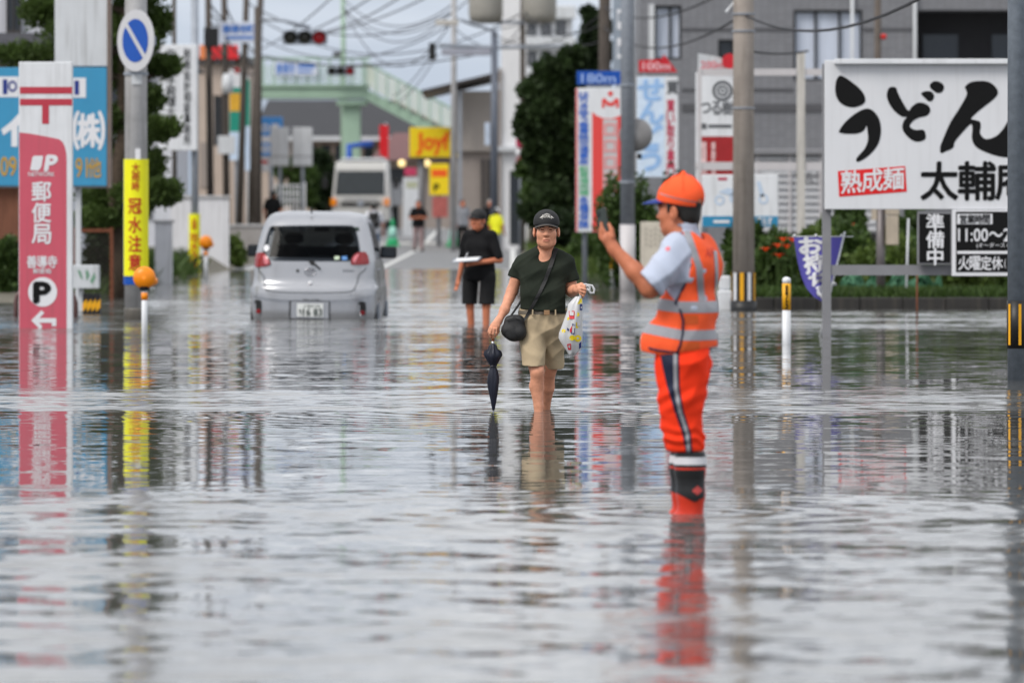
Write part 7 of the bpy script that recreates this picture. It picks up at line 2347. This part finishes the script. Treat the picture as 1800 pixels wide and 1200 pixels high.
# ------------------------------------------------------------------ simpler builder for people farther off
def figure(label, px, py, d, H, yaw, shirt, lower, hairm, stance=.09, top=None, hat=None, shorts=False, arms=None, h=.009, stride=.1, sleeve=.28, zfoot=None, vestm=None, feet=M("dark_shoes", (.02, .02, .022, 1), .6), group=None, skin=None):
    """standing person of height H; arms = (left elbow, left hand, right elbow, right hand) in body axes, feet at (px, py)"""
    fr = Fr(px, py, d)
    q = thing("person", label, "person", fr.loc, group)
    k = H / 1.7
    P = lambda x_, y_, z_: spin((x_ * k, y_ * k, z_ * k), yaw)
    le, lh, re, rh = arms or ((.27, .03, 1.08), (.27, -.08, .84), (-.27, .03, 1.08), (-.27, -.08, .84))
    b = Solid((-.62 * k, -.62 * k, -.03), (.62 * k, .62 * k, 1.78 * k), h)
    hc = P(0, -.02, 1.555)
    head(b, hc, yaw, k, fine=h < .007)
    b.cone(hc + P(0, .03, -.06), P(0, .02, 1.36), .054 * k, .06 * k, .03)
    b.cone(P(-.14, .02, 1.34), P(.14, .02, 1.34), .05 * k, .05 * k, .02)
    b.cone(P(0, .02, 1.25), P(0, .02, .95), .085 * k, .085 * k, .04)
    feet_x = ((stance, -stride), (-stance, stride))
    for s, el, ha in ((1, le, lh), (-1, re, rh)):
        sh_ = (s * .185, .02, 1.36)
        b.chain([P(*sh_), P(*el), P(*ha)], [.047 * k, .038 * k, .027 * k], .03)
        dv = np.array(ha) - np.array(el); dv /= np.linalg.norm(dv)
        hp = np.array(ha) + dv * .05
        b.cone(P(*ha), P(*hp), .026 * k, .03 * k, .015)
        for i in range(4):
            o_ = np.array([(i - 1.5) * .014, 0, 0]) if abs(dv[2]) > .5 else np.array([0, 0, (i - 1.5) * .014])
            b.chain([P(*(hp + o_)), P(*(hp + o_ + dv * .045)), P(*(hp + o_ + dv * .07 + [0, -.012, -.01]))], [.009 * k, .0085 * k, .008 * k], .005)
        b.chain([P(*(np.array(ha) + [-s * .022, -.01, 0])), P(*(hp + [-s * .034, -.015, 0])), P(*(hp + dv * .03 + [-s * .03, -.02, 0]))], [.011 * k, .010 * k, .009 * k], .006)
    for i, (fx_, fy_) in enumerate(feet_x):
        b.chain([P(fx_ * .8, .01, .88), P(fx_, fy_ * .4 - .02, .5), P(fx_, fy_, .1)], [.066 * k, .052 * k, .038 * k], .03)
        b.chain([P(fx_, fy_ + .02, .04), P(fx_, fy_ - .16, .03)], [.04 * k, .034 * k], .03)
    body, V, F = solid_obj("body", b, skin or m_skin2, q, 2)
    if h < .007: face_parts(q, hc, yaw, V, F)
    s_ = Solid((-.6 * k, -.6 * k, .70 * k), (.6 * k, .6 * k, 1.5 * k), h)
    s_.cone(P(-.08, .01, .84), P(.08, .01, .84), .13 * k, .13 * k, .05)
    s_.cone(P(-.15, .02, 1.345), P(.15, .02, 1.345), .078 * k, .078 * k, .05)
    s_.cone(P(0, .03, 1.42), P(-.16, .02, 1.35), .07 * k, .06 * k, .04); s_.cone(P(0, .03, 1.42), P(.16, .02, 1.35), .07 * k, .06 * k, .04)
    s_.cone(P(-.08, .01, 1.22), P(.08, .01, 1.22), .122 * k, .122 * k, .05)
    s_.cone(P(-.08, .01, 1.07), P(.08, .01, 1.07), .128 * k, .128 * k, .05)
    s_.cone(P(-.08, .01, .92), P(.08, .01, .92), .13 * k, .13 * k, .05)
    for s, el in ((1, le), (-1, re)):
        a_ = np.array((s * .18, .02, 1.36)); e_ = a_ + (np.array(el) - a_) * (sleeve / .28) * .72
        s_.cone(P(*a_), P(*e_), .07 * k, .064 * k, .03)
    s_.wrinkle(folds(.006, [(32, 1), (50, .7)], int(px)))
    s_.half((0, 0, .80 * k), (0, 0, -1))
    s_.cone(P(0, -.01, 1.6), P(0, .01, 1.44), .066 * k, .06 * k, .01, 'sub')
    so, Vs, Fs = solid_obj("shirt", s_, shirt, q, 2)
    if vestm is not None:
        fc = Vs[Fs].mean(1)
        peel("vest", Vs, Fs, (np.abs(fc[:, 0]) < .22 * k), .006, vestm, q)
    l_ = Solid((-.4 * k, -.5 * k, .04 * k), (.4 * k, .5 * k, .98 * k), h)
    l_.cone(P(-.06, .01, .9), P(.06, .01, .9), .118 * k, .118 * k, .05)
    zend = .5 if shorts else .07
    for i, (fx_, fy_) in enumerate(feet_x):
        l_.chain([P(fx_, .01, .85), P(fx_ * 1.05, fy_ * .4 - .02, .5), P(fx_, fy_, .05)], [.105 * k, .098 * k if shorts else .075 * k, (.10 if shorts else .07) * k], .012)
    l_.wrinkle(folds(.006, [(32, 1), (50, .7)], int(px) + 3))
    l_.half((0, 0, zend * k), (0, 0, -1)); l_.half((0, 0, .97 * k), (0, 0, 1))
    solid_obj("shorts" if shorts else "trousers", l_, lower, q, 2)
    if not shorts:
        for fx_, fy_ in feet_x:
            fo = MB()
            c_ = P(fx_, fy_ - .06, .045)
            o_ = MB().bbox(-.048 * k, .048 * k, -.13 * k, .11 * k, 0, .085 * k, .02).build("shoe", feet, q, True, (c_[0], c_[1], 0))
            o_.rotation_euler = (0, 0, yaw)
    hm = Solid(tuple(hc - .15 * k), tuple(hc + .2 * k), h * .8)
    hm.ell(hc + P(0, .028, .05), np.array((.083, .102, .09)) * k, .01, rot=(yaw, 'Z'))
    hm.ell(hc + P(0, .07, -.02), np.array((.066, .05, .06)) * k, .02, rot=(yaw, 'Z'))
    hm.ell(hc + P(0, -.085, -.03), np.array((.10, .075, .11)) * k, .01, 'sub', rot=(yaw, 'Z'))
    solid_obj("hair", hm, hairm, q, 2)
    if hat is not None:
        ht = Solid(tuple(hc - .16 * k), tuple(hc + .22 * k), h * .8)
        ht.ell(hc + P(0, .012, .056), np.array((.092, .110, .092)) * k, .01, rot=(yaw, 'Z'))
        ht.half(hc + [0, 0, .03 * k], (0, 0, -1))
        ho, _, _ = solid_obj("hat", ht, hat, q, 2)
        peak(ho, hc, yaw, hat, z0=.044, reach=.9)
    return q, fr, P

m_blk = M("black_cotton", (.010, .010, .011, 1), .85, var=.25, vs=8, crease=.012, spec=.12)
m_blk2 = M("charcoal_shorts", (.016, .016, .017, 1), .85, var=.2, crease=.012, spec=.12)
# man in black with a clipboard, standing in the flood
SM = at_water(842, 571)
q, fr, P = figure("man in black T-shirt, shorts and cap writing on a clipboard in the water", 842, 571, SM.d, 1.70, R(-34), m_blk, m_blk2, m_hair, hat=MATS["black_cap_cloth"], shorts=True, h=.0062, stance=.135,
    arms=((.30, .02, 1.06), (.10, -.22, 1.02), (-.27, .04, 1.05), (-.30, -.02, .80)), stride=.04, sleeve=.34)
q.location.z = -.24
tcb = thing("clipboard", "pale clipboard held by the man in black", "clipboard", q.location + Vector(P(.02, -.3, 1.06)))
MB().bbox(-.17, .17, -.12, .12, -.006, .006, .004).build("board", M("clipboard_grey", rgb(150, 156, 166), .4), tcb)
MB().box(-.155, .155, -.105, .105, .0065, .009).build("paper", M("paper_white", rgb(226, 226, 228), .7), tcb)
MB().bbox(-.17, -.14, -.03, .03, .0095, .02, .003).build("clip", m_galv, tcb)
MB().tube([(-.02, -.02, .0095), (.02, .0, .09)], .005, 6).build("pen", m_wink, tcb)
tcb.rotation_euler = (R(10), R(-4), R(-12))

def dry(px, d): return HORIZ + (CAMH - float(terrain((px - 900) * d / FPX, d))) * FPX / d
gr = "people standing on the dry road beyond the flood"
figure("man in dark shirt with folded arms on the dry road beside the yellow signs", 735, dry(735, 190), 190, 1.72, R(15), m_blk, M("mauve_trousers", rgb(150, 128, 128), .8), m_hair, h=.012,
       arms=((.28, -.02, 1.1), (-.02, -.22, 1.14), (-.28, -.02, 1.1), (.02, -.2, 1.1)), group=gr)
figure("man in grey shirt and dark trousers near the green cone", 813, dry(813, 195), 195, 1.74, R(20), M("grey_shirt", rgb(140, 142, 148), .8), m_blk, m_hair, h=.012, group=gr)
figure("person with pale hair in black clothes beside the grey sided building", 862, dry(862, 192), 192, 1.74, R(0), m_blk, m_blk, M("white_hair", rgb(190, 188, 184), .8), h=.012, group=gr)
q, fr, P = figure("student in white shirt with black backpack walking away beside the car", 657, dry(657, 158), 158, 1.62, R(180), M("white_school_shirt", rgb(216, 218, 226), .8), M("jeans_blue", rgb(88, 110, 140), .8), m_hair, h=.011, group=gr)
bp_ = thing("backpack", "black backpack worn by the student in white", "backpack", q.location + Vector((0, -.16, .92)))
bs_ = Solid((-.22, -.2, -.05), (.22, .15, .52), .01)
bs_.cone((-.06, -.04, .12), (.06, -.04, .12), .12, .12, .04); bs_.cone((-.05, -.02, .34), (.05, -.02, .34), .10, .10, .06)
solid_obj("pack", bs_, m_bag, bp_, 2)
for s in (-1, 1): MB().tube([(s * .09, .0, .42), (s * .10, .12, .50), (s * .09, .28, .46)], .018, 6).build("strap", m_bag, bp_)
figure("pedestrian in dark top beyond the parked car's roof", 480, dry(480, 172), 172, 1.70, R(160), m_blk, m_blk, m_hair, h=.012, group=gr)
q, fr, P = figure("worker in yellow vest and white helmet behind the man in black", 873, dry(873, 168), 168, 1.46, R(150), M("fluorescent_work_vest", rgb(226, 226, 30), .7), M("work_grey", rgb(120, 124, 130), .8), m_hair, hat=M("white_helmet", rgb(226, 228, 232), .3), h=.011, group=gr)
# ================================================================== SILVER HATCHBACK
f = Fr(549, 562, 75.0)
f.loc.z = 0
t = thing("silver_hatchback", "silver hatchback stranded in the water, seen from behind", "car", f.loc, rotz=R(-2.2))
t.rotation_euler = (0, R(.8), R(-1.4))
m_silver_car = M("silver_car_paint", rgb(174, 175, 179), .27, metal=.6, var=.03, vs=4, spec=.5)
m_cglass = bpy.data.materials.new("tinted_glass")
m_cglass.use_nodes = True
_n, _l = m_cglass.node_tree.nodes, m_cglass.node_tree.links
_n.clear()
_o = _n.new("ShaderNodeOutputMaterial"); _t = _n.new("ShaderNodeBsdfTransparent"); _g = _n.new("ShaderNodeBsdfGlossy"); _m = _n.new("ShaderNodeMixShader"); _f = _n.new("ShaderNodeFresnel")
_t.inputs["Color"].default_value = (.24, .26, .28, 1); _g.inputs["Roughness"].default_value = .03; _f.inputs["IOR"].default_value = 1.18
_l.new(_f.outputs[0], _m.inputs[0]); _l.new(_t.outputs[0], _m.inputs[1]); _l.new(_g.outputs[0], _m.inputs[2]); _l.new(_m.outputs[0], _o.inputs[0])
MATS["tinted_glass"] = m_cglass
m_blackp = M("black_trim", (.015, .015, .016, 1), .5, var=.15)
Zs = [-.10, .0, .1, .22, .34, .42, .46, .52, .60, .70, .78, .84, .92, 1.02, 1.12, 1.22, 1.30, 1.36, 1.40, 1.425]
Wd = [.79, .815, .825, .832, .832, .828, .818, .81, .808, .805, .80, .79, .775, .755, .73, .70, .67, .63, .56, .40]
Rr = [.06, .02, .0, .0, .005, .02, .08, .10, .11, .12, .13, .16, .20, .25, .30, .36, .42, .50, .62, .80]
Fr_ = [3.55, 3.6, 3.62, 3.6, 3.56, 3.5, 3.48, 3.45, 3.38, 3.1, 2.75, 2.6, 2.5, 2.38, 2.26, 2.14, 2.04, 1.94, 1.84, 1.7]
Cn = [.34, .34, .34, .34, .33, .32, .32, .31, .30, .30, .30, .30, .29, .28, .27, .26, .25, .24, .22, .2]
Zf = lambda z, A: float(np.interp(z, Zs, A))
def rear_y(x, z):
    w, r, c = Zf(z, Wd), Zf(z, Rr), Zf(z, Cn)
    u = min(abs(x) / w, 1)
    return r + c * (1 - (1 - u ** 4.2) ** (1 / 2.4))
nz, nu = 64, 72
V, F = [], []
zz_ = np.concatenate([np.linspace(-.10, 1.36, 54), np.linspace(1.37, 1.425, 10)])
for z in zz_:
    w, r, fr_y, c = Zf(z, Wd), Zf(z, Rr), Zf(z, Fr_), Zf(z, Cn)
    ring = []
    xs_ = w * np.sin(np.linspace(-math.pi / 2, math.pi / 2, 27))
    ring += [(x, rear_y(x, z)) for x in xs_]                    # rear, left to right
    ya, yb = rear_y(w, z), fr_y - c
    ring += [(w, ya + (yb - ya) * k / 12) for k in range(1, 12)]
    ring += [(x, fr_y - c * (1 - (1 - min(abs(x) / w, 1) ** 3.2) ** (1 / 2.2))) for x in xs_[::-1]]
    ring += [(-w, yb + (ya - yb) * k / 12) for k in range(1, 12)]
    n = len(ring)
    V += [(x, y, z) for x, y in ring]
for i in range(len(zz_) - 1):
    for j in range(n): F.append((i * n + j, i * n + (j + 1) % n, (i + 1) * n + (j + 1) % n, (i + 1) * n + j))
F.append([(len(zz_) - 1) * n + j for j in range(n)])
def open_here(f_):
    x, y, z = np.mean([V[i] for i in f_], 0)
    if y < .62 and abs(x) < .60 - .1 * (z - .8) and .80 < z < 1.22: return True              # behind the tailgate glass
    if abs(x) > .6 and .93 < z < 1.25 and (.72 < y < 1.14 or 1.28 < y < 1.92): return True    # side windows
    if y > 1.95 and .95 < z < 1.28 and abs(x) < .6: return True                               # windscreen
    return False
F = [q_ for q_ in F if len(q_) > 4 or not open_here(q_)]
body = MB().add(V, F).build("body", m_silver_car, t, True)
sharp(body, 50)
CX = lambda px: (px - 549) * f.k
CZ = lambda py: (562 - py) * f.k
def on_rear(name, mat, poly, off=.006, parent=t, sm=4, nn=14):
    """panel that follows the curved tail: outline in photo pixels"""
    P = catmull(poly, sm) if sm else poly
    P = [(CX(a), CZ(b)) for a, b in P]
    bm = bmesh.new()
    fc_ = bm.faces.new([bm.verts.new((a, 0, b)) for a, b in P])
    bmesh.ops.triangulate(bm, faces=[fc_])
    for _ in range(6):
        L_ = [e for e in bm.edges if e.calc_length() > .035]
        if not L_: break
        bmesh.ops.subdivide_edges(bm, edges=L_, cuts=1)
        bmesh.ops.triangulate(bm, faces=bm.faces[:])
    for v in bm.verts: v.co.y = rear_y(v.co.x, v.co.z) - off
    bmesh.ops.recalc_face_normals(bm, faces=bm.faces[:])
    me = bpy.data.meshes.new(name); bm.to_mesh(me); bm.free()
    for p in me.polygons: p.use_smooth = True
    return link(name, me, mat, parent)
gl_ = on_rear("rear_window", m_cglass, [(458, 446), (462, 424), (467, 405), (472, 400), (500, 398), (560, 396.5), (606, 396), (618, 399), (623, 410), (628, 430), (630, 444), (627, 452), (618, 458), (600, 459.5), (540, 460), (490, 460), (474, 459), (462, 455)])
on_rear("sticker", M("blue_sticker", rgb(90, 140, 200), .5), [(598, 451), (607, 450), (608, 457), (599, 457)], .009, gl_, 0)
on_rear("sticker", M("green_sticker", rgb(190, 206, 180), .5), [(585, 451), (594, 450), (594, 456), (586, 457)], .009, gl_, 0)
on_rear("sticker", m_wink, [(460, 436), (464, 432), (468, 435), (468, 441), (463, 444), (460, 441)], .009, gl_, 3)
m_tail = M("red_tail_lens", rgb(132, 12, 20), .12, var=.1, spec=.7)
m_tailw = M("pale_tail_lens", rgb(206, 120, 128), .12)
for poly, inner in (([(442, 464), (443, 452), (447, 447), (458, 446), (466, 452), (472, 463), (470, 468), (455, 471), (444, 471)], [(460, 450), (466, 456), (470, 464), (463, 466), (460, 458)]),
                    ([(614, 462), (618, 450), (625, 444), (637, 442), (643, 447), (646, 458), (645, 464), (630, 465), (618, 465)], [(618, 456), (622, 449), (628, 446), (624, 456), (621, 462)])):
    o_ = on_rear("tail_light", m_tail, poly, .022)
    on_rear("clear_lens", m_tailw, inner, .027, o_)
seam = M("panel_gap", (.02, .02, .022, 1), .7)
def seam_line(pts_, name="panel_seam", r=.006):
    P = []
    for (a, b), (c, d_) in zip(pts_[:-1], pts_[1:]):
        for k in range(8):
            u = k / 8; x, z = CX(a + (c - a) * u), CZ(b + (d_ - b) * u)
            P.append((x, rear_y(x, z) - .001, z))
    MB().tube(P, r, 5).build(name, seam, t)
hatch = catmull([(462, 468), (462, 490), (464, 505), (470, 512), (490, 515), (550, 515.5), (600, 514), (618, 511), (625, 500), (628, 485), (629, 466)], 4)[:-4]
seam_line(hatch)
on_rear("bumper_step", m_silver_car, [(438, 508), (460, 506), (472, 518), (500, 521), (550, 521), (600, 520), (620, 518), (630, 503), (658, 500), (659, 510), (640, 522), (600, 527), (550, 528), (490, 528), (455, 524), (438, 520)], .03, sm=3)
# wiper, badge, lock, model script
hub = on_rear("wiper_hub", m_blackp, [(540, 459), (549, 459), (552, 465), (546, 467)], .03, sm=3)
MB().tube([(CX(547), rear_y(CX(547), CZ(461)) - .04, CZ(461)), (CX(561), rear_y(CX(561), CZ(473)) - .03, CZ(474))], .012, 8).build("rear_wiper", m_blackp, t, True)
def ring_on(cx, cy, rx, ry, r=.004):
    P = []
    for a in np.linspace(0, 2 * math.pi, 25):
        x, z = CX(cx + rx * math.cos(a)), CZ(cy + ry * math.sin(a)); P.append((x, rear_y(x, z) - .008, z))
    return P
m_chrome = M("chrome", rgb(150, 150, 156), .12, metal=.9, var=.03)
em_ = MB().tube(ring_on(543, 479, 9.5, 6.5), .006, 6).build("badge_ring", m_chrome, t, True)
MB().tube(ring_on(543, 477, 6.5, 2.4), .005, 6).build("badge_inner_ring", m_chrome, em_, True)
MB().tube(ring_on(543, 479.5, 3, 6), .005, 6).build("badge_inner_ring", m_chrome, em_, True)
MB().lathe([(.001, -.02), (.02, -.012), (.02, .02)], 14, (CX(521), rear_y(CX(521), CZ(477)), CZ(477)), ax='y').build("lock_button", m_blackp, t)
MB().lathe([(.001, -.03), (.026, -.02), (.03, .02)], 14, (CX(543.5), rear_y(CX(543.5), CZ(499)), CZ(499)), ax='y').build("hatch_button", m_wink, t, True)
ik = Ink(f, 0); ik.word("passo", 601, 474, 620, 479.5, .01)
o_ = ik.put("model_script", m_chrome, t)
for v in o_.data.vertices: v.co.y = rear_y(v.co.x, v.co.z) - .004
# number plate recess, plate, reflectors
on_rear("plate_recess", m_blackp, [(508, 530), (580, 530), (580, 561), (508, 561)], .004, sm=0)
yp = rear_y(0, CZ(548)) - .03
MB().bbox(CX(511), CX(578), yp + .012, yp + .024, CZ(560.5), CZ(531), .006).build("plate_surround", m_silver_car, t)
MB().bbox(CX(522), CX(568), yp, yp + .011, CZ(557.5), CZ(534.5), .004).build("number_plate", M("white_plate", rgb(222, 224, 222), .5), t)
ik = Ink(f, yp - .002)
ik.word("16 83", 533, 543, 566, 555.5, .03); ik.run("ち", 525, 544, 531, 553, .02); ik.run("久留米", 533, 536, 552, 541.5, .0, vert=False); ik.word("500", 554, 536, 563, 541)
ik.put("plate_digits", M("plate_green_black", rgb(46, 60, 56), .6), t)
for a, s in ((451, -1), (635, 1)):
    h_o = on_rear("reflector_recess", m_blackp, [(a - 6, 531), (a + 7, 531), (a + 7, 552), (a + 3, 558), (a - 4, 558), (a - 6, 550)], .004, sm=2)
    on_rear("white_trim", m_silver_car, [(a - 6, 536), (a - 3, 536), (a - 2, 550), (a + 5, 550), (a + 4, 558), (a - 3, 558), (a - 6, 552)], .012, h_o, 2)
    on_rear("red_reflector", m_tail, ringp(a + 2, 549, 4.4), .02, h_o, 0)
# side glass, doors, mirror, wheels
for s in (-1, 1):
    for (ya, yb, nm) in ((.62, 1.18, "rear_side_window"), (1.24, 2.05, "front_side_window")):
        P_ = []
        for i in range(9):
            for j in range(7):
                u, w = i / 8, j / 6
                z = .90 + .38 * w
                y = ya + (yb - ya) * u + (.12 * w if nm[0] == 'r' and u < .2 else 0) - (.0 if nm[0] == 'r' else .12 * w * u)
                P_.append((s * (Zf(z, Wd) + .006), y, z))
        MB().add(P_, [(i * 7 + j, (i + 1) * 7 + j, (i + 1) * 7 + j + 1, i * 7 + j + 1) for i in range(8) for j in range(6)]).build(nm, m_cglass, t, True)
    MB().tube([(s * (Zf(z, Wd) + .002), 1.21, z) for z in (.0, .3, .6, .85)], .004, 5).build("door_seam", seam, t)
    MB().bbox(*(sorted((s * .80, s * .84))), 1.0, 1.16, .64, .67, .006).build("door_handle", m_silver_car, t)
    for yy in (.55, 2.85):
        wl_ = MB().lathe([(.2, -.08), (.28, -.09), (.295, -.05), (.295, .06), (.28, .09), (.2, .08)], 26, (s * .745, yy, .02), ax='x').build("wheel", m_black, t)
        MB().lathe([(.01, 0), (.19, .0), (.2, .03)], 20, (s * .83, yy, .02), ax='x').build("rim", m_galv, wl_)
MB().add([(-.66, 2.42, .93), (.66, 2.42, .93), (.55, 2.08, 1.30), (-.55, 2.08, 1.30)], [(0, 1, 2, 3)]).build("windscreen", m_cglass, t)
for s, pa in ((1, (654, 688)), (-1, None)):
    x0_ = s * .79
    mo = MB().bbox(*sorted((x0_, x0_ + s * .22)), 1.98, 2.10, .80, .965, .035).build("door_mirror", m_blackp, t, True)
    MB().bbox(*sorted((x0_ + s * .02, x0_ + s * .2)), 1.972, 1.979, .82, .945, .003).build("mirror_glass", M("mirror_glass", (.06, .065, .07, 1), .05, metal=.9), mo)
m_seat = M("dark_grey_seat_cloth", (.035, .035, .038, 1), .9, var=.2)
MB().box(-.66, .66, .3, 2.6, .05, .12).build("cabin_floor", m_blackp, t)
for s in (-.34, .34):
    st_ = Solid((s - .3, 1.1, .1), (s + .3, 1.9, 1.3), .02)
    st_.cone((s - .12, 1.42, .5), (s + .12, 1.42, .5), .12, .12, .05); st_.cone((s - .1, 1.34, .82), (s + .1, 1.34, .82), .11, .11, .05)
    st_.cone((s - .06, 1.32, 1.06), (s + .06, 1.32, 1.06), .075, .075, .01); st_.cone((s - .14, 1.6, .34), (s + .14, 1.6, .34), .13, .13, .05)
    solid_obj("front_seat", st_, m_seat, t, 2)
st_ = Solid((-.7, .55, .1), (.7, 1.2, 1.15), .025)
st_.cone((-.45, .82, .5), (.45, .82, .5), .12, .12, .05); st_.cone((-.45, .76, .72), (.45, .76, .72), .09, .09, .05)
for s in (-.34, .34): st_.cone((s - .05, .76, .92), (s + .05, .76, .92), .07, .07, .02)
solid_obj("rear_seat", st_, m_seat, t, 2)
MB().bbox(-.62, .62, 2.1, 2.55, .66, .82, .04).build("dashboard", m_blackp, t)
MB().bbox(-.1, .1, 1.93, 1.96, 1.15, 1.21, .01).build("interior_mirror", m_blackp, t)
MB().tube([(CX(541), .52, 1.40), (CX(541), .44, 1.47)], .012, 6).build("aerial", m_blackp, t)
